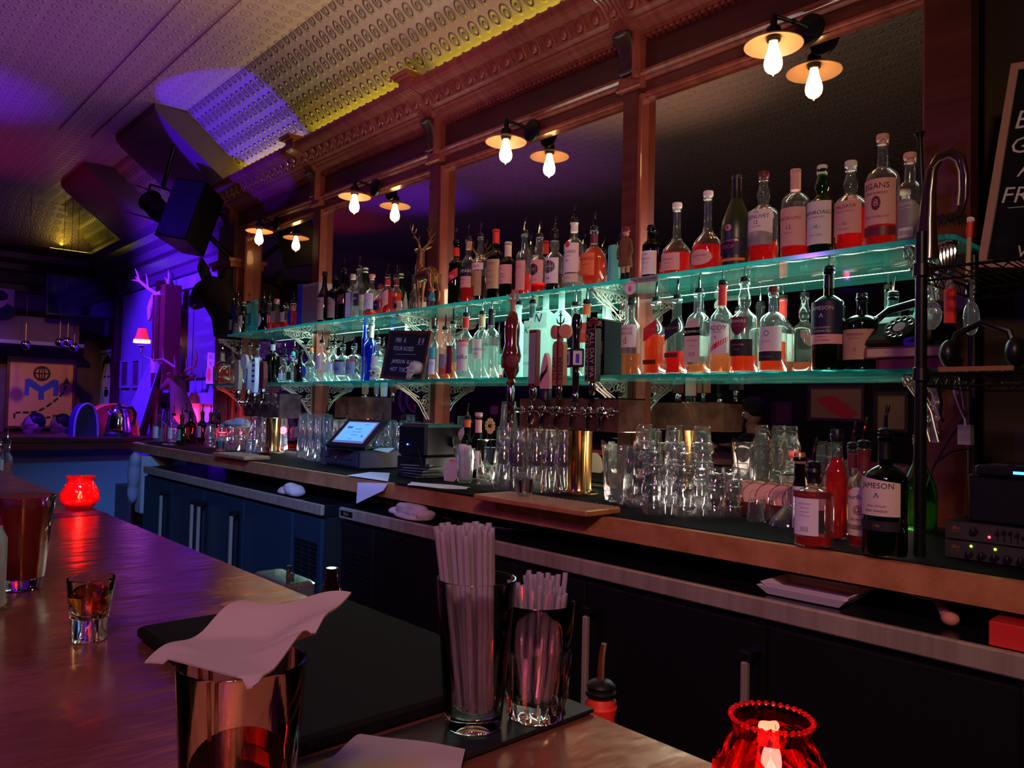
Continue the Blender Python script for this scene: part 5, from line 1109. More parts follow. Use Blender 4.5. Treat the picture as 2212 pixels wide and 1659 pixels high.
for i, (w_, h_, s, lab) in enumerate(((.032, .238, 'THE PENGUIN', 'black hardback book, left of the three behind the black and yellow tap handle'), (.036, .232, 'JIM MORGAN', 'black hardback book with grey spine lettering, middle of the three'), (.030, .222, 'DEATH', 'black hardback book, right of the three beside the grouse bottle'))):
    t = thing('book', lab, 'book', (bx, 2.33, LO+.0006)); t['group'] = 'black hardback books on the lower shelf'
    m = MB(); m.box((0, 0, 0), (w_-.001, .16, h_), bev=.002); m.build('cover', P('black cloth cover', (.003, .003, .004), .7, spec=.1), t)
    m = MB(); m.text(s, .016, lambda x, y: (w_/2+y, -.0006, h_*.5-x)); m.text('6', .016, lambda x, y: (w_/2+x, -.0006, h_*.9+y)); m.build('spine_lettering', 'grey', t)
    m = MB(); m.box((.003, .004, h_+.0001), (w_-.004, .156, h_+.0006)); m.build('pages', 'bookp', t)
    bx += w_+.001
bx = AT(1872, 800, 1, 2.34)[0]
for i, (x0, x1, z0, z1, y0, y1, mt, lab) in enumerate(((bx+.03, bx+.215, 0, .034, 2.335, 2.50, 'maroon', 'lower brown book under the black telephone'), (bx, bx+.215, .035, .066, 2.325, 2.49, 'tan', 'upper orange brown book under the black telephone'))):
    t = thing('book', lab, 'book', (x0, y0, LO+.0006+z0)); t['group'] = 'books under the telephone'; c_ = 'wood' if i == 0 else P('orange brown cloth', (.30, .10, .04), .6)
    m = MB(); W_, D_, H_ = x1-x0, y1-y0, z1-z0; m.box((0, 0, 0), (W_, D_, .003)); m.box((0, 0, H_-.003), (W_, D_, H_)); m.box((0, 0, 0), (.004, D_, H_)); m.build('cover', c_, t)
    m = MB(); m.box((.005, .004, .0031), (W_-.003, D_-.003, H_-.0031)); m.build('pages', 'bookp' if i else 'maroon', t)
# telephone
p = AT(1968, 757, 1, 2.40); t = thing('rotary_telephone', 'black rotary dial telephone resting on two books on the lower shelf', 'telephone', (p[0], 2.41, LO+.0675), rz=RD(-8))
m = MB(); q = [(-.075, .0), (-.085, .012), (-.082, .022), (-.045, .075), (-.02, .095), (.055, .10), (.075, .085), (.085, .01), (.08, 0)]
n_ = len(q); vs = []
for (y, z) in q:
    for x in (-.10, .10): vs.append((x*(1-.30*max(0, z-.01)/.1), y, z))
m.add(vs, [(2*i, 2*i+1, 2*((i+1) % n_)+1, 2*((i+1) % n_)) for i in range(n_)]+[tuple(2*i for i in range(n_)), tuple(2*i+1 for i in range(n_))][:2]); m.build('body', P('bakelite', (.010, .010, .010), .16, coat=.8), t)
D = T3(0, -.066, .052) @ RX(RD(52))
m = MB(); m.lathe([(0, 0), (.045, 0), (.047, .004), (.045, .008), (.043, .0085), (0, .0085)], 30, xf=D); d = m.build('dial', 'black', t)
m = MB()
for k in range(10):
    a = k*pi*2/12+.4; m.tube([D @ Vector((.033*cos(a)+.0075*cos(b), .033*sin(a)+.0075*sin(b), .009)) for b in [j*pi/5 for j in range(10)]], .0012, 5, closed=True)
m.build('finger_holes', 'chrome', d); m = MB(); m.lathe([(0, .008), (.018, .008), (.018, .0095), (0, .0098)], 20, xf=D); m.build('dial_card', 'cream', d)
m = MB(); m.tube([(-.115, .015, .095), (-.075, .015, .122), (0, .015, .134), (.075, .015, .122), (.115, .015, .095)], [.014, .013, .014, .013, .014], 12)
for s in (-1, 1): m.lathe([(0, 0), (.028, 0), (.030, .008), (.022, .028), (.014, .034), (0, .036)], 20, xf=T3(.118*s, .015, .070) @ RY(.25*s))
m.build('handset', P('bakelite handset', (.010, .010, .010), .14, coat=.8), t)
m = MB(); m.tube([(-.125+k*.0016+.006*cos(k*1.1), -.02-.0002*k+.006*sin(k*1.1), .068-.0011*k) for k in range(60)], .0022, 5); m.build('coiled_cord', 'black', t)
# ================================================================ register corner on the counter
A = onc(689, 1000); B = onc(776, 1023)
t = thing('cash_drawer', 'black cash drawer with a keyed front carrying the tablet', 'cash drawer', (A[0], A[1]-.0, CT), rz=math.atan2(B[1]-A[1], B[0]-A[0])*.35)
wd = .50; m = MB(); m.box((0, 0, .004), (wd, .42, .092), bev=.004); m.build('case', P('drawer paint', (.035, .03, .04), .5), t)
m = MB(); m.box((.03, -.004, .014), (wd-.03, 0, .078), bev=.002); m.build('drawer_front', P('drawer front paint', (.05, .04, .06), .45), t)
m = MB(); m.box((.07, -.0052, .040), (.20, -.004, .045)); m.box((.28, -.0052, .040), (.42, -.004, .045)); m.build('media_slots', 'blackm', t)
m = MB(); m.lathe([(0, 0), (.011, 0), (.009, .006), (0, .006)], 14, xf=T3(.235, -.004, .043) @ RX(pi/2)); m.build('key_lock', 'chrome', t)
px_ = AT(770, 965, 1, 2.12)
t = thing('tablet_on_stand', 'tilted tablet with a bright blue screen on top of the cash drawer', 'tablet', (AT(760, 965, 1, 2.10)[0], 2.06, CT+.0925), rz=RD(12))
R_ = T3(0, 0, .012) @ RX(RD(-48))
m = MB(); m.box((-.15, -.01, 0), (.15, .012, .215), R_, bev=.004); m.build('tablet_case', 'black', t)
m = MB(); m.box((-.118, -.0115, .028), (.112, -.010, .190), R_); m.build('bezel', 'pink', t)
m = MB(); m.box((-.110, -.0125, .036), (.100, -.0115, .182), R_); m.m = 1
for a, b in (((-.09, .135), (-.05, .15)), ((-.02, .13), (.03, .134)), ((-.03, .108), (.04, .111)), ((-.02, .085), (.03, .088)), ((.06, .075), (.075, .085)), ((-.02, .055), (.01, .058)), ((.02, .165), (.06, .168)), ((-.110, .036), (.100, .042))): m.box((a[0], -.0130, a[1]), (b[0], -.0125, b[1]), R_)
m.build('screen', ['screen', 'screend'], t)
m = MB(); m.box((-.06, -.02, 0), (.06, .15, .008), bev=.002); m.tube([(0, .10, .008), (0, .09, .10)], .012, 8); m.build('stand', 'black', t)
p = AT(905, 1000, 1, 2.15); t = thing('receipt_printer', 'black receipt printer with a blue status light', 'printer', (AT(870, 960, 1, 2.1)[0], 2.07, CT), rz=RD(6))
m = MB(); m.box((0, 0, .094), (.20, .26, .245), bev=.012); m.box((.0, .0, .0), (.20, .26, .094), bev=.003); m.build('case', 'black', t)
m = MB(); m.box((.02, .02, .2452), (.18, .12, .250), bev=.002); m.build('lid', P('lid grey', (.05, .05, .05), .4), t)
m = MB(); m.ball((.075, -.002, .150), .004, 8, 6); m.build('status_light', 'ledblue', t)
m = MB(); m.tube([(.10, -.004, .03), (.12, -.012, .10), (.16, -.01, .13), (.19, -.006, .05)], .003, 6); m.build('cable', 'black', t)
def sheet(name, label, cat, pts, mat, bulge=0, n=8, th=.0012, group=None, noise=0):
    """a thin curled sheet through four corner points"""
    a, b, c, d = [Vector(q) for q in pts]; vs = []; m = MB()
    nrm = (b-a).cross(d-a).normalized()
    for off in (0, th):
        for i in range(n+1):
            for j in range(n+1):
                s, t_ = i/n, j/n; q = a*(1-s)*(1-t_)+b*s*(1-t_)+c*s*t_+d*(1-s)*t_
                w_ = bulge*(sin(pi*s)*sin(pi*t_)) + noise*(sin(7*s+3*t_)+sin(9*t_-4*s))
                vs.append(q+nrm*(w_+off))
    N = (n+1)**2; f = []
    for i in range(n):
        for j in range(n): k = i*(n+1)+j; f += [(k, k+1, k+n+2, k+n+1), (N+k, N+k+n+1, N+k+n+2, N+k+1)]
    for i in range(n):
        f += [(i*(n+1), (i+1)*(n+1), N+(i+1)*(n+1), N+i*(n+1)), (i*(n+1)+n, N+i*(n+1)+n, N+(i+1)*(n+1)+n, (i+1)*(n+1)+n), (i, N+i, N+i+1, i+1), (n*(n+1)+i, n*(n+1)+i+1, N+n*(n+1)+i+1, N+n*(n+1)+i)]
    m.add(vs, f, True); return tag(m.build(name, mat, ang=60), label, cat, group)
def ct(px, py, z=CT+.003): return AT(px, py, 2, z)
zf = lambda px, py: AT(px, py, 1, 1.822)
sheet('paper_sheet', 'white ruled paper lying over the counter edge by the cash drawer', 'paper', [ct(750, 1027), ct(838, 1040), ct(842, 1022), ct(800, 1020)], 'white', .003)
sheet('paper_sheet', 'pointed sheet of ruled paper hanging down from the copper edge', 'paper', [AT(773, 1042, 1, 1.828), AT(770, 1088, 1, 1.815), AT(828, 1060, 1, 1.812), AT(838, 1044, 1, 1.828)], 'white', .004)
sheet('paper_sheet', 'torn white slip on the cash drawer beside the tablet', 'paper', [ct(806, 972, CT+.097), ct(838, 978, CT+.097), ct(853, 968, CT+.097), ct(820, 968, CT+.097)], 'white', .002)
for k in range(5):
    p = onc(885, 1030); t = thing('bill_folder', ('lowest', 'second', 'third', 'fourth', 'topmost')[k]+' black bill folder of the pile in front of the printer', 'folder', (p[0]+.02*(k % 2), p[1]+.03, CT+.0005+k*.0125), rz=RD(-10+k*9), group='black bill folders')
    m = MB(); m.box((-.06, -.045, 0), (.10, .07, .004), bev=.001); m.box((-.06, -.045, .0075), (.10, .07, .0115), bev=.001); m.build('cover', 'black', t); m = MB(); m.box((-.055, -.042, .004), (.095, .066, .0075)); m.build('paper_inside', 'grey', t)
# tip glass with bank notes, cup of receipts, orange tag
p = onc(955, 1030); t = thing('tip_glass', 'glass stuffed with crumpled bank notes beside the printer', 'glass', (p[0], p[1]+.10, CT)); glassmesh('highball').build('tumbler', 'clear2', t)
tipx, tipy = p[0], p[1]+.10
for i, (dx, z, a, b, lab) in enumerate(((-.03, .16, .3, .2, 'creased bank note, upright at the back of the tip glass'), (.02, .17, -.3, -.3, 'bank note leaning right out of the tip glass'), (-.02, .10, .5, .5, 'bank note curling over the front rim of the tip glass'), (.0, .13, -.8, .1, 'folded bank note on top of the tip glass'))):
    w_, h_ = .065, .045; X = T3(tipx+dx, tipy-.012*i, CT+z+.03) @ RZ(a) @ RY(b) @ RX(.3)
    o = sheet('bank_note', lab, 'bank note', [X @ Vector((-w_, 0, -h_/2)), X @ Vector((w_*.6, .0, -h_/2)), X @ Vector((w_*.6, .01, h_/2)), X @ Vector((-w_, .01, h_/2))], 'cream', .012, group='bank notes in the tip glass')
    o.data.materials.append(M['tan'])
    for f in o.data.polygons:
        c = f.index % 128
    mm = MB()
p = onc(962, 1040); t = thing('paper_tag', 'orange spotted paper tag standing before the tip glass', 'paper tag', (p[0], p[1]+.02, CT)); m = MB(); m.prism([(-.035, 0), (-.05, .03), (-.035, .085), (-.02, .105), (.02, .105), (.045, .08), (.05, .02), (.03, 0)], .004, lambda x, z, q: (x, q+z*.2, z)); m.build('card', 'cream', t); m = MB()
for x, z in ((-.012, .088), (.0, .092), (.012, .088), (.0, .078)): m.ball((x, .0175, z), (.006, .002, .006), 8, 5)
m.build('orange_dots', 'orange', t)
p = onc(988, 1045); t = thing('receipt_glass', 'pint glass packed with rolled white receipts on the bar mat', 'glass', (p[0], p[1]+.04, CT+.004)); glassmesh('pint').build('tumbler', 'clear2', t)
m = MB()
for dx, dy, r, h in ((-.012, -.006, .017, .165), (.014, .002, .016, .155), (0, .016, .012, .16)): m.lathe([(r*.9, .02), (r, h*.6), (r*1.05, h), (r*.7, h), (r*.6, .02)], 14, xf=T3(dx, dy, 0), flute=(3, .1, 0, 1))
m.build('receipt_rolls', 'white', t)
sheet('receipt_strip', 'long crumpled receipt lying on the ribbed bar mat', 'receipt', [ct(880, 1048, CT+.006), ct(1005, 1058, CT+.006), ct(1015, 1052, CT+.008), ct(890, 1042, CT+.008)], 'white', .003, 10, noise=.0015)
# artificial flowers behind the wine bottles
for px, py, Y, mat, lab in ((1060, 920, 2.44, 'gold', 'yellow artificial daisy behind the wine bottles'), (985, 935, 2.42, 'gold', 'small yellow artificial flower left of the green wine bottle')):
    p = AT(px, py, 1, Y); t = thing('artificial_flower', lab, 'flower', (p[0], Y, CT)); h = p[2]-CT; m = MB(); m.tube([(0, 0, 0), (.005, 0, h)], .003, 6); m.ball((0, 0, .006), (.014, .014, .007)); m.build('stem', 'green', t)
    m = MB()
    for k in range(12): a = k*pi/6; m.ball((.024*cos(a), -.004, h+.024*sin(a)), (.018, .003, .007), 8, 5, rot=(-a, 3, 'Y')) if False else m.ball((.024*cos(a), -.004, h+.024*sin(a)), (.004+.014*abs(cos(a)), .003, .004+.014*abs(sin(a))), 8, 5)
    m.build('petals', P('petal', (.80, .50, .16), .6), t); m = MB(); m.ball((0, -.008, h), (.010, .005, .010)); m.build('flower_centre', 'ink', t)
for px, Y, lab in ((1048, 2.15, 'upturned wine glass in front of the black wine bottle'), (1075, 2.20, 'upturned wine glass behind the first pint stack')):
    p = AT(px, 1030, 1, Y); gl('wine', p[0], Y, CT, lab, None, name='wine_glass')
# rag on the far tumblers
def cloth(name, lab, c, r, mat='towel', folds=((0, 0, 0, 1, 1, 1),), rz=0):
    m = MB()
    for dx, dy, dz, a, b, c_ in folds: m.ball((dx, dy, dz), (a, b, c_), 14, 10)
    t = m.build(name, mat); t.location = c; t.rotation_euler = (0, 0, rz); remesh(t, r, 4); return tag(t, lab, 'cloth')
p = AT(515, 925, 1, 2.2); cloth('bar_rag', 'white rag draped over the tumblers at the far counter end', (p[0], 2.2, CT+.17), .008, 'towel', ((0, 0, .012, .16, .09, .030), (-.14, 0, -.01, .08, .08, .022), (.08, -.02, .035, .07, .05, .020)))
p = AT(630, 1050, 1, 1.80); cloth('bar_towel', 'rolled striped towel at the right end of the far cooler top', (p[0], 1.795, .918), .006, 'towel', ((.045, 0, .030, .050, .050, .030), (.02, -.01, .045, .045, .035, .022), (-.06, 0, .014, .06, .035, .015), (-.09, .01, .02, .03, .03, .018), (.075, .0, .022, .025, .045, .022)))
p = AT(890, 1105, 1, 1.85); cloth('bar_towel', 'thick white folded towel on the near cooler top', (p[0], 1.852, .917), .005, 'towel', ((0, 0, .012, .125, .065, .014), (.03, 0, .012, .11, .068, .013), (-.01, .004, .032, .115, .055, .015), (.04, .0, .033, .09, .05, .014), (.0, .0, .050, .085, .042, .014), (.05, .0, .052, .05, .04, .012), (-.105, -.01, .022, .03, .05, .018), (-.03, -.03, .048, .05, .02, .016), (.12, 0, .03, .02, .045, .02)), RD(-8))
p = AT(845, 1088, 2, .93); t = thing('bar_tool', 'chrome and red handled opener lying behind the white towel', 'tool', (p[0], p[1], .920), rz=RD(4)); m = MB(); m.tube([(-.12, 0, .012), (-.07, 0, .012)], [.010, .007], 10); m.build('head', 'chrome', t); m = MB(); m.tube([(-.07, 0, .012), (-.03, 0, .012)], .008, 8); m.build('neck', 'black', t); m = MB(); m.tube([(-.03, 0, .012), (.03, 0, .012)], .010, 10); m.tube([(.10, 0, .012), (.13, 0, .012)], .009, 10); m.build('grip', 'redp', t); m = MB(); m.tube([(.03, 0, .012), (.10, 0, .012)], .007, 8); m.build('shaft', 'black', t)
# oval black platter under the counter, white trays, bowl, red box
t = thing('serving_tray', 'dark oval serving tray with thin raised rim on the near cooler', 'tray', (AT(1030, 1130, 2, .93)[0], 2.05, .918)); m = MB(); m.lathe([(0, .002), (.30, .002), (.33, .012), (.335, .02), (.325, .018), (.30, .008), (0, .006)], 44, oval=.55); m.build('tray', 'rubberg', t); m = MB(); m.tube([(.333*cos(a), .333*.55*sin(a), .0205) for a in [k*pi/24 for k in range(48)]], .0022, 6, closed=True); m.build('rim', P('rim brass', (.5, .33, .2), .35, 1), t)
def platter(c, w_, d_, h_, lab, rz):
    t = thing('white_platter', lab, 'platter', c, rz, group='white rectangular platters'); m = MB(); v = []
    for z, s in ((0, .80), (h_, 1), (h_, .94), (.006, .78)):
        v += [(-w_/2*s, -d_/2*s, z), (w_/2*s, -d_/2*s, z), (w_/2*s, d_/2*s, z), (-w_/2*s, d_/2*s, z)]
    m.add(v, [(3, 2, 1, 0)]+[(4*i+k, 4*i+(k+1) % 4, 4*i+4+(k+1) % 4, 4*i+4+k) for i in range(3) for k in range(4)]+[(12, 13, 14, 15)]); m.build('dish', 'white', t)
p = AT(1760, 1300, 2, .92)
platter((-.94, 1.905, .918), .23, .15, .022, 'lower white rectangular platter under the counter edge', RD(2))
platter((-.935, 1.915, .926), .23, .15, .022, 'upper white rectangular platter nested on the lower one', RD(2))
p = AT(2000, 1330, 2, .92); t = thing('dip_bowl', 'small dark bowl with white rim under the counter', 'bowl', (p[0]+.0, p[1]+.05, .9185)); m = MB(); m.lathe([(0, 0), (.03, 0), (.05, .03), (.053, .04), (.049, .04), (.028, .006), (0, .006)], 26); m.build('bowl', 'navy', t); m = MB(); m.lathe([(.0535, .040), (.0535, .043), (.048, .043), (.048, .040)], 26); m.build('rim', 'white', t)
p = AT(2050, 1350, 2, .92); t = thing('wooden_brush', 'round wooden brush leaning by the dark bowl', 'brush', (p[0], p[1], .9185), rz=.3); m = MB(); m.tube([(0, 0, .018), (-.03, .05, .05)], [.016, .006], 10); m.build('handle', 'tan', t); m = MB(); m.ball((.002, -.004, .017), (.019, .019, .016)); m.build('knob', 'terra', t)
p = AT(2125, 1398, 2, .92); t = thing('red_box', 'red cardboard box at the right end of the cooler top', 'box', (p[0], 1.80, .9185)); m = MB(); m.box((0, 0, 0), (.085, .12, .050), bev=.002); m.build('carton', 'redp', t); m = MB(); m.box((.002, .002, .0502), (.083, .118, .052)); m.build('lid', P('box lid', (.4, .015, .015), .5), t)
# ================================================================ black wire rack, right
t = thing('wire_rack', 'black wire rack standing on the counter at the right edge', 'rack', (0, 0, 0))
RX0, RX1, RY0, RY1 = -.70, .05, 1.95, 2.32
for x, y in ((RX0, RY0), (RX0, RY1), (RX1, RY0), (RX1, RY1)):
    m = MB(); m.tube([(x, y, CT+.002), (x, y, 1.825)], .0135, 12)
    for z in (1.735, 1.485): m.lathe([(.014, 0), (.020, .004), (.018, .034), (.014, .036)], 12, xf=T3(x, y, z-.02))
    m.build('post', 'blackiron', t)
for z in (1.735, 1.485):
    m = MB()
    for y in (RY0, RY1):
        m.tube([(RX0, y, z), (RX1, y, z)], .004, 6); m.tube([(RX0, y, z-.028), (RX1, y, z-.028)], .003, 6)
        m.tube([(RX0+.75*k/24, y, z-.028*(k % 2)) for k in range(25)], .0022, 5)
    for x in (RX0, RX1):
        m.tube([(x, RY0, z), (x, RY1, z)], .004, 6); m.tube([(x, RY0, z-.028), (x, RY1, z-.028)], .003, 6); m.tube([(x, RY0+.37*k/12, z-.028*(k % 2)) for k in range(13)], .0022, 5)
    for k in range(30): m.tube([(RX0+.02+k*.0245, RY0, z+.003), (RX0+.02+k*.0245, RY1, z+.003)], .0020, 5)
    m.build('wire_shelf', 'blackiron', t)
ZS = 1.7406
# arched ornament: dark horn-like loop on the top shelf
p = AT(2035, 520, 1, 2.06)
t = thing('arched_loop_ornament', 'large dark arched loop ornament with pale inner rim on the wire rack', 'ornament', (AT(2035, 560, 1, 2.05)[0], 2.05, ZS+.0))
sc = DEP((t.location[0], 2.05, 1.9))/FPX
def lp(px, py): q = AT(px, py, 1, 2.05); return (q[0]-t.location[0], 0, q[2]-ZS)
arc = [lp(*q) for q in ((2000, 560), (2003, 480), (2006, 420), (2012, 370), (2030, 338), (2055, 328), (2076, 342), (2084, 380), (2083, 430), (2072, 462), (2050, 470))]
m = MB(); m.tube([(a, b, max(c, .012)) for a, b, c in arc], [.030, .022, .018, .014, .012, .011, .011, .010, .010, .012, .014], 14, flat=.7); m.ball((arc[0][0]-.004, 0, .014), (.036, .026, .014)); m.build('loop', P('dark lacquer', (.03, .012, .008), .25, coat=.5), t)
inn = [lp(*q) for q in ((2018, 366), (2032, 350), (2052, 342), (2066, 350), (2074, 372), (2075, 410), (2072, 445))]
m = MB(); m.tube([(a, -.009, c) for a, b, c in inn], .0028, 6); m.build('inner_rim', 'iron', t)
m = MB()
for k in range(26):
    q = lp(2025+k*2.4, 466+3*sin(k)); m.tube([q, (q[0]+random.uniform(-.008, .008), random.uniform(-.012, .004), q[2]-random.uniform(.012, .030))], [.004, .001], 5)
m.build('feather_fringe', 'furdk', t)
def rel(o, px, py, Y): q = AT(px, py, 1, Y); return (q[0]-o.location[0], Y-o.location[1], q[2]-o.location[2])
# slim flute like stick
t = thing('slim_funnel', 'slim dark funnel topped stick beside the right mirror edge', 'stick', (AT(1998, 540, 1, 2.42)[0]-.012, 2.41, U+.0006)); h = AT(1988, 290, 1, 2.42)[2]-U
m = MB(); m.tube([(.012, 0, 0), (.006, 0, h*.5), (0, 0, h-.02), (-.002, 0, h)], [.010, .007, .008, .017], 12); m.build('stem', 'black', t); m = MB(); m.tube([(.016+.011*cos(a)-.018, .011*sin(a), h+.001) for a in [k*pi/6 for k in range(12)]], .002, 5, closed=True); m.build('rim', 'iron', t)
# feather duster / red tassel stick
t = thing('red_tipped_wand', 'pale wand with red and white tip leaning against the right pilaster', 'wand', (AT(2090, 600, 1, 2.20)[0], 2.20, ZS)); q = rel(t, 2095, 482, 2.24)
m = MB(); m.tube([(0, 0, .0), (q[0]*.8, q[1]*.8, q[2]*.75)], .006, 8); m.build('shaft', 'tan', t); m = MB(); m.tube([(q[0]*.8, q[1]*.8, q[2]*.75), q], [.008, .010], 8); m.build('red_tip', 'redp', t); m = MB(); m.ball((q[0], q[1], q[2]+.008), (.012, .010, .009)); m.build('white_tip', 'white', t)
# whisk/silver strainers hanging
t = thing('silver_strainer', 'crumpled silver foil strainer hanging at the right end of the upper shelf', 'strainer', (AT(2048, 600, 1, 2.15)[0], 2.15, ZS)); m = MB()
for k in range(5): m.tube([(-.02+k*.009, 0, .085), (-.016+k*.008, -.004, .05), (-.010+k*.005, 0, .012)], [.005, .006, .003], 8)
m.tube([(-.024, 0, .088), (0, -.004, .094), (.024, 0, .090)], .006, 8); m.build('wires', 'chrome', t)
t = thing('red_tube', 'red tube hanging among cables below the top rack shelf', 'tube', (AT(2052, 650, 1, 2.1)[0], 2.10, 1.62)); m = MB(); m.tube([(0, 0, 0), (0, 0, .085)], .014, 10); m.build('tube', 'redp', t); m = MB(); m.tube([(0, 0, .085), (0, 0, .10), (.0, 0, .115)], [.014, .008, .003], 10); m.build('cap', 'iron', t)
t = thing('clear_hanging_bag', 'clear plastic bag hanging from the top rack shelf', 'bag', (AT(2012, 660, 1, 2.0)[0], 2.0, 1.60)); m = MB(); m.ball((0, 0, .03), (.024, .012, .036)); m.tube([(0, 0, .06), (0, 0, .11)], [.006, .003], 6); m.build('bag', 'clear2', t)
t = thing('clear_hanging_bag', 'clear plastic pouch hanging by the rear rack post', 'bag', (AT(2098, 680, 1, 2.2)[0], 2.2, 1.61)); m = MB(); m.ball((0, 0, .03), (.020, .010, .045)); m.tube([(0, 0, .07), (0, 0, .13)], [.006, .003], 6); m.build('bag', 'clear2', t)
# on the lower rack shelf
z2 = 1.4906
t = thing('gold_edged_tray', 'thin gold edged tray on the lower rack shelf', 'tray', (-.685, 1.97, z2)); m = MB(); m.box((.02, 0, 0), (.17, .20, .010)); m.build('tray', 'black', t); m = MB(); m.box((.018, -.003, .0), (.172, 0, .011)); m.build('gold_edge', P('gilt', (.8, .45, .12), .3, .8), t)
t = thing('headphones', 'black headphones lying on the gold edged tray', 'headphones', (-.60, 2.05, z2+.0105)); m = MB(); m.tube([(-.07, 0, .035), (-.055, 0, .085), (0, 0, .11), (.055, 0, .085), (.07, 0, .035)], .008, 8); m.build('headband', 'black', t)
for s in (-1, 1): m = MB(); m.ball((.07*s, 0, .036), (.022, .034, .036)); m.build('ear_cup', 'black', t)
t = thing('blue_paperback', 'bright blue paperback lying on the brown books by the rack post', 'book', (AT(1952, 765, 1, 2.30)[0], 2.31, LO+.0672), rz=RD(0)); m = MB(); m.box((0, 0, 0), (.012, .16, .030) if False else (.045, .028, .024)); m.build('cover', P('bright blue', (.08, .03, .75), .4), t)
t.location = (AT(1958, 765, 1, 2.345)[0], 2.322, LO+.0675)
# cables and plug
t = thing('power_cable', 'white cable with plug and grey adapter hanging below the lower rack shelf', 'cable', (0, 0, 0))
def W_(px, py, Y): return tuple(AT(px, py, 1, Y))
m = MB(); m.tube([W_(2070, 815, 2.2), W_(2078, 850, 2.2), W_(2083, 885, 2.2)], .0022, 6); m.tube([W_(2062, 850, 2.2), W_(2072, 880, 2.2), W_(2084, 905, 2.2), W_(2085, 920, 2.2)], .0022, 6); m.tube([W_(2010, 842, 2.2), W_(2020, 870, 2.2), W_(2030, 905, 2.2)], .0025, 6); m.build('white_lead', 'white', t)
m = MB(); m.box(W_(2068, 960, 2.2), tuple(Vector(W_(2096, 918, 2.2))+Vector((0, .03, 0)))); m.build('adapter', 'grey', t)
m = MB(); m.tube([W_(2062, 832, 2.2), W_(2066, 850, 2.2)], .007, 8); m.build('plug', 'white', t)
t = thing('black_cable', 'black cables looping down behind the rack to the counter', 'cable', (0, 0, 0)); m = MB(); m.tube([W_(2090, 890, 2.3), W_(2050, 950, 2.3), W_(2015, 1010, 2.3), W_(2000, 1060, 2.2)], .003, 6); m.tube([W_(2100, 968, 2.3), W_(2055, 975, 2.3), W_(2020, 1000, 2.3), W_(2004, 1040, 2.25)], .003, 6); m.tube([W_(2026, 840, 2.25), W_(2034, 870, 2.25), W_(2030, 900, 2.25), W_(2038, 912, 2.25)], .004, 6); m.build('leads', 'black', t)
# audio units on the counter
def unit(z, lab, n, sliders):
    x0 = AT(2043, 1200, 1, 2.0)[0]; t = thing('rack_unit', lab, 'audio unit', (x0, 2.0, z)); m = MB(); m.box((0, 0, 0), (.483, .20, .042), bev=.001); m.build('case', 'black', t)
    m = MB(); m.box((0, -.004, .001), (.483, 0, .041)); m.build('face_plate', 'rackf', t)
    m = MB(); m.text('dbx', .012, lambda x, y: (.022+x, -.0045, .027+y), .1); m.box((.012, -.0046, .019), (.034, -.004, .0195)); m.build('lettering', P('orange print dim', (.40, .12, .05), .5), t)
    for k in range(n):
        m = MB(); m.lathe([(0, 0), (.0085, 0), (.0075, .010), (0, .010)], 16, xf=T3((.052+k*.026) if not sliders else .062, -.004, .014 if not sliders else .024) @ RX(pi/2)); m.m = 1; m.box(((.0515+k*.026) if not sliders else .0615, -.0145, .014 if not sliders else .024), ((.0525+k*.026) if not sliders else .0625, -.0140, .021 if not sliders else .031)); m.build('knob', ['black', 'grey'], t)
    if sliders:
        for k in range(8): m = MB(); m.box((.108+k*.013, -.0044, .006), (.1105+k*.013, -.004, .034)); m.box((.1055+k*.013, -.010, .022+.004*sin(k)), (.1125+k*.013, -.004, .028+.004*sin(k))); m.build('slider', 'black', t)
    for x, mt in (((.092, 'ledred'),) if sliders else ((.055, 'ledgreen'), (.104, 'ledgreen'))):
        m = MB(); m.ball((x, -.004, .014 if sliders else .032), .003, 8, 6); m.build('indicator', mt, t)
unit(CT+.003, 'lower black audio unit with round knobs and green lights', 8, False)
unit(CT+.047, 'upper black audio unit with a row of sliders and a red light', 1, True)
t = thing('amplifier', 'large black perforated amplifier above the two audio units', 'amplifier', (-.62, 2.02, CT+.0905)); m = MB(); m.box((0, 0, 0), (.50, .24, .11), bev=.004); m.build('case', 'black', t); m = MB()
for k in range(9): m.box((-.0015, .03, .012+k*.010), (0, .20, .017+k*.010))
m.build('side_vents', P('pale vent', (.5, .3, .3), .4), t)
t = thing('mixing_console', 'black mixing console with a blue glowing key', 'console', (-.60, 2.0, CT+.2015)); m = MB(); m.box((0, 0, 0), (.55, .25, .022), bev=.004); m.build('case', 'black', t); m = MB()
for k in range(10): m.box((.03+k*.05, .01, .022), (.065+k*.05, .04, .026), bev=.001)
m.build('keys', P('key grey', (.03, .025, .03), .5), t); m = MB(); q = AT(2205, 1028, 1, 1.998); m.box((q[0]+.585, -.001, .006), (q[0]+.65, .0, .012)); m.build('blue_key_light', 'ledblue', t)
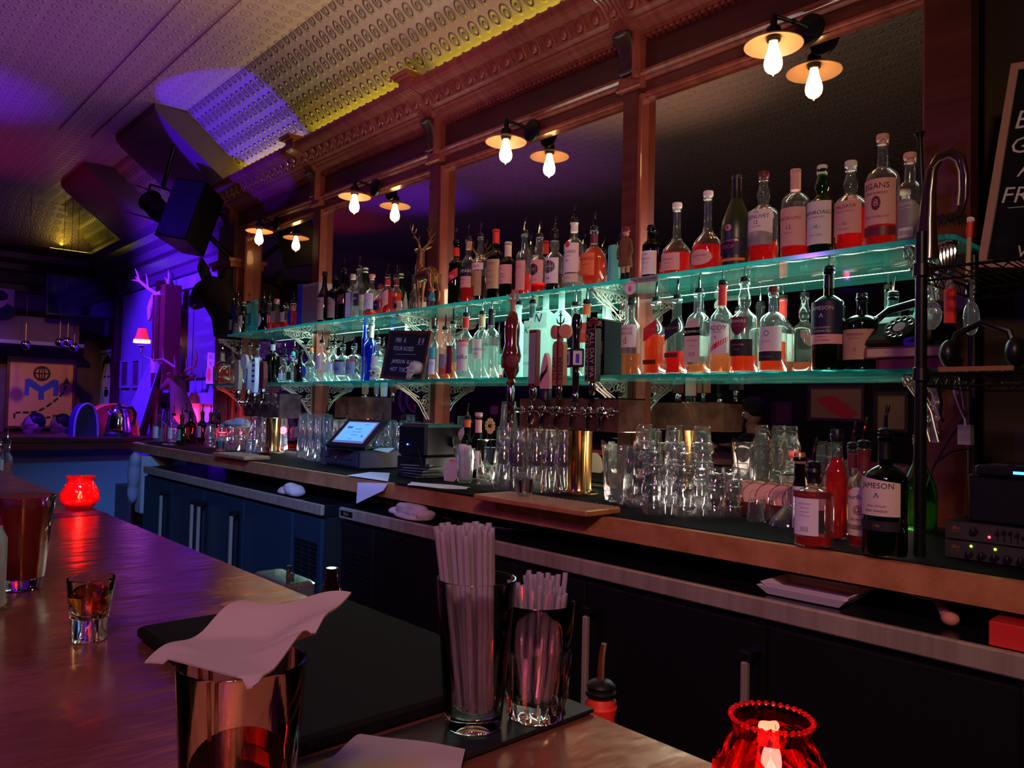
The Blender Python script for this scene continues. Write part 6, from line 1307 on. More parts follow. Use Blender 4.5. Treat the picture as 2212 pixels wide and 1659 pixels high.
# framed blackboard, right
t = thing('framed_blackboard', 'tilted wooden framed blackboard with chalk drink list at the right edge', 'blackboard', (AT(2110, 560, 1, 2.36)[0], 2.36, 1.80))
R_ = RX(RD(-3)) @ RY(RD(7.5)); bw, bh, f = .62, .56, .020
m = MB()
for a, b in (((0, 0, 0), (bw, .018, f)), ((0, 0, bh-f), (bw, .018, bh)), ((0, 0, f), (f, .018, bh-f)), ((bw-f, 0, f), (bw, .018, bh-f))): m.box(a, b, R_)
m.build('frame', P('pale pine frame', (.42, .24, .16), .4), t)
m = MB(); m.box((f, .006, f), (bw-f, .012, bh-f), R_); m.build('slate', P('glossy slate', (.010, .010, .013), .12), t)
m = MB()
for s, x, z, sz in (('TODAY', .17, .485, .07), ('BOURBON', .20, .40, .07), ('GENTLEMAN', .21, .33, .062), ('ANGELS', .17, .265, .062), ('FRANGELICO', .215, .195, .062), ('SPARKLING', .235, .100, .050), ('VILLAGE', .17, .042, .045)):
    m.text(s, sz, lambda a, b: R_ @ Vector((x+a, .0050, z+b)), .12)
m.tube([R_ @ Vector((.05, .005, .162)), R_ @ Vector((.30, .005, .175))], .0012, 4); m.build('chalk_writing', 'chalk', t)
# ================================================================ foreground on the front bar
BT = 1.0712
t = thing('bar_service_mat', 'thick black rubber service mat across the front bar under the napkin glass', 'mat'); m = MB(); m.box((-1.068, .322, BT), (-.624, .612, BT+.016), bev=.004); m.build('mat', P('matt black rubber', (.003, .003, .003), .8, spec=.15), t)
t = thing('bar_rail_mat', 'narrow black gloss mat under the straw glasses', 'mat'); m = MB(); m.box((-.612, .30, BT), (-.528, .604, BT+.004), bev=.001); m.build('mat', 'rubberg', t)
MT = BT+.0046
# glasses in true refractive glass
def fgglass(name, lab, cat, c, prof_, flute=None, n=64, mat='real'):
    t = thing(name, lab, cat, c); m = MB(); m.lathe(prof_, n, flute=flute); m.build('tumbler', mat, t, ang=50); return t
c1 = AT(1015, 1570, 2, MT); C1 = (c1[0], c1[1]+.004, MT)
H1 = .141
g1 = fgglass('straw_glass', 'tall slim glass packed with long clear straws', 'glass', C1, [(0, .0015), (.024, 0), (.0275, .003), (.028, .012), (.0285, .016), (.0385, H1-.001), (.0380, H1), (.0367, H1), (.0362, H1-.002), (.0265, .018), (.024, .0145), (0, .014)])
c2_ = AT(1155, 1546, 2, MT); C2 = (c2_[0], c2_[1]+.002, MT); H2 = .113
g2 = fgglass('straw_glass', 'short faceted glass full of cut stirring straws', 'glass', C2, [(0, .0015), (.0265, 0), (.0300, .004), (.0295, .014), (.0315, .02), (.0345, .064), (.0345, .069), (.0338, .072), (.0365, .112), (.0358, .113), (.0345, .112), (.0318, .072), (.0305, .062), (.0265, .020), (.022, .0165), (0, .015)], flute=(9, .10, .003, .066), n=72)
rs = random.Random(3)
def straws(Cc, n, r0, r1, H, L0, L1, lean, rad, lab, grp, colr):
    for k in range(n):
        a = rs.uniform(0, 2*pi); q = math.sqrt(rs.random()); b = Vector((Cc[0]+r0*q*cos(a)-lean[0]*.3, Cc[1]+r0*q*sin(a)-lean[1]*.3, Cc[2]+.019)); L = rs.uniform(L0, L1)
        tp = Vector((Cc[0]+lean[0]+r1*q*cos(a+.2), Cc[1]+lean[1]+r1*q*sin(a+.2), Cc[2]+H)); d = (tp-b).normalized()
        e = b+d*L; m = MB(); m.tube([b, e], rad, 10, caps=False); m.tube([b, e], rad*.82, 10, caps=False)
        n_ = 10; o = m.build('drinking_straw', 'straw'); tag(o, lab, 'straw', grp)
straws(C1, 60, .019, .027, H1, .164, .174, (-.009, -.003), .0031, 'long clear plastic straw standing in the tall slim glass', 'long clear straws', None)
straws(C2, 42, .019, .031, H2, .100, .122, (.000, .0), .0028, 'short clear plastic straw standing in the faceted glass', 'short clear straws', None)
# shot glass
c = AT(184, 1382, 2, BT); SH = .079
t = thing('whiskey_shot_glass', 'small shot glass with amber whiskey standing on the copper bar', 'glass', (c[0], c[1]+.004, BT))
m = MB(); m.lathe([(0, .001), (.0195, 0), (.0215, .003), (.0220, .028), (.0225, .030), (.0285, SH-.001), (.0280, SH), (.0268, SH), (.0262, SH-.003), (.0200, .042), (.012, .030), (0, .027)], 48, flute=(6, .10, .002, .029)); m.build('tumbler', 'real', t, ang=50)
m = MB(); m.lathe([(0, .0275), (.0119, .0305), (.0198, .0425), (.0238, SH-.022), (0, SH-.022)], 40); m.build('whiskey', real_glass('whiskey', (.75, .40, .14), 0, 1.35), t)
# pint of red beer and can, left
t = thing('beer_pint', 'pint glass of red amber beer at the left edge of the bar', 'glass', (-1.462, .262, BT))
m = MB(); m.lathe([(0, .001), (.029, 0), (.031, .004), (.044, .148), (.0432, .149), (.0415, .1485), (.0290, .018), (0, .014)], 56); m.build('tumbler', 'real', t, ang=50)
m = MB(); m.lathe([(0, .0145), (.0287, .0185), (.0398, .132), (0, .132)], 48); m.build('beer', 'beer', t)
t = thing('drink_can', 'grey aluminium can cut by the left edge of the photo', 'can', (-1.325, .185, BT)); m = MB(); m.lathe([(0, .003), (.024, 0), (.033, .010), (.033, .105), (.027, .118), (.0265, .122), (.024, .120), (0, .119)], 32); m.build('can_body', P('can aluminium', (.30, .27, .28), .35, .6), t); m = MB(); labelpatch(m, .0332, 0, .03, .09, 60); m.m = 1; m.text('GO', .026, lambda x, z: (.0338*sin(x/.033), -.0338*cos(x/.033), .075+z)); m.build('label', ['grey', 'navy'], t)
# napkin glass
q = AT(524, 1428, 2, BT+.148); NG = (q[0], q[1], BT)
t = thing('whiskey_glass', 'pint glass of dark drink with black stirrers, covered by a napkin', 'glass', NG)
m = MB(); m.lathe([(0, .001), (.027, 0), (.029, .004), (.0390, .148), (.0383, .149), (.0367, .1485), (.0270, .018), (0, .014)], 64); m.build('tumbler', 'real', t, ang=50)
m = MB(); m.lathe([(0, .0145), (.0266, .0185), (.0317, .085), (0, .085)], 56); m.build('drink', real_glass('dark amber drink', (.42, .13, .05), 0, 1.34), t)
tag(MB().tube([(NG[0]-.026, NG[1]-.002, BT+.02), (NG[0]-.037, NG[1]-.006, BT+.142)], .0016, 8).build('cocktail_stirrer', P('brown stirrer', (.35, .12, .05), .3)), 'thin brown stirrer leaning inside the napkin covered glass', 'stirrer', 'stirrers in the covered glass')
tag(MB().tube([(NG[0]-.020, NG[1]-.006, BT+.02), (NG[0]-.034, NG[1]-.014, BT+.142)], .0016, 8).build('cocktail_stirrer', P('brown stirrer2', (.35, .12, .05), .3)), 'thin brown stirrer leaning inside the napkin covered glass', 'stirrer', 'stirrers in the covered glass')
# napkin draped over it
zt = BT+.151
cor = [AT(312, 1450, 2, zt-.010), AT(545, 1500, 2, zt-.006), AT(758, 1306, 2, zt+.020), AT(515, 1340, 2, zt+.006)]
m = MB(); n = 22; vs = []
for off in (0, .0012):
    for i in range(n+1):
        for j in range(n+1):
            s, q = i/n, j/n; P_ = cor[0]*(1-s)*(1-q)+cor[1]*s*(1-q)+cor[2]*s*q+cor[3]*(1-s)*q
            dz = -.010*math.exp(-((s-.35)**2+(q-.45)**2)/.08)+.004*sin(6*s+2.5*q)+.003*sin(9*q-3*s)+.010*max(0, q-.6)*(1-s)
            dz += -.012*math.exp(-((q-.28-.3*s)**2)/.006)*(s*.8)
            vs.append((P_[0], P_[1], max(P_[2]+dz+.005, zt+.0008 if ((P_[0]-NG[0])**2+(P_[1]-NG[1])**2)**.5 < .045 else 0)+off))
N = (n+1)**2; fc = []
for i in range(n):
    for j in range(n): k = i*(n+1)+j; fc += [(k, k+n+1, k+n+2, k+1), (N+k, N+k+1, N+k+n+2, N+k+n+1)]
for i in range(n): fc += [(i*(n+1), N+i*(n+1), N+(i+1)*(n+1), (i+1)*(n+1)), (i*(n+1)+n, (i+1)*(n+1)+n, N+(i+1)*(n+1)+n, N+i*(n+1)+n), (i, i+1, N+i+1, N+i), (n*(n+1)+i, N+n*(n+1)+i, N+n*(n+1)+i+1, n*(n+1)+i+1)]
m.add(vs, fc, True); o = m.build('paper_napkin', 'napkin', ang=70); tag(o, 'creased paper napkin draped over the pint glass', 'napkin')
zz = BT+.003
sheet('paper_napkin', 'flat paper napkin on the bar at the bottom edge of the photo', 'napkin', [AT(660, 1690, 2, zz), AT(985, 1720, 2, zz), AT(1005, 1618, 2, zz+.006), AT(775, 1588, 2, zz)], 'napkin', .003, 14, noise=.0008)
# candles
def candle(x, y, s, lab, st, rg='redglass'):
    t = thing('candle_jar', lab, 'candle', (x, y, BT)); t.scale = (1, 1, .86); R = .043*s; H = .098*s
    m = MB(); m.lathe([(0, .001), (.026*s, 0), (.030*s, .004*s), (.042*s, .022*s), (.0455*s, .036*s), (.042*s, .056*s), (.033*s, .078*s), (.0295*s, .084*s), (.031*s, .092*s), (.0325*s, H), (.0300*s, H), (.0275*s, .084*s), (.039*s, .055*s), (.0425*s, .036*s), (.039*s, .022*s), (.025*s, .008*s), (0, .007*s)], 60, flute=(10, .05, .01*s, .075*s))
    m.build('jar', rg, t)
    m = MB()
    for k in range(34): a = k*2*pi/34; m.ball((.0315*s*cos(a), .0315*s*sin(a), H), .0024*s, 8, 6)
    m.build('beaded_rim', 'redglass', t)
    m = MB()
    for k in range(10):
        a = k*2*pi/10; nx, ny = cos(a), sin(a)
        m.tube([(nx*.0435*s-ny*.010*s*cos(b), ny*.0435*s+nx*.010*s*cos(b), .040*s+.014*s*sin(b)) for b in [j*pi/6 for j in range(12)]], .0013*s, 5, closed=True)
        m.tube([((.041-.003*b)*nx*s-ny*.006*s*sin(b*1.5), (.041-.003*b)*ny*s+nx*.006*s*sin(b*1.5), .057*s+.018*s*b/3) for b in range(0, 4)], .0012*s, 5)
    m.build('raised_pattern', 'redglass', t)
    m = MB(); m.lathe([(0, .009*s), (.026*s, .012*s), (.028*s, .024*s), (0, .025*s)], 28); w = m.build('wax', 'wax', t)
    m = MB(); m.lathe([(0, .028*s), (.0045*s, .032*s), (.0055*s, .038*s), (.003*s, .048*s), (0, .056*s)], 12); m.build('flame', 'flame', w)
    point('candle_light', (x, y, BT+.045*s), (1, .42, .16), st, .008)
cF = AT(163, 1100, 2, BT); candle(cF[0], cF[1]+.01, 1.08, 'glowing red glass candle jar halfway along the bar', .30)
candle(-.300, .545, .95, 'red glass candle jar with beaded rim at the bottom right', .45, 'redreal')
# bottle in the rail, yellow bottle, rack of glasses on the bartender side
q = AT(1266, 1530, 1, .665)
bottle(0, 0, 0, .69, .8855, 'bottle with chrome pourer and red foil neck standing in the bottle rail', X=q[0], H=AT(1266, 1490, 1, .69)[2]-.8855, R=.036, shape='round', liq='liqclr', lv=.4, cap='pourc', neck=('redp', .70, .995))
q = AT(727, 1270, 1, .70)
t = thing('squeeze_bottle', 'yellow labelled bottle in the rail behind the front bar', 'bottle', (q[0], .69, .8855)); H_ = AT(722, 1228, 1, .69)[2]-.8855
m = MB(); m.lathe([(0, 0), (.026, 0), (.028, .004), (.028, H_*.7), (.012, H_*.9), (.010, H_), (0, H_)], 22); m.build('bottle_body', 'brown', t); m = MB(); labelpatch(m, .028, 0, .03, H_*.65, 70); m.m = 1; m.text('C', .03, lambda x, z: (.029*sin(x/.028), -.029*cos(x/.028), H_*.5+z)); m.build('label', [P('yellow label', (.75, .55, .12), .6), 'ink'], t)
q = AT(645, 1265, 1, .68)
t = thing('glass_crate', 'clear plastic crate of cutlery in the rail behind the front bar', 'crate', (q[0]-.03, .66, .8855)); H_ = AT(640, 1240, 1, .69)[2]-.8855
m = MB(); m.box((-.07, -.03, 0), (.07, .035, H_), bev=.006); m.build('crate', 'clear2', t); m = MB()
for k in range(6): m.tube([(.0+k*.012, 0, .01), (.01+k*.014, .01, H_+.02-.012*k)], .004, 6)
m.build('cutlery', 'chrome', t)
# ================================================================ left wall
YW = 2.675
def onw(px, py, Y=YW): return AT(px, py, 1, Y)
a = onw(372, 655); b = onw(486, 815)
for x0, x1, lab in ((a[0], (a[0]+b[0])/2-.02, 'left half of the big wall blackboard lit violet, faint chalk list'), ((a[0]+b[0])/2+.0, b[0]-.05, 'right half of the big wall blackboard lit violet, faint chalk list')):
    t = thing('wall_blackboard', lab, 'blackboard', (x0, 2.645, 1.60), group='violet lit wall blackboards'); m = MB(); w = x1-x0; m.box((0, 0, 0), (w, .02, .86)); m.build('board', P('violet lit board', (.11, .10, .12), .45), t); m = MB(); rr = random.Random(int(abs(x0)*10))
    for k in range(6): m.text(rr.choice(['HOUSE WINES', 'RED  WHITE', 'PORT', 'SOUR  MULE', 'CIDER', 'SHERRY', 'NEAT, ROCKS, TWIST']), .055, lambda x, y, k=k: (w/2+x, -.002, .76-k*.115+y), .1)
    m.build('chalk_writing', P('faded chalk', (.30, .28, .32), .9), t)
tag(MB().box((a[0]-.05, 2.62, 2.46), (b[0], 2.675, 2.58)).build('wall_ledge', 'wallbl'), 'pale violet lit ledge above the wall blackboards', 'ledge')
# NO ... sign
q = onw(455, 800, 2.6); t = thing('small_sign', 'small white and orange sign reading NO, behind the square amber bottle', 'sign', (onw(447, 820, 2.63)[0], 2.62, onw(447, 828, 2.62)[2])); m = MB(); m.box((0, 0, 0), (.17, .006, .28), RY(RD(5))); m.build('board', 'white', t); m = MB(); m.text('NO', .075, lambda x, y: (.12+x, -.001, .235+y)); m.text('FU', .06, lambda x, y: (.11+x, -.001, .17+y)); m.build('lettering', 'ink', t); m = MB(); m.ball((.07, -.001, .08), (.05, .002, .06)); m.build('picture', 'orangep', t)
# antlered skull mount with long wooden pole
q = AT(352, 640, 1, 2.45)
t = thing('antlered_skull', 'bleached deer skull with antlers mounted on a tall dark pole', 'skull mount', (q[0], 2.45, q[2]))
m = MB(); m.tube([(0, 0, .02), (-.06, -.05, -.02), (-.085, -.08, -.12), (-.06, -.10, -.24)], [.045, .05, .038, .014], 12); remesh(m.build('skull', 'bone', t), .008, 3)
m = MB()
def ant(m, s, base, sc, back=0):
    bx_, by_, bz_ = base
    main = [(bx_, by_, bz_), (bx_-.10*sc, by_+.05*s*sc, bz_+.06*sc), (bx_-.22*sc, by_+.10*s*sc, bz_+.14*sc), (bx_-.36*sc, by_+.10*s*sc, bz_+.20*sc)]
    m.tube(main, [.020*sc, .018*sc, .015*sc, .004*sc], 8)
    for i, (dx, dz) in enumerate(((-.02, .15), (-.10, .14), (-.20, .03))):
        p0 = Vector(main[1+min(i, 1)]); m.tube([p0, p0+Vector((dx*.5*sc, .01*s, dz*.6*sc)), p0+Vector((dx*sc, .02*s, dz*sc))], [.013*sc, .010*sc, .002*sc], 8)
ant(m, 1, (-.02, .03, .04), 1.0); ant(m, -1, (-.03, -.05, .02), .95); m.build('antlers', 'antler', t)
z0 = 1.06; m = MB(); m.box((.03, -.03, -.9), (.16, .12, .10)); m.build('mount_board', 'maroon', t)
q2 = AT(336, 830, 1, 2.42); t = thing('carved_pole', 'dark carved pole with a pale band, left of the mounted skull board', 'pole', (q2[0], 2.42, 1.0557)); hh = AT(338, 640, 1, 2.42)[2]-1.0557; m = MB(); m.tube([(0, 0, 0), (0, 0, hh*.48), (0, 0, hh)], [.035, .045, .055], 12); m.build('shaft', 'wood', t); m = MB(); m.lathe([(.046, 0), (.050, 0), (.054, .13), (.048, .13)], 16, xf=T3(0, 0, hh*.44)); m.build('pale_band', 'bone', t)
t.location[2] = 1.0557
# red shaded wall lamp
q = AT(293, 730, 1, 2.40); t = thing('red_shade_lamp', 'small wall lamp with glowing red fringed shade on a curled bracket', 'wall lamp', (q[0], 2.46, q[2])); t.scale = (.72, .72, .72)
m = MB(); m.lathe([(.055, .14), (.075, .05), (.10, -.02), (.098, -.02), (.073, .05), (.053, .14)], 24); m.build('lamp_shade', P('lit red silk', (.8, .03, .02), .7, emit=((1, .015, .008), 1.1)), t)
m = MB()
for k in range(26): a_ = k*2*pi/26; m.tube([(.10*cos(a_), .10*sin(a_), -.018), (.104*cos(a_), .104*sin(a_), -.065)], .009, 5)
m.build('fringe', P('lit fringe', (.9, .5, .3), .7, emit=((1, .48, .16), 2.2)), t)
m = MB(); m.lathe([(0, -.05), (.03, -.04), (.032, 0), (.015, .05), (0, .06)], 14); m.build('bulb', 'bulb', t)
m = MB(); m.lathe([(.07, -.10), (.072, -.105), (.02, -.12), (.02, -.20), (.01, -.21)], 16); m.tube([(0, 0, -.20), (.03, .05, -.27), (.10, .15, -.30), (.17, .22, -.24), (.17, .23, -.14), (.12, .24, -.12)], .012, 8); m.ball((.18, .255, -.15), (.06, .02, .08)); m.build('bracket', 'iron', t)
# black animal head mount
q = AT(484, 640, 1, 2.45); t = thing('black_animal_head', 'black furred animal head mounted beside the back bar, facing left', 'animal head', (q[0], 2.40, q[2]))
m = MB(); m.tube([(.06, .10, -.32), (.04, .08, -.15), (.0, .0, .0), (-.05, -.02, .08)], [.14, .14, .14, .12], 14); m.tube([(-.02, -.02, .05), (-.16, -.05, .03), (-.30, -.06, -.03), (-.36, -.06, -.05)], [.12, .10, .07, .05], 14)
for s in (-1, 1): m.tube([(.0, .08*s-.02, .14), (-.005, .11*s-.02, .22), (-.02, .12*s-.02, .30)], [.05, .045, .008], 8)
remesh(m.build('head', 'furdk', t), .012, 3); m = MB(); m.ball((-.37, -.06, -.035), (.03, .035, .025)); m.build('nose', 'black', t); m = MB(); m.tube([(-.33, -.09, -.085), (-.2, -.10, -.06)], .008, 6); m.build('mouth_line', 'tan', t)
# small deer head on the counter end, above the red bottles
q = AT(398, 880, 1, 2.50); t = thing('deer_head', 'small taxidermy deer head with curved antlers above the red lit bottles', 'deer head', (q[0]+.0, 2.44, 1.0557)); z = AT(385, 825, 1, 2.44)[2]-1.0557
m = MB(); m.tube([(.05, .06, 0), (.04, .04, z*.35), (.02, .0, z*.75), (-.02, 0, z)], [.13, .11, .075, .065], 14); m.tube([(.0, 0, z+.01), (-.10, -.03, z), (-.20, -.05, z-.045), (-.24, -.06, z-.05)], [.06, .052, .035, .026], 12)
for s in (-1, 1): m.tube([(.02, .05*s, z+.03), (.06, .10*s, z+.06), (.10, .13*s, z+.06)], [.02, .028, .004], 8)
remesh(m.build('head', 'fur', t), .009, 3)
m = MB()
for s in (-1, 1):
    mn = [(.0, .03*s, z+.06), (.05, .05*s, z+.13), (-.05, .12*s, z+.20), (-.18, .16*s, z+.19), (-.26, .14*s, z+.24)] if s < 0 else [(.0, .03, z+.06), (.06, .05, z+.11), (.14, .09, z+.14), (.18, .09, z+.20), (.15, .08, z+.28)]
    m.tube(mn, [.016, .015, .013, .011, .003], 8)
    for i in (1, 2, 3):
        p0 = Vector(mn[i]); m.tube([p0, p0+Vector((-.015, 0, .06)), p0+Vector((-.035, 0, .11))], [.010, .007, .002], 6)
m.build('antlers', P('brown antler', (.22, .10, .06), .5), t)
# pale drapery glowing magenta
q0 = onw(400, 860, 2.66); q1 = onw(478, 920, 2.66); m = MB(); vs = []; n = 40
for i in range(n+1):
    x = q0[0]+(q1[0]-q0[0])*i/n; y = 2.655-.025*abs(sin(i*.9))
    vs += [(x, y, CT+.001), (x, y, q0[2])]
vs += [(v[0], 2.675, v[2]) for v in vs]; m.add(vs, [(2*i, 2*i+2, 2*i+3, 2*i+1) for i in range(n)]+[(2*n+2+2*i, 2*n+3+2*i, 2*n+5+2*i, 2*n+4+2*i) for i in range(n)], True)
tag(m.build('drapery', 'clothmag', ang=60), 'pale pleated drapery lit magenta behind the far counter bottles', 'drapery')
# pictures on the left wall and far wall
def picture(lab, x0, x1, z0, z1, y, face, frame='wooddk', art=None, axis='y', fr=.03):
    t = thing('framed_picture', lab, 'picture', (0, 0, 0))
    def bx(m, u0, u1, z0_, z1_, d0, d1):
        if axis == 'y': m.box((u0, y-d1, z0_), (u1, y-d0, z1_))
        elif axis == 'x': m.box((y+d0, u0, z0_), (y+d1, u1, z1_))
        else: m.box((u0, y+d0, z0_), (u1, y+d1, z1_))
    m = MB(); bx(m, x0, x1, z0, z0+fr, 0, .03); bx(m, x0, x1, z1-fr, z1, 0, .03); bx(m, x0, x0+fr, z0+fr, z1-fr, 0, .03); bx(m, x1-fr, x1, z0+fr, z1-fr, 0, .03); m.build('frame', frame, t)
    m = MB(); bx(m, x0+fr, x1-fr, z0+fr, z1-fr, 0, .012); m.build('print', face, t)
    if art: art(t, x0, x1, z0, z1, y)
    return t
# side wall portrait
a = onw(216, 768, 2.66); b = onw(243, 868, 2.66); w0, w1 = a[0], b[0]; za, zb = onw(230, 870, 2.66)[2], onw(230, 765, 2.66)[2]
def portrait(t, x0, x1, z0, z1, y):
    cx, cz = (x0+x1)/2, (z0+z1)/2; w = x1-x0; h = z1-z0
    E_ = lambda cx_, cz_, rx, rz, n=18: [(cx_+rx*cos(2*pi*k/n), cz_+rz*sin(2*pi*k/n)) for k in range(n)]
    m = MB(); m.prism(E_(cx, cz, w*.26, h*.33), .001, lambda x, z, q: (x, y-.0125-q, z)); m.prism([(cx-w*.1, z0+.04), (cx-w*.1, cz-h*.2), (cx+w*.12, cz-h*.2), (cx+w*.14, z0+.04)], .001, lambda x, z, q: (x, y-.0125-q, z)); m.build('face', 'white', t)
    m = MB(); m.prism([(cx-w*.32, cz-h*.05), (cx-w*.26, cz+h*.30), (cx, cz+h*.42), (cx+w*.30, cz+h*.30), (cx+w*.36, cz-h*.2), (cx+w*.22, cz+h*.0), (cx+w*.16, cz+h*.26), (cx-w*.12, cz+h*.26), (cx-w*.24, cz+h*.1)], .001, lambda x, z, q: (x, y-.0145-q, z))
    for dx in (-.10, .12): m.prism(E_(cx+w*dx, cz+h*.03, w*.06, h*.018), .001, lambda x, z, q: (x, y-.0145-q, z))
    m.prism(E_(cx, cz-h*.17, w*.07, h*.016), .001, lambda x, z, q: (x, y-.0145-q, z)); m.build('dark_areas', 'ink', t)
picture('black and white face poster in a pale frame on the left wall', w0-.05, w1+.08, za-.05, zb+.05, 2.675, P('poster mint', (.3, .6, .55), .6), 'white', portrait)
for (p0, p1), lab in ((((262, 778), (278, 838)), 'small pale framed print on the left wall, left of the leaning board'), (((286, 775), (302, 838)), 'second small framed print below the red lamp')):
    a = onw(*p0, 2.66); b = onw(*p1, 2.66); picture(lab, a[0], b[0], b[2], a[2], 2.675, 'wallpl', 'wallbl')
# leaning large board (back of easel) lit blue
a = AT(262, 905, 1, 2.35); t = thing('leaning_board', 'large pale board leaning by the kettle, lit violet blue', 'board', (AT(258, 900, 1, 2.3)[0], 2.30, 1.0560)); hgt = AT(320, 788, 1, 2.45)[2]-1.056; m = MB(); m.prism([(0, 0), (.02, .02), (.42, hgt), (.80, hgt+.03), (.62, 0)], .02, lambda x, z, q: (x, z*.18+q, z)); m.build('board', 'wallbl', t)
m = MB(); m.prism([(.62, 0), (.80, hgt+.03), (.86, hgt), (.70, 0)], .05, lambda x, z, q: (x, z*.18+q, z)); m.build('dark_edge', 'black', t)
# kettle, red arched bag, dark arched bag on the cross counter
q = AT(268, 940, 0, -7.3); t = thing('electric_kettle', 'steel electric kettle with black handle on the cross counter', 'kettle', (-7.40, q[1]-.02, 1.0556), rz=RD(-70)); t.scale = (1.2,)*3
m = MB(); m.lathe([(0, .03), (.085, .03), (.088, .05), (.075, .14), (.060, .195), (.05, .205), (0, .21)], 30); m.build('body', 'chrome', t); m = MB(); m.lathe([(0, 0), (.095, 0), (.095, .02), (.085, .03), (0, .03)], 30); m.build('base', 'black', t); m = MB(); m.tube([(-.05, 0, .20), (-.10, 0, .215), (-.135, 0, .17), (-.125, 0, .10), (-.085, 0, .06)], .013, 8); m.build('handle', 'black', t); m = MB(); m.lathe([(.05, .205), (.045, .22), (.012, .225), (.012, .24), (0, .242)], 20); m.build('lid', 'black', t); m = MB(); m.tube([(.060, 0, .17), (.088, 0, .195)], [.02, .012], 8); m.build('spout', 'chrome', t)
def archbag(name, lab, px0, px1, top, x, mat, dy=.0):
    y0 = AT(px0, 940, 0, x)[1]; y1 = AT(px1, 940, 0, x)[1]; h = AT((px0+px1)/2, top, 0, x)[2]-1.0556; n = 14
    t = thing(name, lab, 'bread bin' if 'red' in name else 'bag', (x, y0, 1.0556)); w = y1-y0
    o = [(0, 0)]+[(w*.5-w*.5*cos(pi*k/n)*(1 if k < n/2 else .96), h*sin(pi*k/n)**.7) for k in range(1, n)]+[(w, 0)]
    m = MB(); m.prism(o, .22, lambda y, z, q: (-q, y, z)); m.build('body', mat, t)
    m = MB(); m.tube([(.003, a_, b_) for a_, b_ in o], .010, 6); m.build('edge_trim', 'orangep' if 'red' in name else 'wallbl', t); return t
archbag('red_bread_bin', 'red arched bin beside the kettle on the cross counter', 186, 300, 873, -7.55, 'redp')
archbag('dark_arched_bag', 'dark arched bag with violet highlights left of the red bin', 160, 212, 872, -7.5 if False else -7.42, 'navy')
# ================================================================ far wall
XF = -10.585
def onf(px, py, X=XF): return AT(px, py, 0, X)
a = onf(22, 775, -10.54); b = onf(153, 920, -10.54)
t = thing('logo_poster', 'tan poster with blue letters under a globe and a dashed arrow, on the far wall', 'poster', (-10.54, a[1], b[2])); w = b[1]-a[1]; h = a[2]-b[2]
m = MB(); m.box((-.03, 0, 0), (0, w, h)); m.build('sheet', 'terra', t)
m = MB()
for y0, y1, z0, z1 in ((-.03, 0, -.03, h+.03), (w, w+.03, -.03, h+.03), (0, w, -.03, 0), (0, w, h, h+.03)): m.box((-.03, y0, z0), (.02, y1, z1))
m.build('frame', 'wood', t)
def pf_(u, v, o=0): return (.0015+o, u*w, v*h)
m = MB()
L_ = lambda pts, q=.002: m.prism(pts, q, lambda u, v, d: (.0005+d, u*w, v*h))
L_([(.24, .46), (.24, .70), (.31, .72), (.50, .60), (.69, .72), (.77, .70), (.77, .46), (.69, .46), (.69, .60), (.545, .52), (.545, .40), (.455, .40), (.455, .52), (.31, .60), (.31, .46)])
m.build('letter_mark', 'bluep', t)
m = MB()
cx_, cz_, r = .50, .80, .10
def ell(rx, rz, n=24): return [(.003, (cx_+rx*cos(2*pi*k/n))*w, cz_*h+rz*w*sin(2*pi*k/n)) for k in range(n)]
m.tube(ell(.12, .12), .012, 5, closed=True); m.tube(ell(.045, .12), .008, 5, closed=True); m.tube([(.003, (cx_-.12)*w, cz_*h), (.003, (cx_+.12)*w, cz_*h)], .007, 5); m.tube([(.003, cx_*w, cz_*h-.12*w), (.003, cx_*w, cz_*h+.12*w)], .007, 5)
m.build('globe', 'ink', t)
m = MB()
path = [(.10, .10), (.10, .20), (.2, .205), (.33, .205), (.45, .22), (.57, .28), (.68, .36), (.78, .44), (.86, .53), (.90, .64)]
for i in range(len(path)-1):
    (u0, v0), (u1, v1) = path[i], path[i+1]; e = .18
    m.tube([pf_(u0+(u1-u0)*e, v0+(v1-v0)*e, .002), pf_(u1-(u1-u0)*e*.6, v1-(v1-v0)*e*.6, .002)], .011, 5)
m.prism([(.84, .64), (.90, .76), (.97, .64), (.905, .66)], .003, lambda u, v, d: (.0005+d, u*w, v*h))
for u in (.35, .47, .59): m.tube([pf_(u, .13, .002), pf_(u+.07, .135, .002)], .010, 5)
m.tube([pf_(.70, .12, .002), pf_(.75, .17, .002)], .009, 5); m.tube([pf_(.75, .12, .002), pf_(.70, .17, .002)], .009, 5); m.build('dashed_arrow', 'ink', t)
# television
a = AT(102, 590, 0, -9.9); b = AT(255, 693, 0, -9.9); t = thing('television', 'large dark wall television hung at an angle below the far ceiling', 'television', (-9.95, a[1], b[2]), rz=0); w = b[1]-a[1]; h = a[2]-b[2]
m = MB(); m.box((0, 0, 0), (.06, w, h), bev=.008); m.build('casing', 'black', t); m = MB(); m.box((.06, .02, .025), (.064, w-.02, h-.02)); m.build('screen', P('dark screen', (.004, .004, .012), .08), t)
m = MB(); m.ball((.066, w*.80, h*.38), (.004, .03, .012), 10, 6); m.build('screen_glint', 'ledblue', t) if False else None
m = MB(); m.box((-.55, w*.4, h*.4), (0, w*.6, h*.6)); m.build('wall_arm', 'black', t)
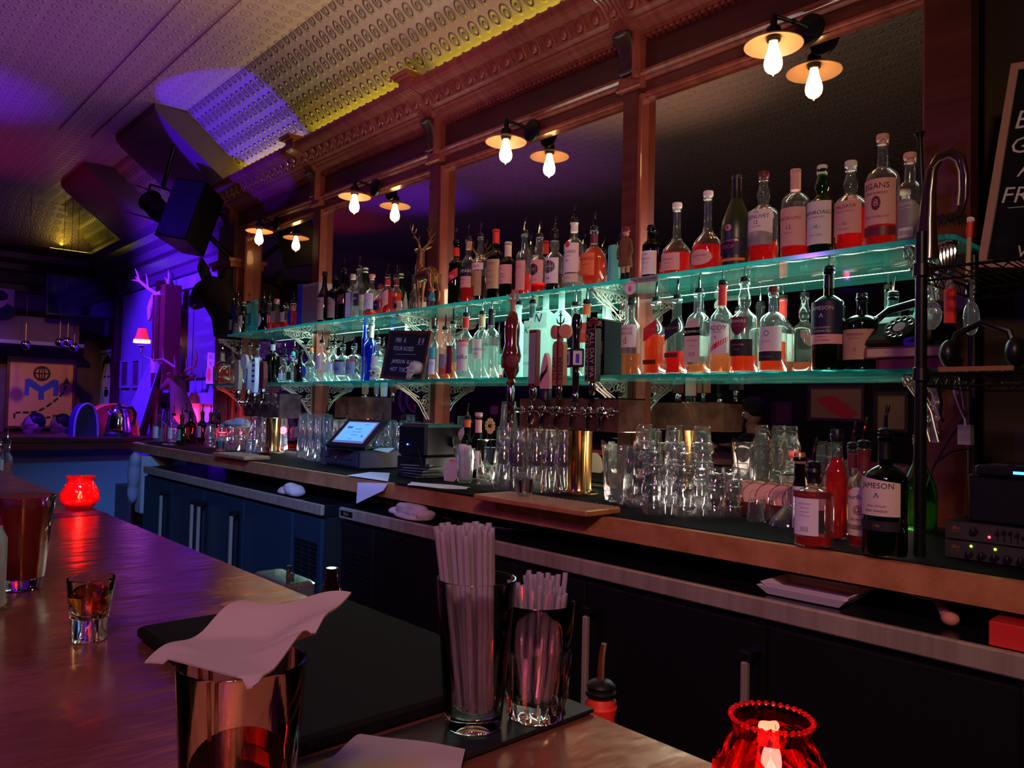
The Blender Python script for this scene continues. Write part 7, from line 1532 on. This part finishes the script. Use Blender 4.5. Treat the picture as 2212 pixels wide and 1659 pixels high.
# portrait upper left
a = onf(0, 623, -10.1); b = onf(29, 702, -10.1)
t = thing('framed_picture', 'brown portrait photograph standing on the far ledge at the left edge', 'picture', (-10.12, a[1]-.25, 2.305)); m = MB(); w = b[1]-a[1]+.25; m.box((-.02, 0, 0), (0, w, a[2]-2.30)); m.build('print', P('sepia', (.36, .18, .12), .6), t); m = MB(); h = a[2]-2.30; m.ball((.0, w*.60, h*.55), (.006, .09, .13)); m.m = 1; m.ball((.001, w*.60, h*.70), (.008, .10, .07)); m.m = 2; m.ball((-.002, w*.62, h*.12), (.006, .18, .10)); m.build('portrait', ['skin', 'hair', 'cloth'], t)
# hanging baubles
for k, (px, y0, yb) in enumerate(((55, 698, 745), (129, 695, 740), (146, 698, 738), (160, 722, 750))):
    q = AT(px, yb, 0, -9.6); q2 = AT(px, y0, 0, -9.6); t = thing('hanging_bauble', ('leftmost silver bauble hanging alone below the far ledge', 'silver bauble on a long cord below the television', 'middle silver bauble of the hanging cluster', 'lowest silver bauble of the hanging cluster')[k], 'bauble', tuple(q), group='silver baubles hanging from the far ceiling')
    m = MB(); m.ball((0, 0, 0), .05, 16, 10); m.build('ball', 'chrome', t); m = MB(); m.tube([(0, 0, .05), (0, 0, q2[2]-q[2])], .004, 5); m.build('gilt_link', 'gold', t); m = MB(); m.tube([(0, 0, q2[2]-q[2]), (0, 0, 3.599-q[2])], .0025, 5); m.build('cord', 'blackiron', t)
# ================================================================ loudspeaker and stage lamp
q = AT(415, 470, 1, 2.15); t = thing('loudspeaker', 'black loudspeaker angled on a bracket below the boxed ribs', 'loudspeaker', (q[0], 2.15, q[2]), rz=RD(35)); t.rotation_euler = (RD(-14), RD(10), RD(35))
m = MB(); m.prism([(-.14, -.15), (.14, -.15), (.10, .16), (-.10, .16)], .50, lambda x, y, z: (x, y, z-.25)); m.build('cabinet', 'black', t); m = MB(); m.box((-.125, -.158, -.235), (.125, -.151, .235)); m.build('grille', 'blackm', t)
m = MB(); m.tube([(.05, .18, -.05), (.20, .35, -.15), (.22, .44, -.38)], .022, 8); m.build('bracket', 'blackiron', t)
q = AT(322, 445, 1, 1.9); t = thing('stage_lamp', 'black stage lamp with open barn doors left of the loudspeaker', 'stage lamp', (q[0], 1.95, q[2])); t.rotation_euler = (0, RD(20), RD(20))
m = MB(); m.lathe([(0, -.12), (.07, -.12), (.085, -.08), (.085, .08), (.095, .09), (.085, .09)], 20, xf=RY(RD(-70))); m.build('housing', 'black', t)
for s in ((0, .11), (0, -.11), (.11, 0)): m = MB(); m.prism([(-.07, 0), (.07, 0), (.10, .13), (-.10, .13)], .003, lambda x, y, z: (-.09-y*.9, x*(1 if s[0] == 0 else 1), s[1]*1.0+(s[0]+s[1])*y*1.2*0+z) if s[0] == 0 else (-.09-y*.9, .11+z, x)); m.build('barn_door', 'black', t)
m = MB(); m.tube([(0, -.10, 0), (.02, -.11, .16), (.02, .11, .16), (0, .10, 0)], .010, 6); m.tube([(.02, 0, .16), (.02, 0, .50)], .015, 8); m.build('yoke', 'blackiron', t)
# ================================================================ things beyond the front bar at the far left
q = AT(290, 1040, 0, -6.3); t = thing('paper_towel_box', 'pale wall box with a rag hanging from it beside the far cooler', 'dispenser', (-6.1, q[1]-.05, .55)); m = MB(); m.box((0, .0, 0), (.14, .22, .42), bev=.01); m.build('case', P('case cream', (.45, .42, .40), .5), t); m = MB(); m.lathe([(0, 0), (.05, 0), (.05, .16), (0, .16)], 18, xf=T3(.02, .20, .46) @ RY(pi/2)); m.build('roller', 'chrome', t)
tag(MB().box((-6.12, q[1]-.02, 0), (-6.0, q[1]+.12, .5495)).build('dispenser_post', 'blackm'), 'dark post carrying the pale wall box', 'post')
cloth('hanging_rag', 'grey rag hanging over the pale wall box', (-6.03, q[1]-.085, .84), .012, P('grey rag', (.30, .30, .36), .9), ((0, 0, .0, .05, .045, .12), (.02, .0, .10, .04, .04, .06), (-.01, .0, -.13, .035, .04, .09)))
# citrus press and bottles behind the bar far left
q = AT(45, 1000, 2, .95)
t = thing('garnish_station', 'dark garnish tray with an orange near the far end of the front bar', 'tray', (-5.6, .72, .90)); m = MB(); m.box((0, -.08, 0), (.50, .10, .06), bev=.006); m.build('tray', 'blackm', t)
q = AT(46, 1008, 1, .75); o = tag(MB().ball((0, 0, 0), .04, 18, 12).build('orange_fruit', 'orange'), 'whole orange standing on the garnish tray', 'orange'); o.location = (-5.45, .72, 1.0002)
tag(MB().box((-5.65, .62, 0), (-4.95, .84, .8995), bev=.005).build('garnish_cabinet', 'blackm'), 'dark low cabinet under the garnish tray', 'cabinet')
for px, lab in ((15, 'upright bottle with tan label, left of the orange'), (35, 'second upright bottle above the orange')):
    q = AT(px, 985, 1, .74); bottle(0, 0, 0, .70, .9605, lab, X=q[0] if q[0] > -5.6 else -5.56+.06*(px == 35), H=.20, R=.028, liq='liqpink', lv=.5, lab=[(.1, .6, 'tan', 60, None, [])], group='bottles by the orange')
# ================================================================ people
def person(lab, loc, rz, hair, hat=None, beard=False, longhair=False, skin='skin', lean=.0, sz=.70):
    t = thing('person', lab, 'person', loc, rz)
    m = MB()   # seated, facing local -X
    m.tube([(0, 0, sz+.02), (-.01-lean, 0, sz+.18), (-.02-lean, 0, sz+.34), (-.01-lean, 0, sz+.44)], [.15, .14, .155, .11], 14); m.tube([(-.01-lean, -.15, sz+.41), (-.01-lean, .15, sz+.41)], .065, 10)
    m.tube([(-.015-lean, 0, sz+.42), (-.03-lean, 0, sz+.54)], [.060, .055], 12)
    hx, hz = -.045-lean, sz+.635
    m.ball((hx, 0, hz+.015), (.095, .075, .105), 18, 12); m.ball((hx-.035, 0, hz-.055), (.055, .052, .055), 14, 10)
    m.tube([(hx-.090, 0, hz+.012), (hx-.108, 0, hz-.022), (hx-.092, 0, hz-.030)], [.009, .014, .009], 8); m.ball((hx-.080, 0, hz-.060), (.018, .022, .010)); m.ball((hx-.084, 0, hz+.028), (.012, .045, .009))
    for s in (-1, 1):
        m.ball((hx+.005, .076*s, hz-.005), (.018, .010, .030))
        m.tube([(-.01-lean, .17*s, sz+.41), (-.08, .22*s, sz+.22), (-.30, .16*s, sz+.36)], [.055, .045, .034], 10)
        m.ball((-.345, .145*s, sz+.365), (.045, .035, .018), 12, 8)
        for k in range(4): m.tube([(-.38, .145*s+(k-1.5)*.018, sz+.368), (-.415, .145*s+(k-1.5)*.020, sz+.370), (-.435+abs(k-1.5)*.006, .145*s+(k-1.5)*.021, sz+.362)], [.009, .0085, .007], 8)
        m.tube([(-.33, .115*s, sz+.365), (-.36, .095*s, sz+.365), (-.38, .090*s, sz+.362)], [.011, .010, .008], 8)
        m.tube([(.0, .09*s, sz+.02), (-.40, .12*s, sz+.03), (-.42, .12*s, sz-.20), (-.36, .12*s, sz-.40)], [.095, .07, .055, .04], 12); m.tube([(-.34, .12*s, sz-.41), (-.48, .12*s, sz-.43)], [.04, .032], 10)
    remesh(m.build('body', skin, t), .0085, 3)
    m = MB()
    for s in (-1, 1): m.ball((hx-.083, .031*s, hz+.010), (.010, .013, .008), 10, 6)
    m.build('eyes', 'white', t)
    m = MB(); m.tube([(0, 0, sz-.02), (-.01-lean, 0, sz+.18), (-.02-lean, 0, sz+.34), (-.01-lean, 0, sz+.46)], [.17, .16, .175, .10], 14); m.tube([(-.01-lean, -.16, sz+.41), (-.01-lean, .16, sz+.41)], .080, 10)
    for s in (-1, 1): m.tube([(-.01-lean, .17*s, sz+.41), (-.08, .22*s, sz+.22), (-.26, .175*s, sz+.335)], [.070, .060, .046], 10); m.tube([(.0, .09*s, sz+.02), (-.41, .12*s, sz+.03), (-.425, .12*s, sz-.20), (-.365, .12*s, sz-.38)], [.108, .085, .068, .055], 12)
    remesh(m.build('clothing', 'cloth', t), .014, 3)
    m = MB(); m.ball((hx+.022, 0, hz+.045), (.092, .084, .092), 16, 10)
    if longhair: m.tube([(hx+.06, 0, hz+.04), (hx+.085, 0, hz-.08), (hx+.085, 0, hz-.22)], [.07, .075, .05], 12); m.tube([(hx+.03, .075, hz), (hx+.03, .085, hz-.14)], [.025, .02], 8); m.tube([(hx+.03, -.075, hz), (hx+.03, -.085, hz-.14)], [.025, .02], 8)
    remesh(m.build('hair', hair, t), .010, 2)
    if beard: m = MB(); m.tube([(hx-.01, .068, hz-.035), (hx-.055, .050, hz-.085), (hx-.082, 0, hz-.098), (hx-.055, -.050, hz-.085), (hx-.01, -.068, hz-.035)], [.014, .024, .028, .024, .014], 10); m.build('beard', 'hair', t)
    if hat == 'cap': m = MB(); m.lathe([(.104, 0), (.106, .02), (.09, .07), (.05, .10), (0, .108)], 24, xf=T3(hx+.01, 0, hz+.045)); m.prism([(-.08, -.07), (-.16, -.05), (-.185, 0), (-.16, .05), (-.08, .07)], .008, lambda x, y, z: (hx+x, y, hz+.045+z)); m.build('cap', 'cloth', t)
    if hat == 'brim': m = MB(); m.lathe([(.17, 0), (.172, .008), (.10, .014), (.096, .08), (.07, .10), (0, .104)], 26, xf=T3(hx+.01, 0, hz+.055)); m.build('hat', 'cloth', t)
    if hat == 'glasses':
        m = MB()
        for s in (-1, 1): m.tube([(hx-.098, .033*s+.022*cos(k*pi/6), hz+.012+.016*sin(k*pi/6)) for k in range(12)], .002, 5, closed=True); m.tube([(hx-.095, .055*s, hz+.014), (hx, .080*s, hz+.012)], .002, 5)
        m.build('glasses', 'chrome', t)
    s = thing('bar_stool', lab.split(',')[0].replace('person', 'stool under the person'), 'stool', loc, rz); m = MB(); m.lathe([(0, 0), (.17, 0), (.18, .012), (.17, .03), (0, .03)], 24, xf=T3(0, 0, sz-.165)); m.build('seat', 'blackm', s); m = MB(); m.tube([(0, 0, .02), (0, 0, sz-.165)], .03, 10); m.build('pole', 'blackiron', s); m = MB(); m.lathe([(0, 0), (.20, 0), (.19, .015), (0, .02)], 24); m.build('base', 'blackiron', s)
    return t
q = AT(1622, 895, 1, 5.76); person('person in a dark cap with a beard, facing left, seen in the mirror', (q[0]+.05, -.56, .04), 0, 'hair', 'cap', True)
q = AT(908, 885, 1, 5.72); person('person with long dark hair and brimmed hat, seen in the mirror by the printer', (q[0]+.05, -.52, .04), 0, 'hair', 'brim', longhair=True)
person('person with dark hair and glasses, seated beyond the cross counter at far left', (-9.0, 1.70, 0), RD(100), 'hair', 'glasses', sz=.46)
person('person with dark purple lit hair, seated beside the one with glasses', (-9.75, 2.10, 0), RD(75), 'hair', longhair=False, sz=.44)
# ================================================================ wall behind the camera, seen in the mirrors
def onm(px, py, Y=8.28): return AT(px, py, 1, Y)
def art_red(t, x0, x1, z0, z1, y):
    m = MB(); rr = random.Random(2); w, h = x1-x0, z1-z0
    for k in range(9):
        cx_, cz_ = x1-w*(.30+.045*k), z0+h*(.25+.04*k); m.prism([(cx_+w*.17*cos(a_*1.26+k)*rr.uniform(.6, 1.2), cz_+h*.20*sin(a_*1.26+k)*rr.uniform(.6, 1.2)) for a_ in range(5)], .001, lambda x, z, q: (x, y+.0125+k*.0008+q, z))
    m.build('red_paper_shapes', P('red flower print', (.9, .03, .05), .5), t)
for (p0, p1), lab, face, art in ((((1745, 832), (1868, 912)), 'framed picture of red petals on the wall behind the camera, seen in the mirror', P('warm print', (.50, .26, .16), .6), art_red),
        (((1888, 846), (1962, 935)), 'framed pale print right of the red petal picture, seen in the mirror', 'tan', None), (((1668, 868), (1712, 920)), 'small framed print left of the red petal picture, seen in the mirror', 'maroon', None),
        (((1056, 870), (1080, 900)), 'tiny framed print above the pint glasses, seen in the mirror', 'tan', None)):
    a = onm(*p0); b = onm(*p1); picture(lab, a[0], b[0], b[2], a[2], -3.098, face, 'wooddk', art, axis='-y', fr=.035)
t = thing('target_sign', 'round grey ring sign on the wall behind the camera, seen in the mirror', 'sign', (0, 0, 0)); c = AT(900, 865, 0, -10.56); c[1] = 5.2-c[1]; m = MB()
for r in (.34, .20): m.tube([(-10.57, c[1]+r*cos(k*pi/16), c[2]+r*sin(k*pi/16)) for k in range(32)], .026, 8, closed=True)
m.lathe([(0, 0), (.07, 0), (.07, .03), (0, .03)], 20, xf=T3(-10.59, c[1], c[2]) @ RY(pi/2)); m.build('rings', P('pale grey ring', (.30, .32, .32), .6), t)
spot('picture_lamp', (-3.6, -1.9, 2.7), (-3.8, -3.1, 1.5), (1, .55, .4), 8, 60, .6, .02)
